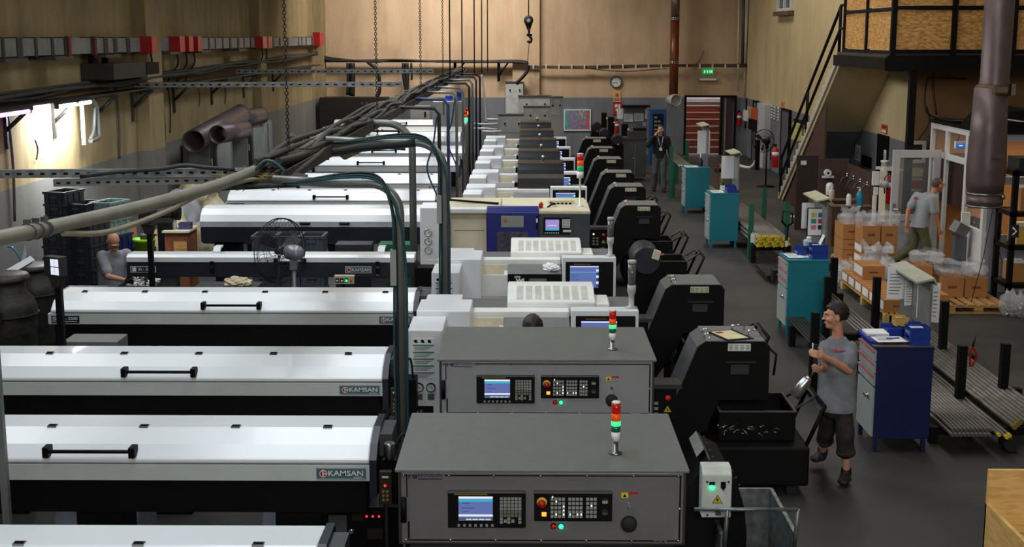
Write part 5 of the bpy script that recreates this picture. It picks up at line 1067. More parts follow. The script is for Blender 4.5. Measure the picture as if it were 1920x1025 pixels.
p = PY(1157, 250, 46.4); extinguisher((p.x, 46.4, p.z), .5, 'dark red fire extinguisher behind the black chip conveyors')
t = thing('cup_dispenser', 'clear cup dispenser tube beside the fire extinguisher', 'dispenser', (7.15, 25.0, 1.5)); p = PY(1657, 345, 25.0); b = B(); b.lathe([(.06, .0), (.07, .42)], (p.x, 25.0, p.z), 'z', 14); b.build('tube', [M['film']], t); b = B(); b.lathe([(.085, -.06), (.085, .06)], (p.x, 25.0, p.z), 'z', 14); b.lathe([(.08, .42), (.08, .45)], (p.x, 25.0, p.z), 'z', 14); b.build('collar', [M['offw']], t)
def sign(px0, py0, px1, py1, Y, label, m, rows=(), name='wall_sign', X=None, fr=None):
    """flat sign: on a wall facing the camera (Y) or along a side wall (X)"""
    t = thing(name, label, 'sign', (0, 0, 0)) if False else None
    b = B()
    if X is None:
        a, c_ = PY(px0, py1, Y), PY(px1, py0, Y); b.box(a.x, c_.x, Y-.012, Y, a.z, c_.z, 0); w, h = c_.x-a.x, c_.z-a.z
        for u0, v0, u1, v1, k in rows: b.box(a.x+w*u0, a.x+w*u1, Y-.016, Y-.01, a.z+h*v0, a.z+h*v1, k)
    else:
        a, c_ = PX(px0, py1, X), PX(px1, py0, X); y0, y1 = c_.y, a.y; h = c_.z-a.z if abs(px1-px0) < 3 else PX(px0, py0, X).z-a.z
        b.box(X-.012, X, y0, y1, a.z, a.z+h, 0); w = y1-y0
        for u0, v0, u1, v1, k in rows: b.box(X-.016, X-.01, y1-w*u0, y1-w*u1, a.z+h*v0, a.z+h*v1, k)
    return tag(b.build(name, [m, M['ink'], M['red'], M['paper'], M['orange']]), label, 'sign')
txt_rows = [(.15, .12+.12*i, .85, .17+.12*i, 1) for i in range(6)]
sign(1653, 232, 1664, 249, 0, 'small red and white sign on the cream wall under the stairs', M['orange'], [(.12, .12, .88, .42, 3), (.2, .6, .8, .85, 2)], X=7.79)
sign(1604, 270, 1614, 299, 0, 'white framed notice above the brown wash counter', M['paper'], txt_rows, X=7.79)
sign(1616, 289, 1634, 310, 0, 'dark rectangular board beside the white framed notice', M['black'], [], X=7.78)
sign(1657, 280, 1662.5, 306, 0, 'narrow white notice above the cup dispenser', M['paper'], txt_rows, X=7.76)
t = B(); a, c_ = PX(1664, 322, 7.79), PX(1647, 250, 7.79); t.box(7.77, 7.795, a.y, c_.y, 0, c_.z); tag(t.build('dark_opening', [M['black']]), 'dark narrow doorway panel above the dispensers', 'panel')
# items seen through the office door
Y = 26.45
t = thing('wall_frame', 'white framed hatch high behind the open office door', 'frame', (0, 0, 0)) if False else None
a, c_ = PY(1700, 305, Y), PY(1736, 264, Y); t = thing('wall_frame', 'white framed dark hatch above the open office door', 'wall hatch', ((a.x+c_.x)/2, Y, a.z)); b = B(); w = .07
for q in ((a.x, c_.x, a.z, a.z+w), (a.x, c_.x, c_.z-w, c_.z), (a.x, a.x+w, a.z, c_.z), (c_.x-w, c_.x, a.z, c_.z)): b.box(q[0], q[1], Y-.05, Y, q[2], q[3])
b.build('frame', [M['offw']], t); B().box(a.x+w, c_.x-w, Y-.02, Y, a.z+w, c_.z-w).build('pane', [mat('pane_dark', (52, 60, 66), .1)], t)
a, c_ = PY(1703, 330, Y), PY(1728, 315, Y); t = thing('fuse_box', 'pale fuse box with two red sockets beneath, seen through the office door', 'fuse box', ((a.x+c_.x)/2, Y, a.z-.3)); B().box(a.x, c_.x, Y-.12, Y, a.z, c_.z).box(a.x, c_.x, Y-.09, Y, a.z-.3, a.z-.02).build('box', [mat('box_cream', (206, 196, 150), .5)], t)
for k in (.28, .72): b = B(); b.lathe([(.08, 0), (.08, -.05), (.05, -.06)], (a.x+(c_.x-a.x)*k, Y-.09, a.z-.15), 'y', 14); b.build('socket', [M['red']], t)
# things inside the office
t = thing('dark_cabinet', 'dark maroon cabinet with wooden worktop inside the office doorway', 'cabinet', (7.9, 22.6, 0)); B().box(7.62, 8.3, 22.75, 24.1, 1.2, 2.05).build('upper_body', [mat('cabinet_maroon', (54, 26, 24), .5)], t); B().box(7.65, 8.2, 22.5, 23.2, 0, .72).build('lower_body', [M['black']], t); B().box(7.58, 8.25, 22.45, 23.3, .72, .86).build('worktop', [mat('worktop_red_brown', (130, 74, 44), .5)], t)
t = thing('swivel_device', 'dark clutter with red switch on the office worktop', 'equipment', (7.8, 22.7, .86)); b = B(); b.box(7.64, 7.9, 22.55, 22.85, .86, 1.05, 0); b.ball((7.7, 22.54, 1.0), .03, 8, 6, 1); b.ball((7.78, 22.54, .98), .025, 8, 6, 1); b.build('body', [M['black'], M['red']], t)
t = thing('office_desk', 'pale office desk lit by warm light behind the glazing', 'desk', (8.6, 22.3, 0)); B().box(8.1, 9.6, 21.9, 22.5, .72, .76).build('desk_top', [mat('desk_birch', (206, 160, 104), .5)], t)
for x in (8.15, 9.5): B().box(x, x+.06, 21.95, 22.45, 0, .72).build('leg', [M['upvc']], t)
t = thing('file_tower', 'cream box and paper stack on the office desk', 'box', (8.5, 22.2, .76)); B().box(8.3, 8.7, 22.0, 22.3, .76, 1.0).build('box', [mat('box_yellow', (206, 168, 80), .6)], t); B().box(8.32, 8.68, 22.02, 22.28, 1.0, 1.04).build('papers', [M['paper']], t)
t = thing('grey_pedestal', 'grey instrument on a pedestal in front of the office window', 'instrument', (7.3, 21.9, 0)); b = B(); b.box(7.22, 7.42, 21.75, 21.95, 0, .85); b.build('pedestal', [mat('pedestal_grey', (84, 86, 92), .5)], t); b = B(Matrix.Translation((7.3, 21.8, .98)) @ Matrix.Rotation(.5, 4, 'Y') @ Matrix.Rotation(.3, 4, 'Z')); b.box(-.12, .12, -.1, .1, -.1, .1); b.build('head', [mat('head_grey', (104, 106, 108), .5)], t, bevel=.01); b = B(); b.box(7.34, 7.48, 21.84, 21.9, .95, 1.25); b.build('paper_flap', [M['paper']], t)
b = B(); b.box(7.35, 7.47, 22.5, 22.7, .0, .32); tag(b.build('waste_bin', [mat('bin_grey', (84, 86, 90), .5)]), 'small dark grey waste bin in the office doorway', 'bin')
p = PY(1798, 272, 21.2); t = thing('blue_lamp_sign', 'small blue lit sign hung from the office frame beside the big duct', 'sign', (p.x, 21.2, p.z)); B().box(p.x-.07, p.x+.09, 21.15, 21.22, p.z-.05, p.z+.06).build('case', [M['offw']], t); b = B(); b.box(p.x-.06, p.x+.085, 21.14, 21.15, p.z-.04, p.z+.03, 0); b.box(p.x-.02, p.x+.04, 21.135, 21.14, p.z-.01, p.z+.005, 1); b.build('face', [emi('sign_blue', (40, 110, 200), .8), M['scrw']], t); b = B(); b.tube([(p.x-.03, 21.19, p.z+.06), (p.x, 21.19, 2.6)], .006, 5); b.build('hanger', [M['cable']], t)
# black shelving at the right edge
t = thing('shelf_rack', 'black steel shelving rack at the right frame edge', 'shelf rack', (8.0, 20.5, 0)); rx0, rx1, ry0, ry1 = 7.5, 8.9, 20.05, 20.75
for x in (rx0, rx1-.08):
    for y in (ry0, ry1-.08): B().box(x, x+.08, y, y+.08, 0, 2.15).build('upright', [M['black']], t)
for z in (.3, .9, 1.42, 2.05): B().box(rx0, rx1, ry0, ry1, z, z+.07).build('shelf', [M['black']], t)
for (x0, x1, z, h, mm, tx) in ((7.66, 7.95, .97, .28, 'box_yellow', 'yellow sided carton on the second shelf of the black rack'), (7.62, 7.9, .37, .3, 'card', 'tan carton on the lowest shelf of the black rack'), (7.68, 7.92, 1.49, .36, 'card', 'brown carton on the third shelf of the black rack')):
    m_ = MATS.get(mm) or M[mm]; t2 = thing('shelf_carton', tx, 'box', (x0, 20.4, z)); B().box(x0, x1, 20.2, 20.6, z, z+h).build('box', [m_], t2); B().box(x0+.01, x1-.01, 20.21, 20.59, z+h, z+h+.01).build('lid', [M['paper']], t2)
t = thing('binder_box', 'black box with white tag on top of the black rack', 'box', (7.8, 20.3, 2.12)); B().box(7.58, 8.3, 20.1, 20.6, 2.12, 2.32).build('box', [M['rubber']], t); B().box(7.68, 7.74, 20.095, 20.1, 2.2, 2.26).build('tag', [M['paper']], t)
t = thing('wall_emblem', 'small dark plate with pale emblem on the rack upright', 'plate', (7.5, 20.03, 1.1)); b = B(); b.box(7.48, 7.62, 20.03, 20.05, 1.1, 1.3, 0); b.tube([(7.52, 20.02, 1.14), (7.58, 20.02, 1.2), (7.52, 20.02, 1.26)], .012, 5, 1); b.build('plate', [M['navyb'], M['offw']], t)
# big brown duct hanging on the right
t = thing('exhaust_duct', 'big brown exhaust duct hanging at the upper right', 'duct', (6.62, 18.8, 1.72))
c = (6.62, 18.8, 0)
B().lathe([(.21, 3.42), (.215, 3.5), (.20, 3.55), (.215, 6.5)], (6.66, 18.8, 0), 'z', 30).build('upper_pipe', [M['duct']], t)
B().lathe([(.245, 1.92), (.27, 2.1), (.275, 2.35), (.255, 2.8), (.232, 3.44)], c, 'z', 30).build('lower_pipe', [M['duct']], t)
b = B(); b.lathe([(.236, 3.34), (.24, 3.36), (.24, 3.46), (.22, 3.48)], (6.64, 18.8, 0), 'z', 30, 0); b.box(6.6, 6.76, 18.54, 18.58, 3.38, 3.46, 1); b.box(6.84, 6.9, 18.62, 18.7, 3.34, 3.5, 1); b.build('joint_collar', [M['ductd'], M['chrome']], t)
b = B(); b.lathe([(.24, 1.74), (.25, 1.92)], c, 'z', 30, 0)
for z in (1.74, 1.92): b.lathe([(.252, z), (.262, z+.01), (.262, z+.022), (.25, z+.03)], c, 'z', 30, 1)
b.ball((6.82, 18.62, 1.9), .04, 10, 7, 1); b.build('end_collar', [M['duct'], M['steel']], t)
b = B(); b.box(6.58, 6.76, 18.50, 18.53, 2.46, 2.52); b.build('lift_lug', [M['duct']], t)
b = B(); b.tube(spline([(6.77, 18.6, 1.72), (6.8, 18.7, 1.3), (7.2, 19.5, .8)]), .006, 5); b.tube([(6.72, 18.7, 1.72), (6.7, 18.9, 1.0), (6.6, 19, .3)], .006, 5); b.build('wire', [M['cable']], t)
# pipes and cables under the platform
for tx, pts, m in (('rusty pipe rising on the tan wall behind the steel column', [PY(1750, 125, 26.4), PY(1750, 170, 26.4), PY(1756, 215, 26.4)], M['ductd']), ('black cable looping down the tan wall behind the duct', [PY(1812, 148, 26.3), PY(1758, 146, 26.3), PY(1738, 152, 26.3), PY(1736, 205, 26.3), PY(1760, 222, 26.3), PY(1810, 230, 26.0)], M['cable']), ('thin cable hanging down beside the white office frame', [PY(1738, 200, 26.35), PY(1742, 230, 26.35), PY(1722, 262, 26.35)], M['cable'])):
    tag(B().tube(spline(pts, 6), .022 if 'pipe' in tx else .014, 6).build('wall_pipe' if 'pipe' in tx else 'wall_cable', [m]), tx, 'pipe' if 'pipe' in tx else 'cable')
t = thing('tarp', 'dark sheet heaped on the office roof right of the duct', 'sheet', (8.0, 22, 2.66)); b = B(); b.prism([(7.45, 2.66), (7.7, 2.95), (8.2, 3.0), (8.8, 2.85), (9.4, 2.66)], 'y', 21.3, 22.6); b.build('sheet', [M['black']], t); b = B(); b.tube([(7.5, 21.25, 2.86), (9.0, 21.25, 2.7)], .025, 6); b.build('pole', [M['steel']], t)
b = B(); rd = random.Random(3)
for k in range(7): b.tube(spline([(7.55+.05*k, 21.4+.2*k, 2.68), (7.7, 22.2, 2.75+.03*(k % 3)), (7.55+.06*k, 23.3, 2.69), (7.6, 24.2, 2.68)]), .02, 5)
tag(b.build('cable_tangle', [M['cable']]), 'tangle of black cables lying on the office roof', 'cable')
# right hand wall, far end
p = PX(1436, 260, 6.75)
def ped_fan(x, Y, r, hz, label, yaw, cage, grey):
    t = thing('pedestal_fan', label, 'fan', (x, Y, 0)); T = Matrix.Translation((x, Y, hz)) @ Matrix.Rotation(yaw, 4, 'Z')
    b = B(T); n = 40
    for rr, yy in ((r, 0), (r, .05), (r*.72, -.045), (r*.72, .095), (r*.45, -.07), (r*.45, .12), (r*.2, -.08), (r*.2, .13)): b.tube(arc((0, yy, 0), rr, 0, 2*PI, 32, 'xz'), .007 if rr == r else .0035, 4)
    for i in range(n):
        a = 2*PI*i/n; e = Vector((math.cos(a), 0, math.sin(a)))
        b.tube([e*r*.2+Vector((0, -.08, 0)), e*r*.6+Vector((0, -.062, 0)), e*r, e*r+Vector((0, .05, 0)), e*r*.6+Vector((0, .11, 0)), e*r*.2+Vector((0, .13, 0))], .0022, 3, cap=False)
    b.build('cage', [cage], t)
    b = B(T)
    for i in range(3):
        a0 = 2*PI*i/3+.4; vs = []; m_ = 8
        for k in range(m_+1):
            rr = r*(.14+.74*k/m_); wd = .5*math.sin(.5+2.1*k/m_)
            for sgn in (-1, 1): a = a0+sgn*wd*.5; vs.append((rr*math.cos(a), .03+sgn*.035, rr*math.sin(a)))
        b.add(vs+[(v[0], v[1]+.006, v[2]) for v in vs], [(2*k, 2*k+1, 2*k+3, 2*k+2) for k in range(m_)]+[(2*k+18, 2*k+20, 2*k+21, 2*k+19) for k in range(m_)], 0, True)
    b.lathe([(.05, -.02), (.05, .08)], (0, 0, 0), 'y', 14); b.build('blades', [M['dgrey']], t)
    b = B(T); b.lathe([(.06, -.09), (.085, -.12), (.095, -.2), (.088, -.28), (.06, -.33), (0, -.335)] if grey else [(.05, -.09), (.08, -.13), (.08, -.25), (0, -.27)], (0, 0, 0), 'y', 20); b.build('motor', [mat('motor_grey', (128, 134, 140), .35, metal=.4) if grey else M['black']], t)
    b = B(T); b.lathe([(.022, 0), (.022, -.02)], (.0, 0, -.0), 'x', 8); b.build('knob', [M['black']], t) if False else None
    o = T @ Vector((0, -.2, -.08)); b = B(); b.tube([(o.x, o.y, 0), (o.x, o.y, hz-.08)], .022, 10, 0); b.lathe([(.26, 0), (.26, .02), (.05, .05)], (o.x, o.y, 0), 'z', 22, 0); b.box(o.x-.04, o.x+.04, o.y-.04, o.y+.04, hz-.2, hz-.04); b.build('stand', [M['pipe'] if grey else M['black']], t)
    return t
ped_fan(PY(528, 470, 15.3).x, 15.3, .385, PY(528, 470, 15.3).z, 'grey pedestal fan with wire cage among the feeders', .93, M['rubber'], True)
ped_fan(6.72, 36.9, .32, 1.27, 'black pedestal fan by the right hand wall', .25, M['black'], False)
for px0, py0, px1, py1, tx, rows, m in ((1397, 198, 1402, 236, 'white paper sheet leftmost on the right wall pin board', txt_rows, M['paper']), (1403, 198, 1409, 226, 'tan sheet on the right wall pin board', txt_rows, M['signy']), (1410, 200, 1421, 222, 'orange sheet on the right wall pin board', [], M['orange']), (1403, 220, 1420, 241, 'black board hanging under the orange sheet', [], M['black'])):
    sign(px0, py0, px1, py1, 0, tx, m, rows, X=7.55 if False else 7.59, name='pinned_sheet')
for i, px in enumerate((1438, 1444, 1450, 1457)): sign(px, 194+i*2, px+4.5, 218+i*2.4, 0, ('first', 'second', 'third', 'fourth')[i]+' narrow white notice from the left beside the dark right wall door', M['paper'], [(.1, .08+.22*k, .9, .2+.22*k, 1) for k in range(4)], X=7.79)
sign(1464, 188, 1471, 199, 0, 'small orange sign above the white notices on the right wall', M['signy'], [(.2, .2, .8, .6, 4)], X=7.79); sign(1477, 208, 1484, 222, 0, 'small red and white sign beside the stair railing', M['orange'], [(.15, .5, .85, .85, 3)], X=7.79)
p = PY(1398, 213, 46.5); t = thing('wall_switch', 'white switch box with conduit on the far right corner', 'switch box', (p.x, 43.1, p.z)); q = PX(1398, 225, 7.59); B().box(7.5, 7.59, q.y-.6, q.y, q.z, q.z+.36).build('box', [M['offw']], t); b = B(); b.tube([(7.55, q.y-.3, q.z+.36), (7.55, q.y-.3, q.z+.75)], .03, 8); b.tube([(7.55, q.y-.3, q.z), (7.55, q.y-.3, q.z-.25)], .04, 8); b.build('conduit', [M['black']], t)
t = thing('leaning_tools', 'white hose and dark tool leaning at the right wall foot', 'hose', (7.4, 41.5, 0)); b = B(); b.tube(spline([(6.9, 42.5, .05), (7.2, 41.9, .03), (7.35, 41.6, .3), (7.4, 41.5, .8)]), .05, 8); b.build('hose', [M['offw']], t); b = B(); b.box(7.3, 7.42, 41.4, 41.6, 0, .95); b.build('tool', [M['black']], t)
p = PX(1447, 240, 7.7); t = thing('coat', 'pale yellow coat hung on the right wall behind the fan', 'coat', (7.7, 37.2, 1.2)); b = B(); b.prism([(36.9, 1.75), (37.5, 1.75), (37.65, 1.25), (36.8, 1.25)], 'x', 7.62, 7.79); b.build('coat', [mat('coat_yellow', (206, 204, 130), .8)], t, bevel=.03); b = B(); b.box(7.7, 7.79, 36.6, 37.8, 1.78, 1.84); b.build('hook_rail', [M['black']], t)
# pallet truck handle and bucket
t = thing('pallet_truck', 'black pallet truck handle standing behind the nearest teal cabinet', 'pallet truck', (4.6, 21.6, 0)); x = 4.42; Y = 21.9
b = B(); b.tube([(x-.02, Y, .2), (x+.01, Y, 1.02)], .026, 8); b.build('drawbar', [M['black']], t); b = B(); b.tube([(x, Y, 1.0), (x-.08, Y, 1.08), (x-.07, Y, 1.26), (x+.09, Y, 1.22), (x+.09, Y, 1.06), (x, Y, 1.0)], .018, 8); b.build('grip', [M['black']], t); b = B(); b.box(x-.2, x+.2, Y, Y+.25, .05, .25); b.box(x-.26, x-.1, Y+.2, Y+1.4, .06, .12); b.box(x+.1, x+.26, Y+.2, Y+1.4, .06, .12); b.build('forks', [M['rubber']], t); b = B(); b.box(x-.02, x+.02, Y-.03, Y-.024, .66, .76); b.build('sticker', [M['paper']], t)
p = PZ(1494, 423, 0); t = thing('paint_bucket', 'small white bucket on the floor by the stair foot', 'bucket', (p.x, p.y, 0)); b = B(); b.lathe([(.1, 0), (.13, .2), (.145, .2), (.145, .22), (.12, .22), (.1, .05)], (p.x, p.y, 0), 'z', 18); b.build('tub', [M['offw']], t); b = B(); b.lathe([(.117, .07), (.126, .15)], (p.x, p.y, 0), 'z', 18); b.build('label_band', [M['navyb']], t)
p = PZ(1508, 425, .0); t = thing('water_can', 'pale blue plastic can behind the white hung sheet', 'can', (4.6, 23, 0)); B().box(4.55, 4.72, 21.0, 21.2, .0, .9).build('can', [mat('can_blue', (170, 190, 214), .4)], t, bevel=.03); B().lathe([(.04, .9), (.04, .95)], (4.63, 21.1, 0), 'z', 12).build('cap', [M['offw']], t)
# ================================================================== BACK WALL
YB = 46.79
p = PY(1155, 153.5, YB); t = thing('wall_clock', 'round white wall clock high on the back wall', 'clock', (p.x, YB, p.z-.21)); B().lathe([(.21, 0), (.21, -.05), (.18, -.05), (.175, -.02), (0, -.02)], (p.x, YB, p.z), 'y', 32).build('rim', [M['dgrey']], t)
b = B(); b.lathe([(.178, -.022), (0, -.022)], (p.x, YB, p.z), 'y', 32, 0)
for i in range(12): a = i*PI/6; b.box(p.x+.15*math.sin(a)-.012, p.x+.15*math.sin(a)+.012, YB-.026, YB-.022, p.z+.15*math.cos(a)-.012, p.z+.15*math.cos(a)+.012, 1)
b.build('dial', [M['paper'], M['black']], t)
b = B(); b.tube([(p.x, YB-.03, p.z), (p.x-.1, YB-.03, p.z-.05)], .008, 5); b.tube([(p.x, YB-.03, p.z), (p.x+.06, YB-.03, p.z-.07)], .008, 5); b.build('hands', [M['black']], t)
sign(1150, 170, 1164, 191, YB, 'cream warning sign below the clock', M['signy'], [(.3, .45, .7, .75, 4), (.1, .12, .9, .2, 1), (.1, .26, .9, .32, 1)])
sign(1149.5, 192, 1166, 215, YB, 'red fire notice below the cream sign', M['red'], [(.2, .6, .5, .85, 3), (.6, .4, .8, .85, 3), (.3, .3, .55, .5, 3)])
p0, p1 = PY(1057, 245, YB), PY(1108, 205, YB); t = thing('wall_map', 'coloured wall map with silver frame behind the machines', 'map', ((p0.x+p1.x)/2, YB, p0.z))
b = B(); w = p1.x-p0.x; h = p1.z-p0.z
for q in ((p0.x, p1.x, p0.z, p0.z+.04), (p0.x, p1.x, p1.z-.04, p1.z), (p0.x, p0.x+.04, p0.z, p1.z), (p1.x-.04, p1.x, p0.z, p1.z)): b.box(q[0], q[1], YB-.03, YB, q[2], q[3])
b.build('frame', [M['paper']], t); b = B(); cols = [mat('map_%d' % i, c, .6, var=.18, scale=9) for i, c in enumerate(((90, 170, 165), (190, 120, 140), (110, 140, 180), (180, 190, 110), (190, 100, 96)))]
rd = random.Random(8)
for i in range(18):
    for j in range(12): b.box(p0.x+.04+(w-.08)*i/18, p0.x+.04+(w-.08)*(i+1)/18, YB-.02, YB-.005, p0.z+.04+(h-.08)*j/12, p0.z+.04+(h-.08)*(j+1)/12, 4 if i > 15 else 0 if i < 3 else rd.choice((1, 1, 2, 3 if j > 6 and i > 7 else 2, 2)))
b.build('sheet', cols, t)
p0, p1 = PY(1317, 139, YB), PY(1337, 129, YB); t = thing('exit_sign', 'small lit green exit sign above the back door', 'exit sign', ((p0.x+p1.x)/2, YB, p0.z)); B().box(p0.x, p1.x, YB-.1, YB, p0.z, p1.z).build('case', [M['exitg']], t); b = B()
w = p1.x-p0.x
for k in (.12, .38, .62, .8): b.box(p0.x+w*k, p0.x+w*(k+.1), YB-.106, YB-.1, p0.z+.05, p1.z-.05)
b.build('pictogram', [M['exitw']], t)
p0, p1 = PY(1308, 151, YB), PY(1345, 146.5, YB); t = thing('batten_lamp', 'unlit strip lamp below the exit sign', 'lamp', ((p0.x+p1.x)/2, YB, p0.z)); B().box(p0.x, p1.x, YB-.08, YB, p0.z, p1.z).build('body', [M['locker']], t); B().box(p0.x+.05, p1.x-.05, YB-.12, YB-.08, p0.z+.01, p1.z-.01).build('diffuser', [M['offw']], t)
p = PY(1264.5, 100, 46.3); t = thing('vent_pipe', 'brown vent pipe with steel clamps down the back wall', 'pipe', (p.x, 46.3, 1.9)); top = PY(1264.5, -30, 46.3).z; mid = PY(1264.5, 36, 46.3).z; bot = PY(1264.5, 180, 46.3).z
B().lathe([(.155, bot), (.155, mid)], (p.x, 46.3, 0), 'z', 20).build('lower_pipe', [mat('vent_brown', (122, 66, 34), .35, metal=.3)], t); B().lathe([(.155, mid), (.155, top)], (p.x, 46.3, 0), 'z', 20).build('upper_pipe', [mat('vent_steel_brown', (130, 110, 96), .3, metal=.6)], t)
b = B()
for py in (36, 33, 115, 118): z = PY(1264.5, py, 46.3).z; b.lathe([(.165, z-.02), (.172, z), (.165, z+.02)], (p.x, 46.3, 0), 'z', 20)
b.build('clamp', [M['chrome']], t)
q = PY(1265, 188, 45.9); b = B(T := Matrix.Translation((q.x, 46.0, q.z)) @ Matrix.Rotation(.35, 4, 'Z')); b.lathe([(.17, .35), (.21, .0), (.21, -.15), (.19, -.15), (.17, .0), (.0, .1)], (0, 0, 0), 'y', 22); b.build('elbow', [mat('elbow_white', (188, 186, 180), .4, var=.1)], t)
# tool bench, hanging board and blue cabinet at the back
b0 = lambda px0, py0, px1, py1, Y: (PY(px0, py1, Y), PY(px1, py0, Y))
Y = 44.0
t = thing('tool_board', 'grey back board with dark canopy over the rear work bench', 'board', (4.1, Y, 1.2)); a, c_ = b0(1167, 200, 1213, 280, Y); b = B(); b.box(a.x, c_.x, Y, Y+.05, 0, c_.z, 0); b.build('panel', [mat('board_grey', (112, 116, 122), .6)], t); B().box(a.x-.05, c_.x+.08, Y-.4, Y+.1, c_.z, c_.z+.06).build('canopy', [M['black']], t)
for x0, x1 in ((1157, 1169), (1210, 1214)): a, c_ = b0(x0, 204, x1, 223, Y-.3); paper_on(a.x, c_.x, Y-.2, a.z, c_.z, ('pale panel at the left of the rear work board' if x0 < 1170 else 'pale panel at the right of the rear work board'), lines=False)
for x0, y0, x1, y1, tx in ((1170, 213, 1187, 228, 'left white clipped sheet on the rear work board'), (1189, 212, 1207, 227, 'right white clipped sheet on the rear work board'), (1205, 229, 1211, 236, 'small white sheet low on the rear work board')): a, c_ = b0(x0, y0, x1, y1, Y-.01); paper_on(a.x, c_.x, Y-.01, a.z, c_.z, tx)
Y = 38.2
t = thing('work_bench', 'dark grey steel drawer bench near the back wall', 'work bench', (3.4, Y+.3, 0)); a, c_ = b0(1170, 262, 1212, 305, Y); b = B(); b.box(a.x, c_.x, Y, Y+.7, .1, c_.z, 0); b.build('lower_body', [mat('bench_grey', (66, 72, 72), .5)], t); B().box(a.x-.03, c_.x+.03, Y-.04, Y+.7, c_.z, c_.z+.06).build('bench_top', [M['retdark']], t)
a2, c2_ = b0(1178, 246, 1212, 262, Y+.2); up = B().box(a2.x, c2_.x, Y+.25, Y+.7, c_.z+.06, c2_.z).build('upper_drawers', [mat('drawer_brown_grey', (74, 64, 60), .5)], t)
for i in range(4): z = c_.z+.08+i*(c2_.z-c_.z-.08)/4; B().box(a2.x+.03, c2_.x-.03, Y+.235, Y+.25, z, z+.02).build('drawer_edge', [M['dgrey']], up)
b = B(); b.box((a.x+c_.x)/2-.01, (a.x+c_.x)/2+.0, Y-.006, Y, .12, c_.z-.1); b.ball(((a.x+c_.x)/2-.05, Y-.03, c_.z*.55), .03, 8, 6); b.build('door_knob', [M['chrome']], t)
a, c_ = b0(1188, 240, 1212, 247, Y+.4); tag(B().box(a.x, c_.x, Y+.35, Y+.6, a.z, c_.z).build('tool_tray', [M['black']]), 'black tool tray on top of the rear drawer bench', 'tray')
Y = 43.0
a, c_ = b0(1218, 205, 1250, 310, Y); t = thing('blue_cabinet', 'blue steel cabinet with glazed door behind the man on the phone', 'cabinet', ((a.x+c_.x)/2, Y+.3, 0)); bm_ = mat('cabinet_blue', (18, 72, 138), .45)
B().box(a.x, c_.x, Y, Y+.6, 0, c_.z).build('body', [bm_], t); w = c_.x-a.x
d = B().box(a.x+w*.16, c_.x-w*.2, Y-.02, Y, c_.z-.72, c_.z-.14).build('glazed_door', [mat('door_glass_dark', (24, 32, 40), .1)], t)
for i in range(2):
    for j in range(4):
        if i == 1 and j == 3: continue
        x = a.x+w*(.24+.22*i); z = c_.z-.68+j*.13; B().box(x, x+.09, Y-.03, Y-.02, z, z+.06).build('parts_tray', [M['locker']], d)
B().box(a.x+w*.1, c_.x-w*.15, Y-.012, Y, c_.z-1.05, c_.z-.78).build('open_bay', [M['black']], t)
t = thing('speaker_tower', 'left tall black narrow unit behind the far chip conveyors', 'equipment', (2.6, 40, 0)) if False else None
for x0, y0, x1, y1, tx in ((1128, 212, 1138, 250, 'taller black narrow cabinet behind the far chip conveyors'), (1141, 220, 1152, 255, 'shorter black narrow cabinet beside the taller one'), (1166, 233, 1178, 262, 'black box standing left of the rear drawer bench')):
    Y = 40.5; a, c_ = b0(x0, y0, x1, y1, Y); t = thing('narrow_cabinet', tx, 'cabinet', ((a.x+c_.x)/2, Y, 0)); B().box(a.x, c_.x, Y, Y+.4, 0, c_.z).build('body', [M['black']], t); B().lathe([(.03, 0), (.03, -.03)], (c_.x+.0, Y, c_.z-.15), 'y', 10).build('lamp', [M['offw']], t)
for i, (px, py, Y, s) in enumerate(((1118, 238, 39.5, .26), (1133, 250, 37.6, .24), (1157, 262, 36.9, .26))):
    p = PY(px, py, Y); t = thing('drive_motor', 'dark drive motor, '+('farthest', 'middle', 'nearest')[i]+' of three behind the last chip conveyors', 'motor', (p.x, Y, 0))
    B().lathe([(s*.5, -.2), (s*.62, -.1), (s*.62, .2), (s*.4, .28)], p, 'y', 18).build('motor', [M['rubber']], t); B().box(p.x-s*.6, p.x+s*.7, Y-.1, Y+.3, 0, p.z-s*.5).build('stand', [M['black']], t); B().ball((p.x+.02, Y-.22, p.z-.12), .035, 8, 6).build('cap', [M['steel']], t)
Y = 38.8; a, c_ = b0(1160, 282, 1170, 302, Y); tag(B().prism([(a.x, a.z), (c_.x, a.z), (c_.x-.02, c_.z), (a.x+.06, c_.z-.05)], 'y', Y, Y+.3).build('pale_guard', [mat('guard_green_grey', (104, 124, 120), .5)]), 'pale green guard left of the rear drawer bench', 'guard')
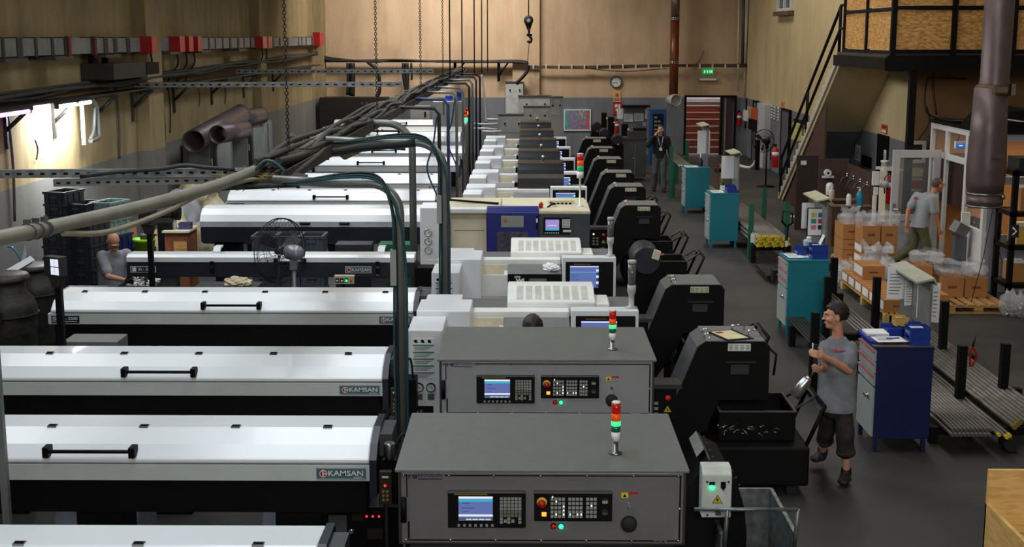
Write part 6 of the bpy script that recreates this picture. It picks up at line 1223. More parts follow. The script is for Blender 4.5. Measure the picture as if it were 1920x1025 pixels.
# grey enclosures behind the last machines
en = mat('enclosure_grey', (176, 180, 178), .5, var=.04)
for x0, y0, x1, y1, Y, tx in ((948, 155, 981, 232, 46.2, 'tall pale electrical cupboard on the back wall'), (972, 181, 1034, 240, 44.2, 'wide pale enclosure above the last machines'), (1030, 183, 1055, 219, 42.6, 'pale box with round knob at the right of the wide enclosure'), (982, 201, 1032, 228, 40.5, 'low grey panel with two black knobs above the pleated covers'), (935, 216, 982, 252, 39.5, 'pale grey machine front left of the pleated covers')):
    a, c_ = b0(x0, y0, x1, y1, Y); t = thing('enclosure', tx, 'electrical enclosure', ((a.x+c_.x)/2, Y+.2, 0), 'pale enclosures at the end of the machine row')
    B().box(a.x, c_.x, Y, Y+.5, .0, c_.z).build('case', [en], t, bevel=.01); B().box(a.x+.06, c_.x-.06, Y-.012, Y, max(a.z, .4)+.06, c_.z-.07).build('door', [mat('enclosure_door', (186, 190, 188), .45)], t)
    b = B()
    for k in (.25, .8): b.lathe([(.03, 0), (.03, -.04)], (a.x+(c_.x-a.x)*k, Y-.012, c_.z-.25), 'y', 10)
    b.build('knob', [M['black']], t)
    B().box(a.x-.02, c_.x+.02, Y-.03, Y+.52, c_.z, c_.z+.03).build('top_edge', [M['dgrey']], t)
for i, (px, py) in enumerate(((955, 259), (1048, 258))): pass
# back left: black cabinet, grey box, white cabinet with blue tops
Y = 45.6; a, c_ = b0(600, 183, 725, 240, Y); t = thing('switch_cabinet', 'wide black cabinet with four dials against the back wall', 'switch cabinet', ((a.x+c_.x)/2, Y+.4, 0)); B().box(a.x, c_.x, Y, Y+.9, 0, c_.z).build('case', [mat('cabinet_brown_black', (30, 25, 24), .5)], t)
for px in (679, 688, 696, 704): p = PY(px, 194, Y); b = B(); b.lathe([(.05, 0), (.05, -.03)], p, 'y', 12); b.build('dial', [M['duct']], t)
for px in (703, 713): p = PY(px, 203, Y); b = B(); b.lathe([(.06, 0), (.06, -.05)], p, 'y', 12); b.build('red_button', [M['red']], t)
Y = 44.9; a, c_ = b0(770, 199, 806, 235, Y); t = thing('fuse_cabinet', 'grey fuse cabinet between the black cabinet and the white one', 'fuse cabinet', ((a.x+c_.x)/2, Y, 0)); B().box(a.x, c_.x, Y, Y+.6, 0, c_.z).build('case', [M['locker']], t); b = B(); p = PY(797, 214, Y); b.box(p.x-.03, p.x+.03, Y-.02, Y, p.z-.08, p.z+.08); b.build('handle', [M['black']], t)
Y = 42.3; a, c_ = b0(812, 190, 869, 275, Y); t = thing('white_cabinet', 'tall white machine cabinet behind the hanging conduits', 'cabinet', ((a.x+c_.x)/2, Y, 0)); B().box(a.x, c_.x, Y, Y+.9, .2, c_.z).build('case', [M['lid']], t, bevel=.02); b = B(); p = PY(832, 203, Y); b.box(p.x-.03, p.x+.03, Y-.01, Y, p.z-.22, p.z+.22); b.build('gauge_strip', [M['locker']], t)
for k, (x0, x1, y0) in enumerate(((834, 849, 179), (856, 865, 172))):
    a, c_ = b0(x0, y0, x1, 190, Y+.3); tag(B().lathe([((c_.x-a.x)/2, 0), ((c_.x-a.x)/2, c_.z-a.z-.05), ((c_.x-a.x)/2*.9, c_.z-a.z)], ((a.x+c_.x)/2, Y+.4, a.z), 'z', 16).build('blue_drum', [mat('drum_blue', (24, 76, 190), .4)]), ('left wider blue drum on top of the white cabinet', 'right slimmer blue drum on top of the white cabinet')[k], 'drum')
# tower lights seen between conduits
for k, (px, py, Y) in enumerate(((876, 210, 35.0), (873, 216, 32.2))):
    p = PY(px, py, Y); t = thing('signal_lamp', ('farther small red signal lamp between the hanging conduits', 'nearer small signal lamp showing green between the hanging conduits')[k], 'signal lamp', (p.x, Y, 0))
    B().lathe([(.02, 0), (.02, p.z-.25), (.04, p.z-.25), (.04, p.z-.15)], (p.x, Y, 0), 'z', 10).build('stem', [M['offw']], t)
    for nm, z0, z1, mm in (('green_lens', -.15, -.06, M['led_g'] if k else M['lens_g']), ('amber_lens', -.06, .02, M['led_o'] if not k else M['lens_o']), ('red_lens', .02, .1, M['lens_r'])): B().lathe([(.045, p.z+z0), (.045, p.z+z1)], (p.x, Y, 0), 'z', 12).build(nm, [mm], t)
# ================================================================== LEFT WALL AND OVERHEAD
WX = -7.3
# bus bar trunking along the left wall
t = thing('busbar', 'grey power trunking with red tap boxes along the left wall', 'power trunking', (WX+.15, 32, 3.88))
B().box(WX+.04, WX+.2, 13, 45.9, 3.88, 4.13).build('casing', [mat('trunking_grey', (128, 132, 130), .5)], t)
yx = lambda px: PX(px, 90, WX+.2).y
for px in (5, 36, 67, 98, 122, 172, 198, 216, 240, 295, 365, 392, 404, 418, 432, 447, 458, 470, 505, 513, 525, 540, 560, 566, 574, 585): y = yx(px); w = .05 if px % 3 else .1; B().box(WX+.03, WX+.215, y-w, y+w, 3.865, 4.145).build('joint', [M['retdark']], t)
for px, w in ((127, .12), (176, .12), (268, .35), (296, .1), (322, .38), (339, .36), (356, .34), (482, .6), (492, .55), (592, .9)):
    y = yx(px); b = B(); b.box(WX+.18, WX+.42 if w > .2 else WX+.24, y-w/2, y+w/2, 3.85, 4.16 if w < .8 else 4.3); b.build('tap_box', [M['red'] if w > .2 else mat('tap_dark_red', (110, 24, 28), .5)], t)
for px in (3, 96, 190, 310, 370, 440):
    y = yx(px); B().box(WX+.01, WX+.4, y-.4, y+.4, 3.81, 3.86).build('bracket', [M['dgrey']], t)
def cable(pts, r, label, m='cable', n=7, name='cable', cat='cable', group=None):
    return tag(B().tube(spline(pts, 6), r, n).build(name, [M[m]]), label, cat, group)
for i, px in enumerate((272, 322, 339, 354, 484, 492)):
    y = yx(px); cable([(WX+.3, y, 3.86), (WX+.28, y+.1, 3.6), (WX+.12, y+.05, 3.35), (WX+.1, y-.1, 3.1)], .02, ('first', 'second', 'third', 'fourth', 'fifth', 'sixth')[i]+' black cable from the left dropping from a red tap box', group='cables below the tap boxes')
# wall brackets and the sagging cable bundle below the trunking
zt = lambda Y: 3.27+.010*(Y-18)
t = thing('cable_bundle', 'sagging bundle of dusty black cables along the left wall', 'cable bundle', (WX+.25, 30, 3.2))
rd = random.Random(5)
for k in range(9):
    pts = [(WX+.12+.035*(k % 4), y, zt(y)+.02+.03*(k//4)+rd.uniform(-.03, .05)) for y in range(13, 46, 2)]
    B().tube(spline(pts, 3), rd.uniform(.02, .035), 6).build('cable', [M['dust'] if k % 3 else M['cable']], t)
b = B(); b.box(WX+.05, WX+.35, 13, 45, 3.19, 3.22)
b.build('tray', [M['retdark']], t)
for i, y in enumerate((18.3, 20.2, 22.2, 24.3, 27.2, 30.5, 34, 38)):
    b = B(); b.box(WX+.01, WX+.42, y-.03, y+.03, 3.14, 3.2); b.tube([(WX+.02, y, 2.85), (WX+.36, y, 3.15)], .03, 6); b.box(WX+.01, WX+.05, y-.03, y+.03, 2.6, 3.2); b.build('bracket', [M['retdark']], t)
# the two wall tubes
for (y0, y1, nm, mt, tx) in ((PX(106, 183, WX+.38).y, PX(168, 175, WX+.38).y, 'tube', 'tube', 'lit white tube lamp under the cable bundle, washing the left wall'), (PX(-30, 200, WX+.38).y, PX(53, 194, WX+.38).y, 'tube', 'tubev', 'violet glowing tube lamp at the left frame edge')):
    t = thing('tube_lamp', tx, 'tube lamp', (WX+.36, y0, 3.1)); B().cyl((WX+.38, y0, 3.13), (WX+.38, y1, 3.13), .028, 12).build('tube', [M[mt]], t); b = B(); b.box(WX+.34, WX+.42, y0-.03, y1+.03, 3.165, 3.2); b.box(WX+.35, WX+.41, y0-.04, y0, 3.1, 3.2); b.box(WX+.35, WX+.41, y1, y1+.04, 3.1, 3.2); b.build('fitting', [M['retdark']], t)
t = thing('wall_conduit', 'white bracket bar with grey conduit bow below the lit tube', 'conduit', (WX+.2, 21.6, 2.2)); y = PX(162, 200, WX+.2).y; B().box(WX+.1, WX+.15, y-.025, y+.025, 2.42, 3.2).build('bar', [M['offw']], t); b = B(); b.tube(spline([(WX+.2, y+.3, 3.15), (WX+.2, y+.5, 3.0), (WX+.2, y+.55, 2.6), (WX+.2, y+.5, 2.5), (WX+.2, y+.1, 2.48)]), .04, 8); b.tube(spline([(WX+.2, y+.1, 2.5), (WX+.2, y+.3, 2.65), (WX+.2, y+.42, 3.0)]), .03, 8); b.build('bow', [M['pipe']], t)
p = PX(205, 150, WX+.5); q = PX(265, 118, WX+.5); t = thing('dark_wall_box', 'big dark square duct box fixed below the power trunking', 'duct box', (WX+.3, p.y, p.z)); B().box(WX, WX+.55, p.y+.1, q.y+.1, p.z, q.z+.02).build('case', [mat('box_olive_black', (44, 44, 36), .6)], t); B().box(WX, WX+.56, q.y+.1, q.y+.9, p.z+.03, q.z).build('side', [M['black']], t); B().box(WX+.1, WX+.2, p.y+.2, p.y+.35, q.z, q.z+.2).build('lug', [M['black']], t); B().box(WX+.1, WX+.2, p.y+.9, p.y+1.0, q.z, q.z+.2).build('lug', [M['black']], t)
for i, (px, y0, y1, r) in enumerate(((13, 200, 420, .02), (66, 262, 300, .012), (217, 160, 300, .018), (264, 165, 310, .022), (305, 190, 290, .016), (315, 160, 250, .014), (372, 160, 200, .012), (420, 150, 195, .012))):
    a, c_ = PX(px, y0, WX+.03), PX(px, y1, WX+.03); cable([(WX+.03, a.y, a.z), (WX+.04, a.y+.05, (a.z+c_.z)/2), (WX+.03, a.y, c_.z)], r, ('first', 'second', 'third', 'fourth', 'fifth', 'sixth', 'seventh', 'eighth')[i]+' cable from the left hanging straight down the left wall', m='cable' if i % 2 else 'duct', group='cables hanging on the left wall')
# perforated strut bars
def strut(p0, p1, label, h=.075, holes=24, m='galv'):
    p0, p1 = Vector(p0), Vector(p1); d = p1-p0; L = d.length; x = d.normalized(); yv = Vector((0, 0, 1)).cross(x).normalized(); z = x.cross(yv)
    T = Matrix(((x.x, yv.x, z.x, p0.x), (x.y, yv.y, z.y, p0.y), (x.z, yv.z, z.z, p0.z), (0, 0, 0, 1)))
    t = thing('strut_bar', label, 'strut bar', p0); b = B(T); b.box(0, L, -.004, 0, -h/2, h/2); b.box(0, L, 0, .05, h/2-.004, h/2); b.box(0, L, 0, .05, -h/2, -h/2+.004)
    for i in range(holes): u = L*(i+.5)/holes; b.box(u-L/holes*.19, u+L/holes*.19, -.007, -.003, -h*.13, h*.13, 1)
    b.build('channel', [M[m], M['black']], t); return t
TX, TZ = -2.2, 3.0
strut((-7.25, 10.6, 3.02), (-2.35, 11.25, 3.0), 'perforated galvanised strut crossing low at the left', .068, 52)
strut((-4.0, 11.0, 2.93), (-2.4, 11.3, 2.93), 'darker perforated strut just below the low galvanised one', .06, 20, 'hoodg')
strut((-7.2, 24.2, 3.28), (TX-.1, 24.6, 3.28), 'perforated strut crossing from wall to tray, middle one', .09, 30)
strut((-7.2, 32.8, 3.3), (TX-.1, 33.2, 3.3), 'farthest perforated strut crossing from wall to tray', .1, 30)
# main cable tray down the hall with its cables
TY0, TY1 = 10.9, 46.4
t = thing('cable_tray', 'long dusty cable tray running down the hall above the feeders', 'cable tray', (TX, 28, TZ))
b = B(); b.box(TX-.16, TX+.16, TY0, TY1, TZ-.09, TZ-.07); b.box(TX-.17, TX-.155, TY0, TY1, TZ-.09, TZ+.03); b.box(TX+.155, TX+.17, TY0, TY1, TZ-.09, TZ+.03); b.build('tray', [M['dust']], t)
rd = random.Random(2)
for k in range(16):
    x0 = TX-.14+.018*k; pts = [(x0+rd.uniform(-.05, .05), y, TZ-.03+.05*(k % 3)+rd.uniform(-.03, .07)) for y in [TY0+.2+i*1.6 for i in range(23)]]
    B().tube(spline(pts, 4), rd.uniform(.016, .034), 6).build('tray_cable', [M['dust'] if k % 4 else M['cable']], t)
for i in range(34): y = TY0+.5+i*1.05; B().tube([(TX-.17, y, TZ-.1), (TX+.17, y, TZ-.1), (TX+.17, y, TZ+.1), (TX-.17, y, TZ+.1), (TX-.17, y, TZ-.1)], .006, 4).build('cable_tie', [M['cable']], t)
b = B(); b.prism([(14.2, TZ-.09), (16.6, TZ-.09), (16.3, TZ-.26), (14.8, TZ-.22)], 'x', TX+.14, TX+.17); b.build('side_plate', [mat('plate_tan', (110, 84, 56), .8, var=.2)], t)
# nest of straw on the tray end
t = thing('bird_nest', 'untidy straw nest caught in the tray end', 'nest', (-2.3, 11.2, TZ-.1)); rd = random.Random(6); b = B()
for i in range(170):
    a = rd.uniform(0, 2*PI); r = .24*math.sqrt(rd.random()); c = Vector((-2.33+r*1.2*math.cos(a), 11.2+r*.8*math.sin(a), TZ-.1+rd.uniform(0, .07))); d = Vector((rd.uniform(-1, 1), rd.uniform(-.7, .7), rd.uniform(-.25, .3))).normalized()*rd.uniform(.05, .12); b.tube([c-d, c+Vector((0, 0, .02)), c+d], .004, 3)
o = b.build('straw', [M['straw']], t); o['kind'] = 'stuff'
b = B(); b.prism([(-2.7, TZ-.14), (-1.92, TZ-.1), (-1.9, TZ-.04), (-1.98, TZ-.02), (-2.7, TZ-.1)], 'y', 11.0, 11.4); b.build('tray_end', [M['retdark']], t)
# wide grey conduit coming from the left foreground
t = thing('wide_conduit', 'thick grey conduit sweeping from the lower left up to the tray', 'conduit', (-2.8, 9, 3)); pts = [(-3.35, 6.9, 2.98), (-2.95, 7.8, 3.0), (-2.62, 9.0, 3.0), (-2.38, 10.4, 3.01), (-2.25, 12.2, 3.05), (-2.2, 14.5, 3.08)]
B().tube(spline(pts, 8), .047, 14).build('tube', [mat('conduit_warm', (124, 122, 110), .5, var=.12)], t); b = B(); b.tube(spline([(-2.87, 8.0, 2.95), (-2.72, 8.4, 2.90), (-2.55, 9.1, 2.93), (-2.45, 9.9, 2.98), (-2.3, 10.8, 2.98), (-2.25, 11.2, 2.92)], 8), .02, 8); b.build('cable', [mat('cable_khaki', (140, 134, 112), .6)], t)
b = B()
for i in range(3): p = Vector((-2.98+.03*i, 7.72+.06*i, 3.0)); b.lathe([(.055, -.006), (.055, .006)], p, 'y', 14); b.box(p.x-.02, p.x+.02, p.y-.01, p.y+.01, 3.04, 3.075)
b.build('clamp', [M['steel']], t)
# vertical conduit drops
def drop(Y, x1, label, zb, r=.036, R=.28, z=TZ, teal=True, m='pipe', black_len=0.):
    t = thing('conduit_drop', label, 'conduit', (x1, Y, zb), 'conduits dropping from the cable tray'); z0 = z-.04
    path = [Vector((TX+.1, Y+.1, z0+.02)), Vector((x1-R-.3, Y, z0))]+arc((x1-R, Y, z0-R), R, PI/2, 0, 8, 'xz')+[Vector((x1, Y, zb))]
    B().tube(path, r, 12).build('pipe', [M[m]], t)
    if black_len: b = B(); b.tube(spline([(TX-.3, Y+.2, z0+.05), (TX+.1, Y+.05, z0-.1), (TX+.5, Y, z0-.05), (x1-R, Y, z0+.0)], 8), r*1.12, 10); b.build('sleeve', [M['cable']], t)
    if teal:
        b = B()
        for k, (dx, mm) in enumerate(((-.05, 0), (.042, 0), (-.03, 2))): b.tube(spline([(TX+.2, Y-.04, z0+.0), (x1-R, Y-.05, z0+.05+.02*k), (x1-.06+dx*.3, Y-.05, z0-.15), (x1+dx, Y-.03, z0-.6), (x1+dx*1.15, Y-.03, (zb+z0)/2), (x1+dx*.9, Y-.03, zb)], 8), .011, 6, mm)
        b.build('air_hose', [M['cableg'], M['cableb'], M['cable']], t)
        B().box(x1-.08, x1-.03, Y-.06, Y, z0-.85, z0-.55).build('junction', [M['locker']], t)
    return t
drop(10.75, -1.04, 'nearest conduit bend, chromed horizontal run with teal hoses', 0.01, .038, .25)
drop(13.72, -.85, 'second conduit drop with a black sleeved arm crossing the tray', 0.01, .042, .3, z=TZ+.1, black_len=1)
drop(17.6, -1.52, 'third conduit drop, bend with brass coloured edges', 0.01, .05, .35, z=TZ+.05, teal=False)
for i, (px, Y, m, tx) in enumerate(((823, 21.5, 'cable', 'black dressed conduit with blue hose'), (840, 24.5, 'cableb', 'dark blue sleeved conduit'), (856, 27.5, 'pipe', 'slim grey conduit'), (868, 30.2, 'pipe', 'pale slim conduit'), (880, 33.0, 'cable', 'slim black conduit'), (886, 35.5, 'pipe', 'grey conduit second before the end'), (893, 38.5, 'cableb', 'bluish last conduit'), (900, 41, 'cable', 'farthest dark conduit'))):
    x = PY(px, 200, Y).x; t = thing('conduit_drop', tx+' dropping from the tray', 'conduit', (x, Y, 1.4), 'conduits dropping from the cable tray')
    B().tube([(TX, Y, TZ+.02), (x-.08, Y, TZ), (x, Y, TZ-.1), (x, Y, .01)], .03, 8).build('pipe', [M[m]], t)
    if i in (0, 2): B().tube(spline([(x-.03, Y-.05, TZ-.1), (x-.1, Y-.05, 2.4), (x-.2, Y-.05, 2.0), (x-.02, Y-.05, 1.5), (x, Y-.05, 1.2)]), .014, 6).build('air_hose', [M['cableb']], t)
# horizontal black cables between bundle and tray, hook and knot details
cable([PY(555, 265, 14.5), PY(585, 285, 14.2), PY(640, 283, 14), PY(700, 272, 14), PY(770, 263, 14)], .036, 'thick black cable swinging from the tray towards the second conduit')
cable([PY(480, 318, 11), PY(497, 302, 11), PY(515, 305, 11), PY(535, 322, 11)], .014, 'thin teal hose looping over the tray end', 'cableg')
cable([PY(590, 268, 16), PY(640, 268, 17), PY(700, 275, 17), PY(760, 280, 17)], .018, 'thin black cable slung behind the tray towards the conduits')
cable([PY(682, 220, 20), PY(688, 202, 20), PY(700, 212, 20), PY(716, 222, 20)], .016, 'short cable arching up over the tray', 'dust')
cable([PY(150, 331, 10.7), PY(225, 322, 10.75), PY(300, 317, 10.8), PY(345, 310, 10.85), PY(385, 314, 10.9), PY(440, 318, 11.0)], .018, 'dark cables lying along the low galvanised strut', 'cable')
# chains from the roof
def chain(x, Y, z0, z1, label, r, n=None):
    b = B(); L = r*5.2; k = int((z1-z0)/(L*.78))
    k = min(k, 170); L2 = (z1-z0)/k
    for i in range(k):
        z = z0+L2*(i+.5); w = r*1.9; h = L2*.62
        pts = []
        for j in range(10):
            a = 2*PI*j/10; u, v = w*math.cos(a), h*math.sin(a)
            pts.append((x+u, Y, z+v) if i % 2 else (x, Y+u, z+v))
        b.tube(pts+[pts[0]], r*.62, 4, cap=False)
    return tag(b.build('hanging_chain', [M['chainm']]), label, 'chain', 'chains hanging from the roof')
ch = (('nearest heavy chain hanging before the left corner', 12.2, PY(535, 100, 12.2).x, TZ+.1, .0075), ('second chain from the left, against the bright back wall', 19.1, PY(705, 100, 19.1).x, 2.6, .009), ('third chain from the left, against the back wall', 27.5, PY(788, 80, 27.5).x, TZ+.05, .011), ('fourth chain from the left, above the tray', 34.6, PY(830, 80, 34.6).x, TZ, .011))
for tx, Y, x, z0, r in ch: chain(x, Y, z0, 8.3, tx, r)
p = PY(535, 280, 12.2)
for i, (px, Y) in enumerate(((843, 36.5), (866, 38.5), (889, 41), (903, 43), (914, 45))): x = PY(px, 60, Y).x; tag(B().cyl((x, Y, TZ), (x, Y, 8.35), .02, 5).build('hanger_rod', [M['chainm']]), ('first', 'second', 'third', 'fourth', 'fifth')[i]+' thin hanger rod from the left above the far tray', 'rod', 'thin hanger rods above the far tray')
# back wall tray, cables, hoist block
t = thing('wall_tray', 'black cable tray running along the back wall', 'cable tray', (-3, 46.5, 3.2)); z = PY(760, 115, 46.5).z
B().box(-7.2, 0, 46.45, 46.6, z-.03, z+.04).build('tray', [M['black']], t)
for px in (853, 935): x = PY(px, 120, 46.5).x; b = B(); b.box(x-.05, x+.05, 46.5, 46.6, z-.7, z); b.tube([(x, 46.5, z-.5), (x+.35, 46.5, z-.02)], .03, 5); b.build('bracket', [M['black']], t)
b = B()
for k in range(4): b.tube(spline([PY(597, 88, 46.5), PY(600, 100, 46.4), PY(618, 113, 46.4)+Vector((0, 0, .03*k)), PY(700, 113+k, 46.4), PY(745, 112, 46.4), PY(840, 116, 46.4), PY(975, 114+k, 46.4), PY(988, 124, 46.4)]), .035, 5)
b.build('tray_cable', [M['cable']], t)
for i, (px, w, y1) in enumerate(((652, 3, 178), (660, 5, 180), (756, 3, 182), (762, 4, 184), (771, 2, 150))): cable([PY(px, 118, 46.3), PY(px+1, 145, 46.3), PY(px+(i == 2)*8, y1, 46.3)], .02*w, ('first', 'second', 'third', 'fourth', 'fifth')[i]+' group of black cables from the left falling to the black cabinet', group='cable falls on the back wall')
cable([PY(690, 117, 46.3), PY(704, 128, 46.2), PY(711, 145, 46.2), PY(712, 170, 46.2), PY(707, 182, 46.2)], .06, 'single thick cable curving down onto the black cabinet')
cable([PY(990, 122, 46.2), PY(990, 130, 46.2), PY(982, 142, 46.2), PY(968, 156, 46.2)], .06, 'thick cable curling down to the tall pale cupboard')
t = thing('cable_run', 'clipped brown cable run along the back wall right of the pillar', 'cable run', (3, 46.5, 3.1)); b = B()
for k in range(3): b.tube(spline([PY(990, 124+k, 46.5), PY(1080, 125+k*1.5, 46.5), PY(1160, 123+k*2, 46.5), PY(1260, 122+k, 46.5), PY(1400, 121+k*2, 46.5)]), .03, 5)
b.build('cable', [mat('cable_brown', (84, 66, 46), .7)], t); b = B()
for i in range(17): p = PY(1000+i*24, 124, 46.44); b.box(p.x-.025, p.x+.025, 46.4, 46.5, p.z-.09, p.z+.07)
b.build('clip', [M['cream']], t)
cable([PY(1090, 127, 46.6), PY(1170, 134, 46.6), PY(1250, 128, 46.6)], .015, 'thin cable sagging below the clipped cable run', 'duct'); cable([PY(1302, 124, 46.7), PY(1312, 112, 46.7), PY(1320, 95, 46.7)], .015, 'thin cable curling up above the exit sign', 'duct')
for i, px in enumerate((1385, 1394, 1398, 1417)): X_ = 46.6; a, c_ = PY(px, 0, X_), PY(px-(2 if i < 2 else 0), (170, 120, 185, 125)[i], X_); tag(B().cyl((min(a.x, 7.74), X_, 6), (min(c_.x, 7.74), X_, c_.z), .035 if i != 1 else .05, 6).build('corner_pipe', [M['cream'] if i != 1 else M['duct']]), ('first', 'second', 'third', 'fourth')[i]+' slim pipe from the left in the far right corner', 'pipe', 'slim pipes in the far right corner')
Y = 44; p = PY(991, 38, Y); t = thing('hoist_block', 'black chain hoist block with hook hanging before the pillar', 'hoist block', (p.x, Y, p.z-.6)); b = B(); b.lathe([(.1, -.13), (.16, -.1), (.16, .1), (.1, .13)], p, 'y', 18); b.prism([(p.x-.16, p.z), (p.x+.16, p.z), (p.x+.06, p.z-.32), (p.x-.04, p.z-.32)], 'y', Y-.06, Y+.06); b.build('block', [M['rubber']], t); b = B(); b.lathe([(.06, -.14), (.06, .14)], p, 'y', 12); b.build('sheave', [M['locker']], t); b = B(); b.tube(spline([(p.x+.02, Y, p.z-.3), (p.x+.02, Y, p.z-.5), (p.x+.1, Y, p.z-.6), (p.x+.06, Y, p.z-.72), (p.x-.04, Y, p.z-.68)]), .035, 6); b.box(p.x-.06, p.x+.12, Y-.05, Y+.05, p.z-.52, p.z-.44); b.build('hook', [M['black']], t); b = B(); b.cyl((p.x, Y, p.z+.1), (p.x, Y, 8.3), .02, 5); b.build('rope', [M['chainm']], t)
tag(B().tube([PY(993, 72, 46), PY(989, 118, 46)], .012, 4).build('pull_cord', [M['cable']]), 'thin cord hanging below the hoist block', 'cord')
# white conduit leaning in the aisle between conduits
cable([PY(903, 140, 40), PY(908, 180, 40), PY(912, 231, 40)], .03, 'white cord slanting down between the far conduits', 'paper')
for i, (x0, y0, x1, y1) in enumerate(((912, 224, 934, 224), (887, 232, 934, 232), (887, 241, 932, 243), (904, 246, 940, 246))): tag(B().tube([PY(x0, y0, 41.5-i), PY((x0+x1)/2, y0+(1 if i % 2 else 0), 41.5-i), PY(x1, y1, 41.5-i)], .035, 6).build('white_rail', [M['lid']]), ('topmost', 'second', 'third', 'lowest')[i]+' white rail of the far machines left of the pale enclosure', 'rail', 'white rails of the far machines')
# ================================================================== FLOOR OBJECTS AT THE LEFT WALL
# lockers and the brown ducts lying on them
for i, (y0, y1, h, tx) in enumerate(((27.6, 29.8, 1.95, 'grey steel locker with door ajar, beneath the leaning ducts'), (31.4, 33.0, 2.0, 'pale grey locker with open door, left of the two tall ones'), (33.2, 34.5, 2.0, 'pale grey locker with closed door, right of the two tall ones'))):
    t = thing('locker', tx, 'locker', (WX+.4, (y0+y1)/2, 0), 'lockers along the left wall'); b = B(); b.box(WX+.05, WX+.62, y0, y1, .05, h, 0)
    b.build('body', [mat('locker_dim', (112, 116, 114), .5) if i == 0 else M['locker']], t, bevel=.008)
    if i < 2:
        B().box(WX+.62, WX+.625, y0+.06, y0+.5, .15, h-.05).build('opening', [M['black']], t)
        B(Matrix.Translation((WX+.63, y0+.55, 0)) @ Matrix.Rotation(-.25, 4, 'Z')).box(0, .03, 0, .62, .1, h-.04).build('door', [M['locker']], t)
        b = B(); b.box(WX+.5, WX+.63, y0+.12, y0+.2, 1.45, 1.6); b.build('contents', [M['cream']], t)
    else: B().box(WX+.62, WX+.64, y0+.06, y1-.06, .1, h-.05).build('door', [M['locker']], t); B().box(WX+.64, WX+.66, (y0+y1)/2-.03, (y0+y1)/2, .1, h-.05).build('door_rib', [M['hoodg']], t)
def ducttube(p0, p1, r, label, m='duct'):
    t = thing('loose_duct', label, 'duct', p0, 'loose ducts lying on the lockers'); b = B(); P0, P1 = Vector(p0), Vector(p1); d = (P1-P0).normalized()
    n = 22; u = Vector((0, 0, 1)); a = (u-d*u.dot(d)).normalized(); c_ = d.cross(a); vs = []
    for P, rr in ((P0, r), (P1, r), (P1, r*.9), (P0, r*.9)):
        for j in range(n): q = 2*PI*j/n; vs.append(P+(a*math.cos(q)+c_*math.sin(q))*rr)
    b.add(vs, [(k*n+j, k*n+(j+1) % n, ((k+1) % 4)*n+(j+1) % n, ((k+1) % 4)*n+j) for k in range(4) for j in range(n)], 0, True); b.build('pipe', [M[m]], t)
    b = B(); b.tube([P1-d*.1, P1-d*.02], [r*1.04, r*1.05], 20, cap=False); b.build('rim', [M['duct']], t); return t
ducttube(PX(363, 265, -6.75), PX(452, 215, -6.6), .24, 'longest brown duct lying aslant above the lockers', 'duct')
ducttube(PX(408, 252, -6.2), PX(458, 243, -6.05), .19, 'shorter brown duct with bright rim in front of the long one', 'duct')
ducttube(PX(446, 226, -6.75), PX(488, 216, -6.75), .22, 'brown duct whose dark mouth faces the camera')
# sacks
def sack(c, sx, sy, sz, label, m, seed, knot=True):
    bm = bmesh.new(); bmesh.ops.create_icosphere(bm, subdivisions=4, radius=1)
    for v in bm.verts:
        q = v.co.copy(); n = noise.noise(q*2.2+Vector((seed, 0, 0)))*.22+noise.noise(q*6+Vector((0, seed, 0)))*.1+noise.noise(q*14+Vector((0, 0, seed)))*.045
        w = 1+n; top = max(0, q.z)
        k = 1-(top**2)*.35 if knot else 1
        v.co = Vector((q.x*sx*w*k, q.y*sy*w*k, (max(q.z, -.72)+.72)/1.72*sz*(1+n*.25)))
    me = bpy.data.meshes.new('sack'); bm.to_mesh(me); bm.free(); me.polygons.foreach_set('use_smooth', [True]*len(me.polygons)); me.materials.append(m)
    t = thing('sack', label, 'sack', c, 'sacks heaped by the left wall'); o = bpy.data.objects.new('cloth', me); C.objects.link(o); o.parent = t; ORG[o.name] = Vector(c)
    if knot:
        b = B(); C_ = Vector(c)
        b.lathe([(sx*.32, sz*.9), (sx*.15, sz*1.0), (sx*.3, sz*1.1), (sx*.38, sz*1.16), (0.02, sz*1.1)], C_, 'z', 14); b.build('gathered_neck', [m], t)
    return t
sack((-6.2, 22.9, 0), .36, .4, 1.15, 'front sack of the heap, right of the grinder', M['sack'], 1)
sack((-6.45, 24.2, 0), .42, .45, 1.35, 'grey film sack in the middle of the heap', M['sackg'], 4, False)
sack((-6.45, 25.4, .5), .42, .42, 1.0, 'upper sack with folded flap at the back of the heap', M['sack'], 7)
sack((-6.0, 24.9, .2), .38, .4, .95, 'pale crumpled sack at the right of the heap', M['sack'], 12)
sack((-5.95, 23.9, 0), .34, .4, .8, 'low stained sack against the feeder end', M['sack'], 17, False)
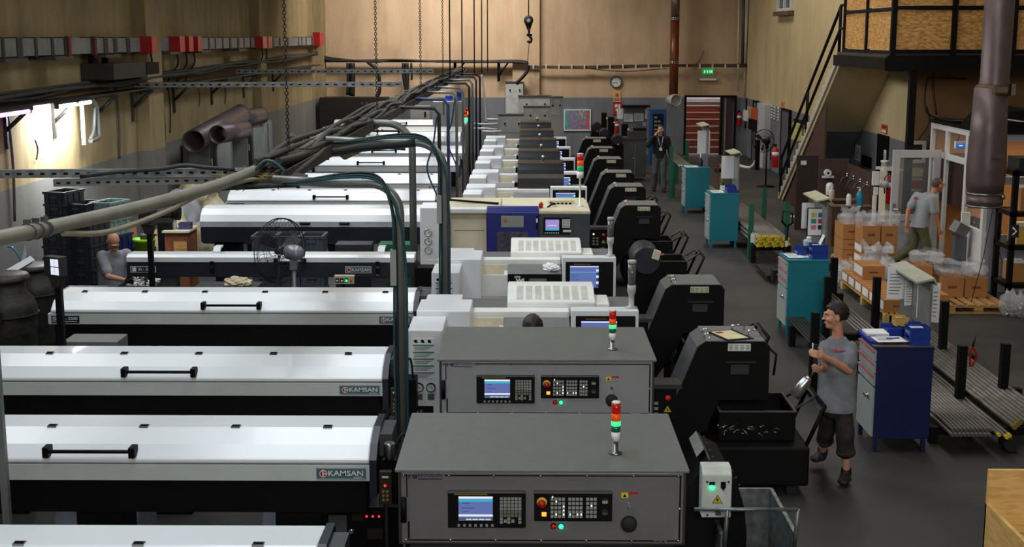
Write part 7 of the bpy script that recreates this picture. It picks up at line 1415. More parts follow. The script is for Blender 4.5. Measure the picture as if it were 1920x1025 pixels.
# grinder on pillar, wooden box, bucket, sheet of board
t = thing('bench_grinder', 'black bench grinder on a dark pedestal at the left', 'bench grinder', (-6.4, 22.0, 0)); p = PY(310, 398, 21.5)
B().box(p.x-.12, p.x+.12, 21.4, 21.7, 0, p.z-.12).build('pedestal', [M['black']], t); b = B(); b.lathe([(.08, -.15), (.11, -.1), (.11, .1), (.08, .15)], (p.x, 21.5, p.z), 'x', 18); b.box(p.x-.14, p.x+.14, 21.4, 21.6, p.z-.16, p.z-.08); b.build('motor', [M['rubber']], t)
for s in (-1, 1): b = B(); b.lathe([(.13, -.04), (.13, .04)], (p.x+s*.2, 21.5, p.z), 'x', 20); b.build('wheel_guard', [M['black']], t)
t = thing('wooden_box', 'open reddish wooden box beside the grinder', 'box', (-5.9, 21.6, 0)); a, c_ = PY(310, 470, 21.3), PY(352, 436, 21.3); B().box(a.x, c_.x, 21.3, 21.9, 0, c_.z).build('box', [mat('box_rust_wood', (128, 74, 40), .7, var=.2)], t); B().box(a.x+.15, c_.x-.02, 21.28, 21.3, .3, c_.z-.15).build('front_patch', [M['pal']], t); B().box(a.x-.03, c_.x+.03, 21.25, 21.95, c_.z, c_.z+.03).build('lid', [M['cream']], t)
p = PY(334, 428, 21.5); t = thing('tube_of_grease', 'white grease tube and dark stand on the wooden box', 'tube', (p.x, 21.5, c_.z+.03)); B().lathe([(.04, 0), (.04, .16), (.015, .22), (.012, .3)], (p.x-.06, 21.5, c_.z+.03), 'z', 12).build('tube', [M['offw']], t); b = B(); b.box(p.x+.02, p.x+.22, 21.45, 21.6, c_.z+.03, c_.z+.14); b.build('holder', [mat('holder_violet', (60, 54, 100), .6)], t)
Y = 19.6; a, c_ = PY(252, 520, Y), PY(290, 447, Y); t = thing('lime_bucket', 'lime green plastic bucket behind the screen post', 'bucket', ((a.x+c_.x)/2, Y, 0)); r = (c_.x-a.x)/2; x = (a.x+c_.x)/2; B().lathe([(r*.8, .55), (r*.97, c_.z-.04), (r*1.05, c_.z-.04), (r*1.05, c_.z), (r*.93, c_.z), (r*.75, .6)], (x, Y, 0), 'z', 24).build('tub', [M['lime']], t); b = B(); b.tube(arc((x, Y, c_.z-.12), r*1.05, PI, 2*PI, 10, 'xz'), .008, 5); b.build('bail', [M['black']], t)
b = B(); b.lathe([(.05, -.1), (.05, .1)], (x+.06, Y, c_.z+.03), 'x', 8, 0); b.box(x+.1, x+.2, Y-.02, Y+.02, c_.z+.04, c_.z+.07, 1); b.build('contents', [M['dgrey'], M['red']], t)
tag(B().box(x-r, x+r, Y-r, Y+r, 0, .55).build('dark_stool', [M['black']]), 'dark block standing under the lime bucket', 'block')
t = thing('board_sheet', 'brown hardboard sheet leaning on the left wall', 'board', (-6.6, 22.5, 0)); b = B(); b.add([PX(230, 435, -7.1), PX(254, 415, -7.1), PX(262, 480, -6.9), PX(232, 500, -6.9), PX(230, 435, -7.07), PX(254, 415, -7.07), PX(262, 480, -6.87), PX(232, 500, -6.87)], [(0, 1, 2, 3), (7, 6, 5, 4), (0, 4, 5, 1), (1, 5, 6, 2), (2, 6, 7, 3), (3, 7, 4, 0)]); b.build('sheet', [mat('hardboard', (150, 112, 66), .8)], t)
# storage crates
def crate_proto(w, d, h, m, name='stacking_crate'):
    t = thing(name, 'x', 'crate', (0, 0, 0)); b = B(); e = .012
    b.box(-w/2, w/2, -d/2, d/2, 0, e); 
    for a, c_, f, g in ((-w/2, -w/2+e, -d/2, d/2), (w/2-e, w/2, -d/2, d/2), (-w/2, w/2, -d/2, -d/2+e), (-w/2, w/2, d/2-e, d/2)): b.box(a, c_, f, g, 0, h)
    b.build('shell', [m], t)
    b = B()
    for a, c_, f, g in ((-w/2-.015, -w/2+.02, -d/2-.015, d/2+.015), (w/2-.02, w/2+.015, -d/2-.015, d/2+.015), (-w/2, w/2, -d/2-.015, -d/2+.02), (-w/2, w/2, d/2-.02, d/2+.015)): b.box(a, c_, f, g, h-.035, h)
    b.build('rim', [m], t)
    b = B()
    for k in (-.3, 0, .3): b.box(k*w-.02, k*w+.02, -d/2-.012, -d/2, .0, h-.03); b.box(w/2, w/2+.012, k*d-.02, k*d+.02, .0, h-.03)
    b.build('ribs', [m], t)
    b = B(); b.box(-.06, .06, -d/2-.02, -d/2-.005, h-.1, h-.05); b.build('grip', [mat('crate_grip', (58, 62, 68), .5) if m is M['crate'] else m], t)
    return t
cp = crate_proto(.34, .5, .17, M['crate']); used = False
def put(proto, loc, label, group, rz=0.):
    o = copy_tree(proto, loc, label, group, rz); return o
CY = 18.55; first = [True]
def crate(loc, label, group, rz=-.25):
    if first[0]:
        first[0] = False; cp.location = loc; ORG[cp.name] = Vector(loc); cp['label'] = label; cp['group'] = group; cp.rotation_euler = (0, 0, rz)
    else: put(cp, loc, label, group, rz)
lv = ('bottom', 'second', 'third', 'fourth', 'fifth', 'sixth', 'seventh', 'eighth', 'topmost')
cx = [PY(121, 480, CY).x, PY(166, 480, CY).x]
for i, n in ((0, 9), (1, 9)):
    for j in range(n): crate((cx[i], CY+.1*i, .175*j), lv[j]+' dark crate from the floor in the '+('left' if i == 0 else 'right')+' front stack by the seated man', 'dark crates stacked by the left wall')
for px, n_, nm in ((121, 11, 'left'), (160, 10, 'right')):
    xb = PY(px, 380, CY+.62).x
    for j in range(n_): crate((xb, CY+.62, .175*j), (lv[:8]+('ninth', 'tenth', 'topmost, open'))[j if j < n_-1 else 10]+' dark crate from the floor in the '+nm+' rear stack', 'dark crates stacked by the left wall')
cg = crate_proto(.34, .5, .25, M['crateg']); xg = PY(207, 400, CY+.75).x
lg = ('lower', 'upper')
for j in range(2):
    l = lg[j]+' pale green crate behind the seated man'
    if j == 0: cg.location = (xg, CY+.75, 1.25); cg['label'] = l; cg['group'] = 'pale green crates'; ORG[cg.name] = Vector(cg.location); cg.rotation_euler = (0, 0, -.3)
    else: put(cg, (xg, CY+.75, 1.5), l, 'pale green crates', -.3)
cb = crate_proto(.36, .5, .25, M['bincol'] if False else mat('crate_navy', (24, 30, 92), .5)); xb2 = PY(212, 470, CY+.75).x
for j in range(5):
    l = ('lowest', 'second', 'third', 'fourth', 'topmost')[j]+' navy crate under the pale green ones'
    if j == 0: cb.location = (xb2, CY+.75, 0); cb['label'] = l; cb['group'] = 'navy crates'; ORG[cb.name] = Vector(cb.location); cb.rotation_euler = (0, 0, -.3)
    else: put(cb, (xb2, CY+.75, .25*j), l, 'navy crates', -.3)
# crates under the slim feeder and behind the fan
c2 = crate_proto(.33, .45, .255, mat('crate_slate', (70, 76, 88), .5)); Y = 18.9
def slate(i, loc, label):
    if i == 0: c2.location = loc; ORG[c2.name] = Vector(loc); c2['label'] = label; c2['group'] = 'slate crates behind the fan'
    else: put(c2, loc, label, 'slate crates behind the fan')
k = 0
for i, px in enumerate((499, 544, 588)):
    x = PY(px, 450, Y).x
    for j in range(5): slate(k, (x, Y, .264*j), ('lowest', 'second', 'third', 'fourth', 'topmost open')[j]+' slate crate of the '+('left', 'middle', 'right')[i]+' stack behind the fan'); k += 1
for i, px in enumerate((511, 598)):
    x = PY(px, 540, 15.9).x
    for j in range(3): slate(k, (x, 15.9, .235*j), ('lower', 'middle', 'upper')[j]+' slate crate of the '+('left', 'right')[i]+' stack beneath the slim feeder'); k += 1
# small open crate with rags by the feeder, blue barrel, switch panel
t = thing('parts_tub', 'open dark tub filled with silvery parts before the seated man', 'tub', (-5.6, 19.3, .3)); a, c_ = PY(232, 530, 18.2), PY(298, 510, 18.2); b = B(); x0, x1 = a.x, c_.x
for q in ((x0, x0+.02, 17.9, 18.4), (x1-.02, x1, 17.9, 18.4), (x0, x1, 17.9, 17.92), (x0, x1, 18.38, 18.4)): b.box(*q, .4, .72)
b.box(x0, x1, 17.9, 18.4, .38, .42); b.build('tub', [M['crate']], t); B().box(x0-.02, x1+.02, 17.88, 18.42, 0, .38).build('stand', [M['black']], t)
rd = random.Random(9); b = B()
for i in range(160): p = Vector((rd.uniform(x0+.1, x1-.03), rd.uniform(17.95, 18.35), .6+rd.random()*.16)); d = Vector((rd.uniform(-1, 1), rd.uniform(-1, 1), rd.uniform(-.3, .3))).normalized()*.04; b.tube([p-d, p+d], .014, 5)
o = b.build('turned_parts', [M['offw']], t); o['kind'] = 'stuff'
t = thing('rag', 'cream rag lying on dark tub under the slim feeder', 'rag', (-3.9, 15, .6)); p = PY(446, 527, 15.4); bm = bmesh.new(); bmesh.ops.create_icosphere(bm, subdivisions=3, radius=1)
for v in bm.verts: q = v.co.copy(); w = 1+noise.noise(q*2.5)*.5; v.co = Vector((q.x*.15*w, q.y*.12*w, (max(q.z, -.4)+.4)*.07*w))
me = bpy.data.meshes.new('cloth'); bm.to_mesh(me); bm.free(); me.materials.append(M['sack']); t.location = (p.x, 15.4, p.z-.05); ORG[t.name] = Vector(t.location); o = bpy.data.objects.new('cloth', me); C.objects.link(o); o.parent = t
tag(B().box(p.x-.5, p.x+.25, 15.2, 15.65, 0, p.z-.05).build('dark_tub', [M['crate']]), 'closed dark tub carrying the cream rag', 'tub')
a, c_ = PY(628, 532, 15.3), PY(663, 520, 15.3); t = thing('pendant_station', 'small pendant station with green lamp and red stop button', 'switch box', (a.x, 15.3, a.z)); B().box(a.x, c_.x, 15.3, 15.36, a.z, c_.z).box(a.x-.005, c_.x+.005, 15.28, 15.38, c_.z, c_.z+.02).build('case', [M['cream']], t); w = c_.x-a.x
B().box(a.x+w*.3, a.x+w*.5, 15.36, 15.45, 0, a.z+.02).build('stand', [M['black']], t)
for k, mm in enumerate((M['black'], M['black'], M['led_g'], mat('stop_red', (220, 50, 40), .4))): b = B(); x = a.x+w*(.13+.245*k); b.box(x-.022, x+.022, 15.294, 15.3, a.z+.015, c_.z-.012, 1); b.lathe([(.015, 0), (.012, -.015), (0, -.017)], (x, 15.294, (a.z+c_.z)/2), 'y', 12, 0 if k > 1 else 2); b.build('button', [mm, M['black'] if k < 3 else M['yellow'], M['offw']], t)
Y = 16.2; a, c_ = PY(687, 540, Y), PY(709, 520, Y); t = thing('blue_barrel', 'dark blue barrel under the right end of the slim feeder', 'barrel', ((a.x+c_.x)/2, Y, 0)); B().lathe([(.13, 0), (.15, .1), (.15, .72), (.12, .82)], ((a.x+c_.x)/2, Y, 0), 'z', 18).build('shell', [M['crateb']], t)
a, c_ = PY(713, 540, Y), PY(724, 520, Y); tag(B().box(a.x, c_.x, Y, Y+.3, 0, .85).build('blue_canister', [mat('canister_blue', (26, 36, 150), .4)]), 'bright blue canister beside the dark blue barrel', 'canister')
# drums bottom left, leaning white profile, torn paper
for i, (px, py, Y, r, h, tx) in enumerate(((6, 515, 15.2, .34, 1.38, 'front dirty drum with lidded top at the left edge'), (58, 497, 17.3, .31, 1.18, 'rear dirty drum with flat lid beside the left wall'))):
    p = PY(px, py, Y); t = thing('chip_drum', tx, 'drum', (p.x, Y, 0), 'dirty drums at the left edge'); h = p.z
    B().lathe([(r*.86, 0), (r*.95, .1), (r, h*.5), (r*1.06, h*.55), (r*1.02, h*.62), (r*1.08, h*.7), (r*.98, h*.78), (r*.72, h*.86), (r*.7, h*.96)], (p.x, Y, 0), 'z', 30).build('shell', [M['drum']], t)
    b = B(); b.lathe([(r*.85, h*.955), (r*.87, h*.97), (r*.85, h), (r*.8, h*1.01), (0, h*1.0)], (p.x, Y, 0), 'z', 30); b.build('lid', [mat('drum_lid', (70, 68, 66), .5, var=.3)], t); b = B(); b.tube(arc((p.x, Y, h*.66), r*1.09, 0, 2*PI, 26, 'xy'), .016, 5); b.box(p.x-.06, p.x+.1, Y-r*1.14, Y-r, h*.62, h*.72); b.build('band', [M['rubber']], t)
a, c_ = PY(-60, 555, 15.0), PY(58, 487, 16.6); t = thing('white_profile', 'white profile bar leaning across the drums', 'profile', (a.x, 15, a.z)); d = Vector(c_)-Vector(a); b = B(); b.tube([a, c_], .055, 4, sm=False); b.build('bar', [M['lid']], t)
t = thing('torn_foil', 'torn white foil with blue strap by the left wall', 'foil', (-6.9, 17.9, 1.0)); b = B(); b.add([PY(38, 497, 17.9), PY(48, 455, 17.95), PY(50, 478, 17.9), PY(44, 497, 17.9), PY(38, 497, 17.93), PY(48, 455, 17.98), PY(50, 478, 17.93), PY(44, 497, 17.93)], [(0, 1, 2, 3), (7, 6, 5, 4), (0, 4, 5, 1), (1, 5, 6, 2), (2, 6, 7, 3), (3, 7, 4, 0)]); b.build('foil', [M['paper']], t); b = B(); b.tube(spline([PY(14, 462, 17.9), PY(24, 465, 17.9), PY(34, 478, 17.9), PY(40, 492, 17.9)]), .012, 5); b.build('strap', [M['soap']], t)
for i, (px, py, w) in enumerate(((75, 620, .5), (105, 632, .35))): p = PY(px, py, 15.6); tag(B(Matrix.Translation((p.x, 15.6, 0)) @ Matrix.Rotation(.4, 4, 'Z')).box(-w/2, w/2, -.2, .2, 0, .3).build('dark_block', [mat('block_grey', (60, 60, 60), .7, var=.3)]), ('dark grey block at the foot of the drums', 'smaller dark block beside the feeder end')[i], 'block')
# clutter between feeders
rd = random.Random(14)
for k, (px, py, Y, w, h, m, tx) in enumerate(((168, 640, 12.6, .55, .06, 'hoodg', 'flat grey tray on the floor behind the third feeder'), (150, 545, 14.9, .5, .5, 'crate', 'dark case behind the fourth feeder'), (740, 458, 19.5, .5, .2, 'green', 'dark green case under the navy troughed feeder'), (662, 458, 19.4, .55, .25, 'crate', 'dark case with pale edge under the navy troughed feeder'))):
    p = PY(px, py, Y); tag(B().box(p.x-w/2, p.x+w/2, Y, Y+.35, 0, max(.08, p.z)).build('floor_case', [M[m]], bevel=.01), tx, 'case')
t = thing('clipboard', 'clipboard with white form lying on the front conveyor hood', 'clipboard', (1.95, 12.0, 1.39)); b = B(Matrix.Translation((1.93, 12.0, 1.389)) @ Matrix.Rotation(.35, 4, 'Z')); b.box(-.14, .14, -.2, .2, 0, .006, 0); b.box(-.11, .1, -.16, .17, .006, .009, 1); b.box(-.09, -.02, .08, .14, .009, .0105, 2); b.build('board', [M['black'], M['yelsoft'], M['red']], t)
t = thing('coolant_motor', 'dark blue hooded motor with cream terminal box by the swarf cart', 'motor', (1.9, 16.7, 0)); p = PY(1210, 480, 16.6); B().lathe([(.17, -.3), (.19, -.2), (.19, .25), (.12, .3)], (p.x, 16.7, p.z-.03), 'y', 20).build('motor', [mat('motor_navy', (18, 22, 40), .5)], t); B().box(p.x-.18, p.x+.18, 16.5, 16.95, 0, p.z-.1).build('stand', [M['black']], t); q = PY(1230, 478, 16.4); B(Matrix.Translation(q) @ Matrix.Rotation(.3, 4, 'Y')).box(-.045, .045, -.05, .05, -.05, .06).build('terminal_box', [M['cream']], t); b = B(); b.tube([q+Vector((.04, 0, 0)), q+Vector((.1, 0, .01))], .014, 8); b.build('red_plug', [M['pink']], t)
# ================================================================== PEOPLE
def blob(parts, name, m, parent, vox, smooth=4, wrinkle=0.):
    """union of tapered limbs and ellipsoids fused into one skin"""
    b = B()
    for p in parts:
        if p[0] == 'e': b.ball(p[1], p[2], 16, 12)
        elif p[0] == 'c':
            _, a, c_, r0, r1 = p; a, c_ = Vector(a), Vector(c_); d = c_-a; n = 5
            b.tube([a+d*(i/n) for i in range(n+1)], [r0+(r1-r0)*i/n for i in range(n+1)], 12); b.ball(a, r0, 12, 9); b.ball(c_, r1, 12, 9)
        elif p[0] == 'l':
            vs = []; n = 20
            for c_, rx, ry, a in p[1]:
                for j in range(n): q = 2*PI*j/n; x, y = rx*math.cos(q), ry*math.sin(q); vs.append(Vector(c_)+Vector((x*math.cos(a)-y*math.sin(a), x*math.sin(a)+y*math.cos(a), 0)))
            k = len(p[1]); b.add(vs, [(i*n+j, i*n+(j+1) % n, (i+1)*n+(j+1) % n, (i+1)*n+j) for i in range(k-1) for j in range(n)]+[list(range(n-1, -1, -1)), [(k-1)*n+j for j in range(n)]])
        elif p[0] == 'b': b.T = p[2]; b.box(*p[1]); b.T = None
        elif p[0] == 'el': b.T = p[3]; b.ball(p[1], p[2], 16, 12); b.T = None
    o = b.build(name, [m], parent)
    md = o.modifiers.new('r', 'REMESH'); md.mode = 'VOXEL'; md.voxel_size = vox; md.use_smooth_shade = True
    s = o.modifiers.new('s', 'SMOOTH'); s.factor = .5; s.iterations = smooth
    me = bpy.data.meshes.new_from_object(o.evaluated_get(bpy.context.evaluated_depsgraph_get()))
    o.modifiers.clear(); old = o.data; o.data = me; bpy.data.meshes.remove(old)
    if not me.materials: me.materials.append(m)
    if wrinkle:
        me.update()
        for v in me.vertices: q = v.co; v.co = q+v.normal*(noise.noise(Vector((q.x*9, q.y*9, q.z*5)))*wrinkle+noise.noise(q*22)*wrinkle*.3)
    me.polygons.foreach_set('use_smooth', [True]*len(me.polygons)); me.update(); return o
def head_parts(c, R_, k=1.):
    """skull, jaw, nose, brow, lips, ears; face looks along +y of R_ (a rotation)"""
    T = Matrix.Translation(c) @ R_.to_4x4() @ Matrix.Scale(k, 4)
    E = lambda p, r: ('el', p, r, T)
    return [E((0, -.01, .035), (.075, .092, .088)), E((0, .025, -.02), (.062, .066, .075)), E((0, .04, -.075), (.042, .045, .038)), E((0, .068, -.092), (.02, .018, .016)),
            E((0, .09, .03), (.05, .014, .012)), E((0, .098, .0), (.010, .014, .028)), E((0, .106, -.022), (.016, .016, .011)), E((0, .084, -.055), (.024, .012, .009)), E((0, .082, -.066), (.021, .012, .008)),
            E((.038, .052, -.018), (.032, .034, .032)), E((-.038, .052, -.018), (.032, .034, .032)), E((.077, -.005, -.005), (.012, .02, .033)), E((-.077, -.005, -.005), (.012, .02, .033))], T
def face_bits(T, parent, hairm, style, glasses=False):
    b = B(T)
    for s in (-1, 1): b.ball((s*.031, .083, .012), (.011, .007, .0055), 10, 7, 0); b.ball((s*.031, .0895, .012), (.005, .003, .005), 8, 6, 1)
    b.build('eyes', [M['offw'], M['eye']], parent)
    b = B(T)
    for s in (-1, 1): b.tube([(s*.014, .0985, .031), (s*.033, .0965, .034), (s*.05, .083, .028)], [.003, .004, .0025], 6)
    b.build('eyebrows', [hairm], parent)
    b = B(T); b.ball((0, .094, -.056), (.018, .006, .0035), 10, 6); b.ball((0, .0925, -.063), (.016, .006, .004), 10, 6); b.build('lips', [mat('lips', (160, 96, 86), .5)], parent)
    if style:
        bm = bmesh.new(); bmesh.ops.create_icosphere(bm, subdivisions=4, radius=1)
        dele = []
        for v in bm.verts:
            q = v.co.copy(); ok = (q.z > (.3 if q.y > .45 else -.05 if q.y > .0 else -.62)) if style == 'full' else (q.z > .55 if q.y > .5 else q.z > -.1 if q.y > 0 else q.z > -.55)
            th = 1.12 if style == 'full' else 1.035
            n = noise.noise(q*5)*(.09 if style == 'full' else .02)+noise.noise(q*13)*(.05 if style == 'full' else .01)
            v.co = T @ Vector((q.x*.078*(th+n), -.01+q.y*.095*(th+n), .037+q.z*.092*(th+n+.04)))
            if not ok: dele.append(v)
        bmesh.ops.delete(bm, geom=dele, context='VERTS'); bmesh.ops.solidify(bm, geom=bm.faces[:], thickness=.012)
        me = bpy.data.meshes.new('hair'); O = ORG[parent.name]
        for v in bm.verts: v.co -= O
        bm.to_mesh(me); bm.free(); me.materials.append(hairm); me.polygons.foreach_set('use_smooth', [True]*len(me.polygons)); h = bpy.data.objects.new('hair', me); C.objects.link(h); h.parent = parent; ORG[h.name] = O
    if glasses:
        b = B(T)
        for s in (-1, 1): b.tube(arc((s*.033, .105, .01), .024, 0, 2*PI, 14, 'xz'), .003, 5); b.tube([(s*.057, .1, .014), (s*.082, .0, .012)], .003, 5)
        b.tube([(-.01, .107, .014), (.01, .107, .014)], .003, 5); b.build('glasses', [M['black']], parent)
def hand_parts(w, d, side, curl, k=1.):
    """palm at wrist w along d; side = direction of the thumb; fingers bend by curl about the palm normal"""
    d = Vector(d).normalized(); s = Vector(side); s = (s-d*s.dot(d)).normalized(); n = d.cross(s)
    w = Vector(w); P = [('c', w, w+d*.04*k, .024*k, .028*k)]
    for i, (o, L) in enumerate(((.028, .075), (.009, .083), (-.010, .078), (-.028, .062))):
        base = w+d*.085*k+s*o*k; P.append(('c', w+d*.02*k+s*o*.6*k, base, .016*k, .0115*k)); q = base; dd = d.copy()
        for j in range(3):
            dd = (dd*math.cos(curl)+n*math.sin(curl)).normalized(); e = q+dd*L*k*(.46, .32, .24)[j]; P.append(('c', q, e, (.0100, .0090, .0080)[j]*k, (.0090, .0080, .0070)[j]*k)); q = e
    tb = w+d*.025*k+s*.026*k; t1 = tb+(d*.6+s*.75+n*.25).normalized()*.04*k; t2 = t1+(d*.85+s*.25+n*.4).normalized()*.032*k; P += [('c', tb, t1, .014*k, .011*k), ('c', t1, t2, .010*k, .008*k)]
    return P
def rotz(a): return Matrix.Rotation(a, 3, 'Z')
# --- young man with the scoop, at the navy cabinet (faces the machines, -x)
fy = 11.9; V = Vector
J = lambda px, py, dy=0: PY(px, py, fy+dy)
man = thing('person', 'young man in grey shirt and rolled trousers holding a metal scoop', 'person', (J(1575, 890).x, fy, 0))
hip = J(1568, 752, .02); hl, hr = J(1555, 756, .09), J(1581, 758, -.03)      # hl: farther leg, hr: nearer leg
chest = J(1570, 684, .02); neck = J(1572, 628, .02); headc = J(1567, 593)
shn, shf = J(1597, 646, -.06), J(1547, 646, .08)
kn, an = J(1585, 815, -.1), J(1587, 884, -.05)
kf, af = J(1550, 805, .2), J(1543, 845, .42)
eln, wrn = J(1592, 694, -.14), J(1545, 668, -.27)
elf, wrf = J(1546, 690, -.05), J(1541, 688, -.25)
tip = J(1489, 743, -.34); df = V((-.45, -.85, -.1)).normalized(); sd = (tip-(wrf+df*.07)).normalized(); nf = df.cross((-sd)-df*((-sd).dot(df))).normalized()
dn = V((-.85, -.3, .3)).normalized(); nn = dn.cross(V((0, 0, 1))-dn*dn.z).normalized()
hp, HT = head_parts(headc, rotz(PI/2-.04), 1.05)
body = [('c', neck+V((0, 0, -.08)), headc+V((.015, 0, -.04)), .054, .05), ('el', (0, 0, 0), (.14, .08, .17), Matrix.Translation(chest) @ Matrix.Rotation(-.5, 4, 'Z')), ('e', hip, (.12, .09, .12)), ('c', hip, chest, .095, .095),
        ('c', shn+V((0, 0, -.035)), eln, .042, .040), ('c', eln, wrn, .040, .025), ('c', shf+V((0, 0, -.035)), elf, .042, .038), ('c', elf, wrf, .038, .024), ('c', chest+V((0, 0, .1)), shn+V((0, 0, -.035)), .05, .04), ('c', chest+V((0, 0, .1)), shf+V((0, 0, -.035)), .05, .04),
        ('c', hr+V((0, 0, -.1)), kn, .065, .055), ('c', kn, an, .055, .034), ('c', hl+V((0, 0, -.1)), kf, .065, .055), ('c', kf, af, .052, .034)]+hp
body += hand_parts(wrn, dn, (0, 0, 1), .85)+hand_parts(wrf, df, -sd, .9)
blob(body, 'body', M['skin'], man, .0065, 3); face_bits(HT, man, M['hair'], 'full')
Rt = -.42
shirt = [('l', [(hip+V((0, 0, -.085)), .195, .162, Rt), (hip+V((0, 0, .0)), .186, .142, Rt), (hip*.65+chest*.35, .170, .125, Rt), (hip*.3+chest*.7, .176, .120, Rt), (chest+V((0, 0, .06)), .186, .118, Rt), (chest+V((0, 0, .13)), .182, .105, Rt), (chest+V((0, 0, .19)), .15, .092, Rt), (neck+V((0, 0, -.05)), .105, .08, Rt), (neck+V((0, 0, -.015)), .072, .068, Rt)]),
         ('c', chest+V((.02, 0, .12)), shn+V((0, 0, -.02)), .07, .058), ('c', shn+V((0, 0, -.02)), shn+(eln-shn)*.72, .058, .072), ('c', chest+V((-.02, 0, .12)), shf+V((0, 0, -.02)), .07, .058), ('c', shf+V((0, 0, -.02)), shf+(elf-shf)*.7, .058, .066)]
sh = blob(shirt, 'shirt', M['tee'], man, .010, 4, .010)
b = B(); rd = random.Random(1); o = PY(1574, 656, fy-.155)
b.tube([o+V((-.055, 0, .012)), o+V((-.03, -.004, -.01)), o+V((-.045, -.004, .02)), o+V((-.015, 0, -.006)), o+V((.02, .004, -.01)), o+V((.055, .01, -.012))], .006, 5); b.tube([o+V((-.06, 0, -.012)), o+V((.03, .0, -.02))], .003, 4); lab(b.build('chest_print', [mat('print_pink', (200, 70, 96), .7)], man), 'small pink print on the chest')
tr = [('e', hip+V((0, 0, -.06)), (.15, .11, .12)), ('c', hr+V((0, 0, -.06)), kn, .092, .085), ('c', kn, kn+(an-kn)*.42, .085, .082), ('c', hl+V((0, 0, -.06)), kf, .092, .08), ('c', kf, kf+(af-kf)*.45, .08, .076)]
blob(tr, 'trousers', M['trous'], man, .010, 3, .012)
b = B()
for K, A_, r in ((kn, an, .09), (kf, af, .084)):
    p = K+(A_-K)*.40; q = K+(A_-K)*.52; b.tube([p, p*.5+q*.5, q], [r*.95, r*1.04, r*.95], 16)
b.build('trouser_cuff', [M['trous']], man)
for A_, d in ((an, V((-.05, -.1, 0))), (af, V((-.08, -.05, 0)))):
    z = A_.z-.09; blob([('e', A_+d*.3+V((0, 0, -.05)), (.058, .07, .045)), ('e', A_+d*1.0+V((0, 0, -.062)), (.055, .07, .032)), ('c', A_+V((0, .01, -.02)), A_+V((0, .01, .02)), .052, .05)], 'shoe', M['shoe'], man, .008, 3)
# scoop in his hand
t = thing('hand_scoop', 'shiny metal scoop held downwards by the young man', 'scoop', (2.6, fy-.35, .8)); hs = wrf+df*.075+nf*.03; L = (tip-hs).length; sd = (tip-hs).normalized()
B().tube([hs+sd*-.05, hs+sd*.12], .012, 10).build('grip', [M['steel']], t)
a = V((0, 1, 0)); u = sd.cross(a).normalized(); vs = []; n = 9; rows = [(.11, .018), (.145, .044), (.21, .052), (L, .056)]
for off in (0, .004):
    for s_, w in rows:
        for i in range(n): q = -1+2*i/(n-1); vs.append(hs+sd*s_+u*w*q+a*(.03*(q*q)*1.0-.03+off))
fs = [(k*n+i, k*n+i+1, (k+1)*n+i+1, (k+1)*n+i) for k in range(3) for i in range(n-1)]; fs += [(36+k*n+i, 36+(k+1)*n+i, 36+(k+1)*n+i+1, 36+k*n+i+1) for k in range(3) for i in range(n-1)]
fs += [(i, 36+i, 37+i, i+1) for i in range(n-1)]+[(27+i, 28+i, 64+i, 63+i) for i in range(n-1)]+[(k*n, (k+1)*n, 36+(k+1)*n, 36+k*n) for k in range(3)]+[(k*n+8, 36+k*n+8, 36+(k+1)*n+8, (k+1)*n+8) for k in range(3)]
B().add(vs, fs, 0, True).build('blade', [mat('scoop_steel', (196, 200, 200), .3, metal=.85)], t)
t = thing('hand_tool', 'dark tool with pale tip raised in the young man’s other hand', 'tool', tuple(wrn+V((-.1, 0, .05)))); p = wrn+dn*.075+nn*.03; B().box(p.x-.02, p.x+.018, p.y-.012, p.y+.012, p.z-.16, p.z+.09).build('handle', [M['rubber']], t, bevel=.006); B().cyl((p.x-.028, p.y, p.z-.0), (p.x-.028, p.y, p.z+.1), .006, 6).build('tip', [M['offw']], t)
# --- man walking into the office, seen from behind, turned to the right
wx, wy = 6.98, 22.75
w = thing('person', 'man in grey shirt and olive trousers striding through the office door', 'person', (wx, wy, 0))
hip = V((wx-.06, wy, .92)); chest = V((wx+.0, wy, 1.27)); neck = V((wx+.11, wy, 1.46)); hc = V((wx+.21, wy, 1.6))
shn, shf = V((wx+.10, wy-.18, 1.40)), V((wx-.1, wy+.12, 1.40))
hn, hf = hip+V((.03, -.09, 0)), hip+V((-.02, .09, 0))
kn, an = V((wx+.06, wy-.09, .5)), V((wx-.0, wy-.09, .09)); kf, af = V((wx-.14, wy+.08, .5)), V((wx-.5, wy+.1, .22))
eln, wrn = V((wx+.13, wy-.22, 1.10)), V((wx+.22, wy-.22, .86)); elf, wrf = V((wx-.28, wy+.0, 1.16)), V((wx-.32, wy-.08, .94))
hp, HT = head_parts(hc, rotz(-PI/2+.25), 1.04)
body = [('c', neck+V((-.02, 0, -.06)), hc+V((-.02, 0, -.04)), .058, .055), ('c', hip, chest, .09, .09), ('e', hip, (.11, .12, .11)), ('c', shn, eln, .05, .042), ('c', eln, wrn, .042, .027), ('c', shf, elf, .05, .042), ('c', elf, wrf, .042, .027),
        ('c', hn, kn, .08, .056), ('c', kn, an, .054, .036), ('c', hf, kf, .08, .056), ('c', kf, af, .054, .036), ('e', an+V((.05, 0, -.04)), (.1, .045, .04)), ('e', af+V((.0, 0, -.05)), (.08, .045, .05))]+hp+hand_parts(wrn, (.2, 0, -1), (1, 0, .2), .25)+hand_parts(wrf, (.0, -.1, -1), (1, 0, 0), .3)
blob(body, 'body', M['skind'], w, .009, 3); face_bits(HT, w, M['hairg'], 'short', True)
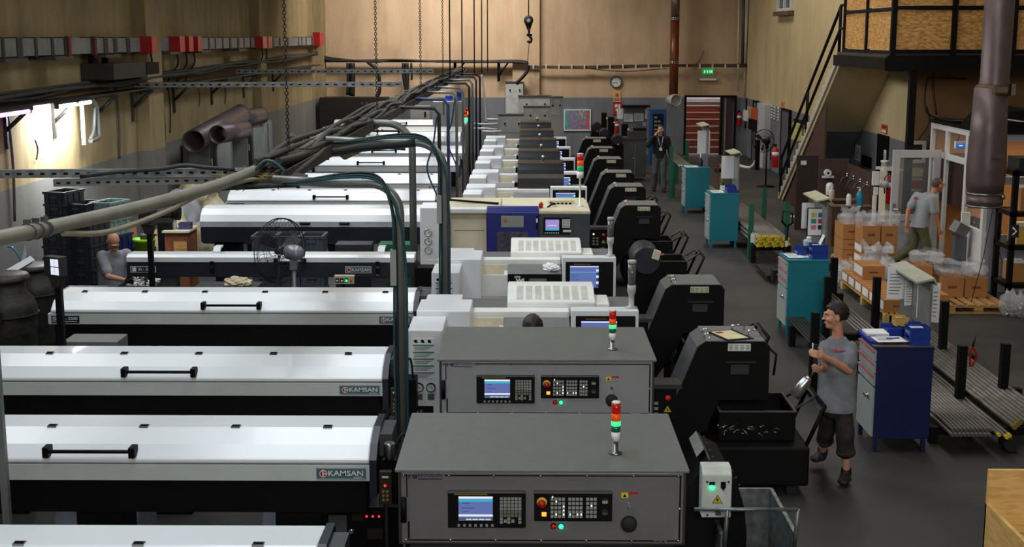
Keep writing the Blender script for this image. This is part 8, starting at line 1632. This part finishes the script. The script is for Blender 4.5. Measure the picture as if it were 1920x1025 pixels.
blob([('l', [(hip+V((-.01, 0, -.05)), .16, .19, .25), (hip*.6+chest*.4, .135, .175, .25), (chest+V((.01, 0, .03)), .135, .19, .25), (chest+V((.03, 0, .12)), .115, .185, .25), (chest+V((.07, 0, .18)), .09, .12, .25), (neck+V((-.01, 0, -.03)), .07, .075, .25)]), ('c', chest+V((.03, 0, .1)), neck+V((0, 0, -.05)), .12, .08), ('c', chest+V((.04, 0, .1)), shn, .085, .08), ('c', shn, shn+(eln-shn)*.75, .082, .078), ('c', chest+V((-.02, 0, .1)), shf, .085, .08), ('c', shf, shf+(elf-shf)*.65, .08, .075)], 'shirt', M['teed'], w, .012, 4, .010)
p = PY(1717, 371, wy-.2); b = B(); b.ball((p.x, p.y+.015, p.z), (.028, .02, .024), 10, 7); b.ball((p.x+.035, p.y+.01, p.z-.01), (.022, .016, .01), 10, 7); b.build('back_print', [mat('print_pink', (200, 70, 96), .7)], w)
blob([('e', hip+V((0, 0, -.05)), (.13, .15, .12)), ('c', hn+V((0, 0, -.05)), kn, .098, .085), ('c', kn, an+V((0, 0, .04)), .085, .07), ('c', hf+V((0, 0, -.05)), kf, .098, .085), ('c', kf, af+V((.03, 0, .02)), .082, .07)], 'trousers', M['olive'], w, .012, 3, .012)
for A_, rx in ((an, 0), (af, .9)): T = Matrix.Translation(A_) @ Matrix.Rotation(rx, 4, 'Y'); blob([('el', (.05, 0, -.055), (.13, .05, .034), T), ('el', (-.02, 0, -.03), (.06, .048, .05), T)], 'shoe', M['shoe'], w, .01, 3)
# --- man on the phone far down the aisle
x, y = 3.66, 35.6
f = thing('person', 'man in black jumper with white badge, hand at his ear, walking up the aisle', 'person', (x, y, 0))
hip = V((x, y, .95)); chest = V((x, y, 1.32)); neck = V((x, y, 1.5)); hc = V((x+.01, y-.03, 1.67))
shl, shr = V((x-.2, y, 1.43)), V((x+.2, y, 1.43))
hl, hr = hip+V((-.1, 0, 0)), hip+V((.1, 0, 0)); kl, al = V((x-.12, y-.02, .5)), V((x-.13, y+.08, .09)); kr, ar = V((x+.1, y-.1, .5)), V((x+.11, y-.16, .09))
ell, wrl = V((x-.32, y-.1, 1.25)), V((x-.16, y-.12, 1.52)); elr, wrr = V((x+.27, y-.02, 1.15)), V((x+.28, y-.1, .92))
hp, HT = head_parts(hc, rotz(PI-.35), 1.05)
body = [('c', neck+V((0, 0, -.05)), hc+V((0, .01, -.04)), .058, .056), ('c', hip, chest, .1, .1), ('e', hip, (.12, .1, .12)), ('c', shl, ell, .052, .044), ('c', ell, wrl, .042, .028), ('c', shr, elr, .052, .044), ('c', elr, wrr, .042, .028), ('c', hl, kl, .085, .058), ('c', kl, al, .055, .037), ('c', hr, kr, .085, .058), ('c', kr, ar, .055, .037)]+hp+hand_parts(wrl, (.35, -.1, .6), (.4, -1, 0), .35)+hand_parts(wrr, (0, -.1, -1), (0, -1, 0), .3)
blob(body, 'body', M['skin'], f, .01, 3); face_bits(HT, f, M['hair'], 'short')
blob([('l', [(hip+V((0, 0, -.05)), .18, .135, 0), (hip*.5+chest*.5, .175, .13, 0), (chest+V((0, 0, .04)), .195, .135, 0), (chest+V((0, 0, .13)), .19, .11, 0), (neck+V((0, 0, -.05)), .1, .08, 0), (neck+V((0, 0, .02)), .068, .066, 0)]), ('c', chest+V((-.05, 0, .08)), shl, .09, .08), ('c', shl, ell, .082, .07), ('c', ell, ell+(wrl-ell)*.9, .066, .05), ('c', chest+V((.05, 0, .08)), shr, .09, .08), ('c', shr, elr, .08, .07), ('c', elr, elr+(wrr-elr)*.92, .066, .05)], 'jumper', M['jumper'], f, .014, 4, .008)
blob([('e', hip+V((0, 0, -.02)), (.175, .13, .13)), ('c', hl, kl, .108, .088), ('c', kl, al+V((0, 0, .02)), .086, .074), ('c', hr, kr, .108, .088), ('c', kr, ar+V((0, 0, .02)), .086, .074)], 'trousers', mat('trousers_grey', (74, 76, 80), .9, var=.12), f, .014, 3, .01)
for A_ in (al, ar): blob([('e', A_+V((0, -.06, -.055)), (.05, .12, .034)), ('e', A_+V((0, .02, -.03)), (.05, .06, .055))], 'shoe', M['shoe'], f, .012, 3)
b = B(); b.box(x-.03, x+.05, y-.165, y-.155, 1.12, 1.2, 0); b.tube([(x+.01, y-.16, 1.2), (x-.04, y-.15, 1.35), (x-.07, y-.08, 1.5)], .006, 5, 0); b.tube([(x+.01, y-.16, 1.2), (x+.05, y-.15, 1.35), (x+.08, y-.08, 1.5)], .006, 5, 0); b.build('badge', [M['paper']], f)
# --- bald man sitting among the crates
x, y = PY(212, 470, 18.2).x, 18.35
s = thing('person', 'bald seated man in grey shirt and gloves bent over a tub of parts', 'person', (x, y, 0))
hip = V((x-.12, y+.05, .5)); chest = V((x-.05, y-.02, .94)); neck = V((x+.0, y-.1, 1.17)); hc = V((x+.02, y-.19, 1.31))
shn, shf = V((x-.15, y-.16, 1.10)), V((x+.13, y+.04, 1.10))
eln, wrn = V((x-.02, y-.36, .84)), V((x+.24, y-.42, .80)); elf, wrf = V((x+.26, y-.06, .88)), V((x+.45, y-.2, .78))
kn, an = V((x+.16, y-.5, .52)), V((x+.1, y-.5, .09)); kf, af = V((x+.4, y-.2, .5)), V((x+.45, y-.3, .09))
hp, HT = head_parts(hc, rotz(PI+.5) @ Matrix.Rotation(-.75, 3, 'X'), 1.1)
body = [('c', neck+V((0, 0, -.05)), hc+V((-.01, .03, -.02)), .058, .058), ('c', hip, chest, .1, .1), ('c', shn, eln, .05, .042), ('c', eln, wrn, .042, .028), ('c', shf, elf, .05, .042), ('c', elf, wrf, .042, .028), ('c', hip, kn, .09, .06), ('c', kn, an, .056, .038), ('c', hip, kf, .09, .06), ('c', kf, af, .056, .038)]+hp
blob(body, 'body', M['skin'], s, .009, 3); face_bits(HT, s, M['hair'], None, True)
blob([('l', [(hip+V((0, 0, -.02)), .2, .17, .5), (hip*.5+chest*.5, .2, .16, .5), (chest+V((0, -.01, .03)), .2, .14, .5), (chest+V((.01, -.03, .13)), .17, .11, .5), (neck+V((0, .01, -.05)), .09, .08, .5), (neck+V((0, 0, 0)), .07, .07, .5)]), ('c', chest+V((0, 0, .08)), shn, .09, .08), ('c', shn, shn+(eln-shn)*.75, .08, .075), ('c', chest+V((0, 0, .08)), shf, .09, .08), ('c', shf, shf+(elf-shf)*.7, .08, .075)], 'shirt', M['teed'], s, .012, 4, .010)
blob([('e', hip+V((0, 0, 0)), (.19, .18, .12)), ('c', hip, kn, .12, .1), ('c', kn, an, .095, .075), ('c', hip, kf, .12, .1), ('c', kf, af, .095, .075)], 'trousers', mat('trousers_charcoal', (56, 58, 66), .9, var=.12), s, .013, 3, .01)
gl = hand_parts(wrn, (.9, -.3, -.1), (0, 0, 1), .4, 1.1)+hand_parts(wrf, (.5, -.8, -.2), (0, 0, 1), .4, 1.1); blob(gl, 'gloves', M['rubber'], s, .008, 2)
for A_ in (an, af): blob([('e', A_+V((.02, -.06, -.055)), (.05, .12, .034)), ('e', A_+V((0, .02, -.03)), (.05, .06, .055))], 'shoe', M['shoe'], s, .012, 3)
tag(B().box(x-.35, x+.12, y-.15, y+.3, 0, .39).build('low_stool', [M['crate']]), 'low dark crate used as a seat by the bald man', 'stool')
# --- operator standing between two machines, only the dark hair showing
x, y = .07, 11.25
op = thing('person', 'operator hidden behind the second control cabinet, only dark hair showing', 'person', (x, y, 0))
hip = V((x, y, .93)); chest = V((x, y, 1.25)); neck = V((x, y, 1.45)); hc = V((x, y+.02, 1.6))
hp, HT = head_parts(hc, rotz(0), 1.05)
blob([('c', neck+V((0, 0, -.05)), hc+V((0, -.02, -.04)), .056, .055), ('c', hip, chest, .1, .1), ('c', V((x-.2, y, 1.4)), V((x-.24, y+.1, 1.1)), .05, .042), ('c', V((x+.2, y, 1.4)), V((x+.24, y+.1, 1.1)), .05, .042), ('c', V((x-.24, y+.1, 1.1)), V((x-.2, y+.3, 1.15)), .042, .03), ('c', V((x+.24, y+.1, 1.1)), V((x+.2, y+.3, 1.15)), .042, .03)]+hp+hand_parts(V((x-.2, y+.3, 1.15)), (0, 1, 0), (1, 0, 0), .3)+hand_parts(V((x+.2, y+.3, 1.15)), (0, 1, 0), (-1, 0, 0), .3)+[('c', hip+V((-.09, 0, 0)), V((x-.1, y, .1)), .08, .04), ('c', hip+V((.09, 0, 0)), V((x+.1, y, .1)), .08, .04)], 'body', M['skin'], op, .010, 3); face_bits(HT, op, M['hair'], 'full')
blob([('e', chest, (.2, .14, .2)), ('e', hip+V((0, 0, .1)), (.18, .14, .18)), ('c', chest+V((0, 0, .12)), neck+V((0, 0, -.05)), .12, .08), ('c', V((x-.19, y, 1.4)), V((x-.23, y+.06, 1.18)), .08, .075), ('c', V((x+.19, y, 1.4)), V((x+.23, y+.06, 1.18)), .08, .075)], 'shirt', M['tee'], op, .013, 4, .008)
blob([('e', hip, (.17, .13, .13)), ('c', hip+V((-.09, 0, 0)), V((x-.1, y, .1)), .1, .075), ('c', hip+V((.09, 0, 0)), V((x+.1, y, .1)), .1, .075)], 'trousers', M['trous'], op, .014, 3, .008)
for sx in (-.1, .1): blob([('e', (x+sx, y+.06, .035), (.05, .12, .034)), ('e', (x+sx, y-.02, .06), (.05, .06, .055))], 'shoe', M['shoe'], op, .012, 3)
# ================================================================== LIGHT
def area(name, loc, rot, sx, sy, power, col, spread=180):
    l = bpy.data.lights.new(name, 'AREA'); l.spread = math.radians(spread); l.shape = 'RECTANGLE'; l.size = sx; l.size_y = sy; l.energy = power; l.color = col
    o = bpy.data.objects.new(name, l); C.objects.link(o); o.location = loc; o.rotation_euler = rot; return o
area('skylight', (-2.6, 10, 8.3), (0, 0, 0), 2.2, 14, 380, (.9, .96, 1), 130)
area('aisle_fill', (4.6, 17, 8.3), (0, 0, 0), 2.0, 14, 300, (1, .96, .9), 165)  # added broad fill from above, lifts the dark right side
area('skylight', (-2.4, 28, 8.3), (0, 0, 0), 2.2, 18, 620, (.92, .96, 1), 110)
area('skylight', (-2.5, 43, 8.3), (math.radians(20), 0, 0), 5, 2.5, 950, (1, .95, .9), 150)
area('skylight_right', (5.0, 34, 8.3), (0, math.radians(-15), 0), 1.5, 16, 330, (1, .93, .8), 140)
area('gable_window', (2.5, -3.8, 6.3), (math.radians(80), 0, math.radians(-8)), 7, 2.5, 520, (1, .97, .92), 120)
area('clerestory', (-6.9, 24, 7.4), (0, math.radians(-62), 0), 1.6, 22, 620, (1, .97, .92), 120)
area('yard_daylight', (6.5, 49, 6.5), (0, 0, 0), 4, 2.5, 260, (1, .97, .95))
area('office_lamp', (8.8, 22.6, 2.55), (0, 0, 0), 1.2, .8, 34, (1, .72, .38))
area('tube_glow', (WX+.40, (PX(106, 183, WX+.38).y+PX(168, 175, WX+.38).y)/2, 3.08), (0, math.radians(40), 0), .08, 1.6, 170, (.92, .95, 1))
wd = bpy.data.worlds.new('world'); SC.world = wd; wd.use_nodes = True
wd.node_tree.nodes['Background'].inputs['Color'].default_value = (.6, .7, .85, 1); wd.node_tree.nodes['Background'].inputs['Strength'].default_value = .3
SC.view_settings.view_transform = 'Standard'; SC.view_settings.look = 'None'; SC.view_settings.gamma = 1; SC.view_settings.exposure = -0.12
SC.view_settings.use_curve_mapping = False
try:
    SC.cycles.use_denoising = True; SC.cycles.max_bounces = 6; SC.cycles.diffuse_bounces = 3; SC.cycles.glossy_bounces = 3; SC.cycles.transparent_max_bounces = 12; SC.cycles.caustics_reflective = False; SC.cycles.caustics_refractive = False
    SC.cycles.sample_clamp_indirect = 4
except Exception: pass
bpy.context.view_layer.update()
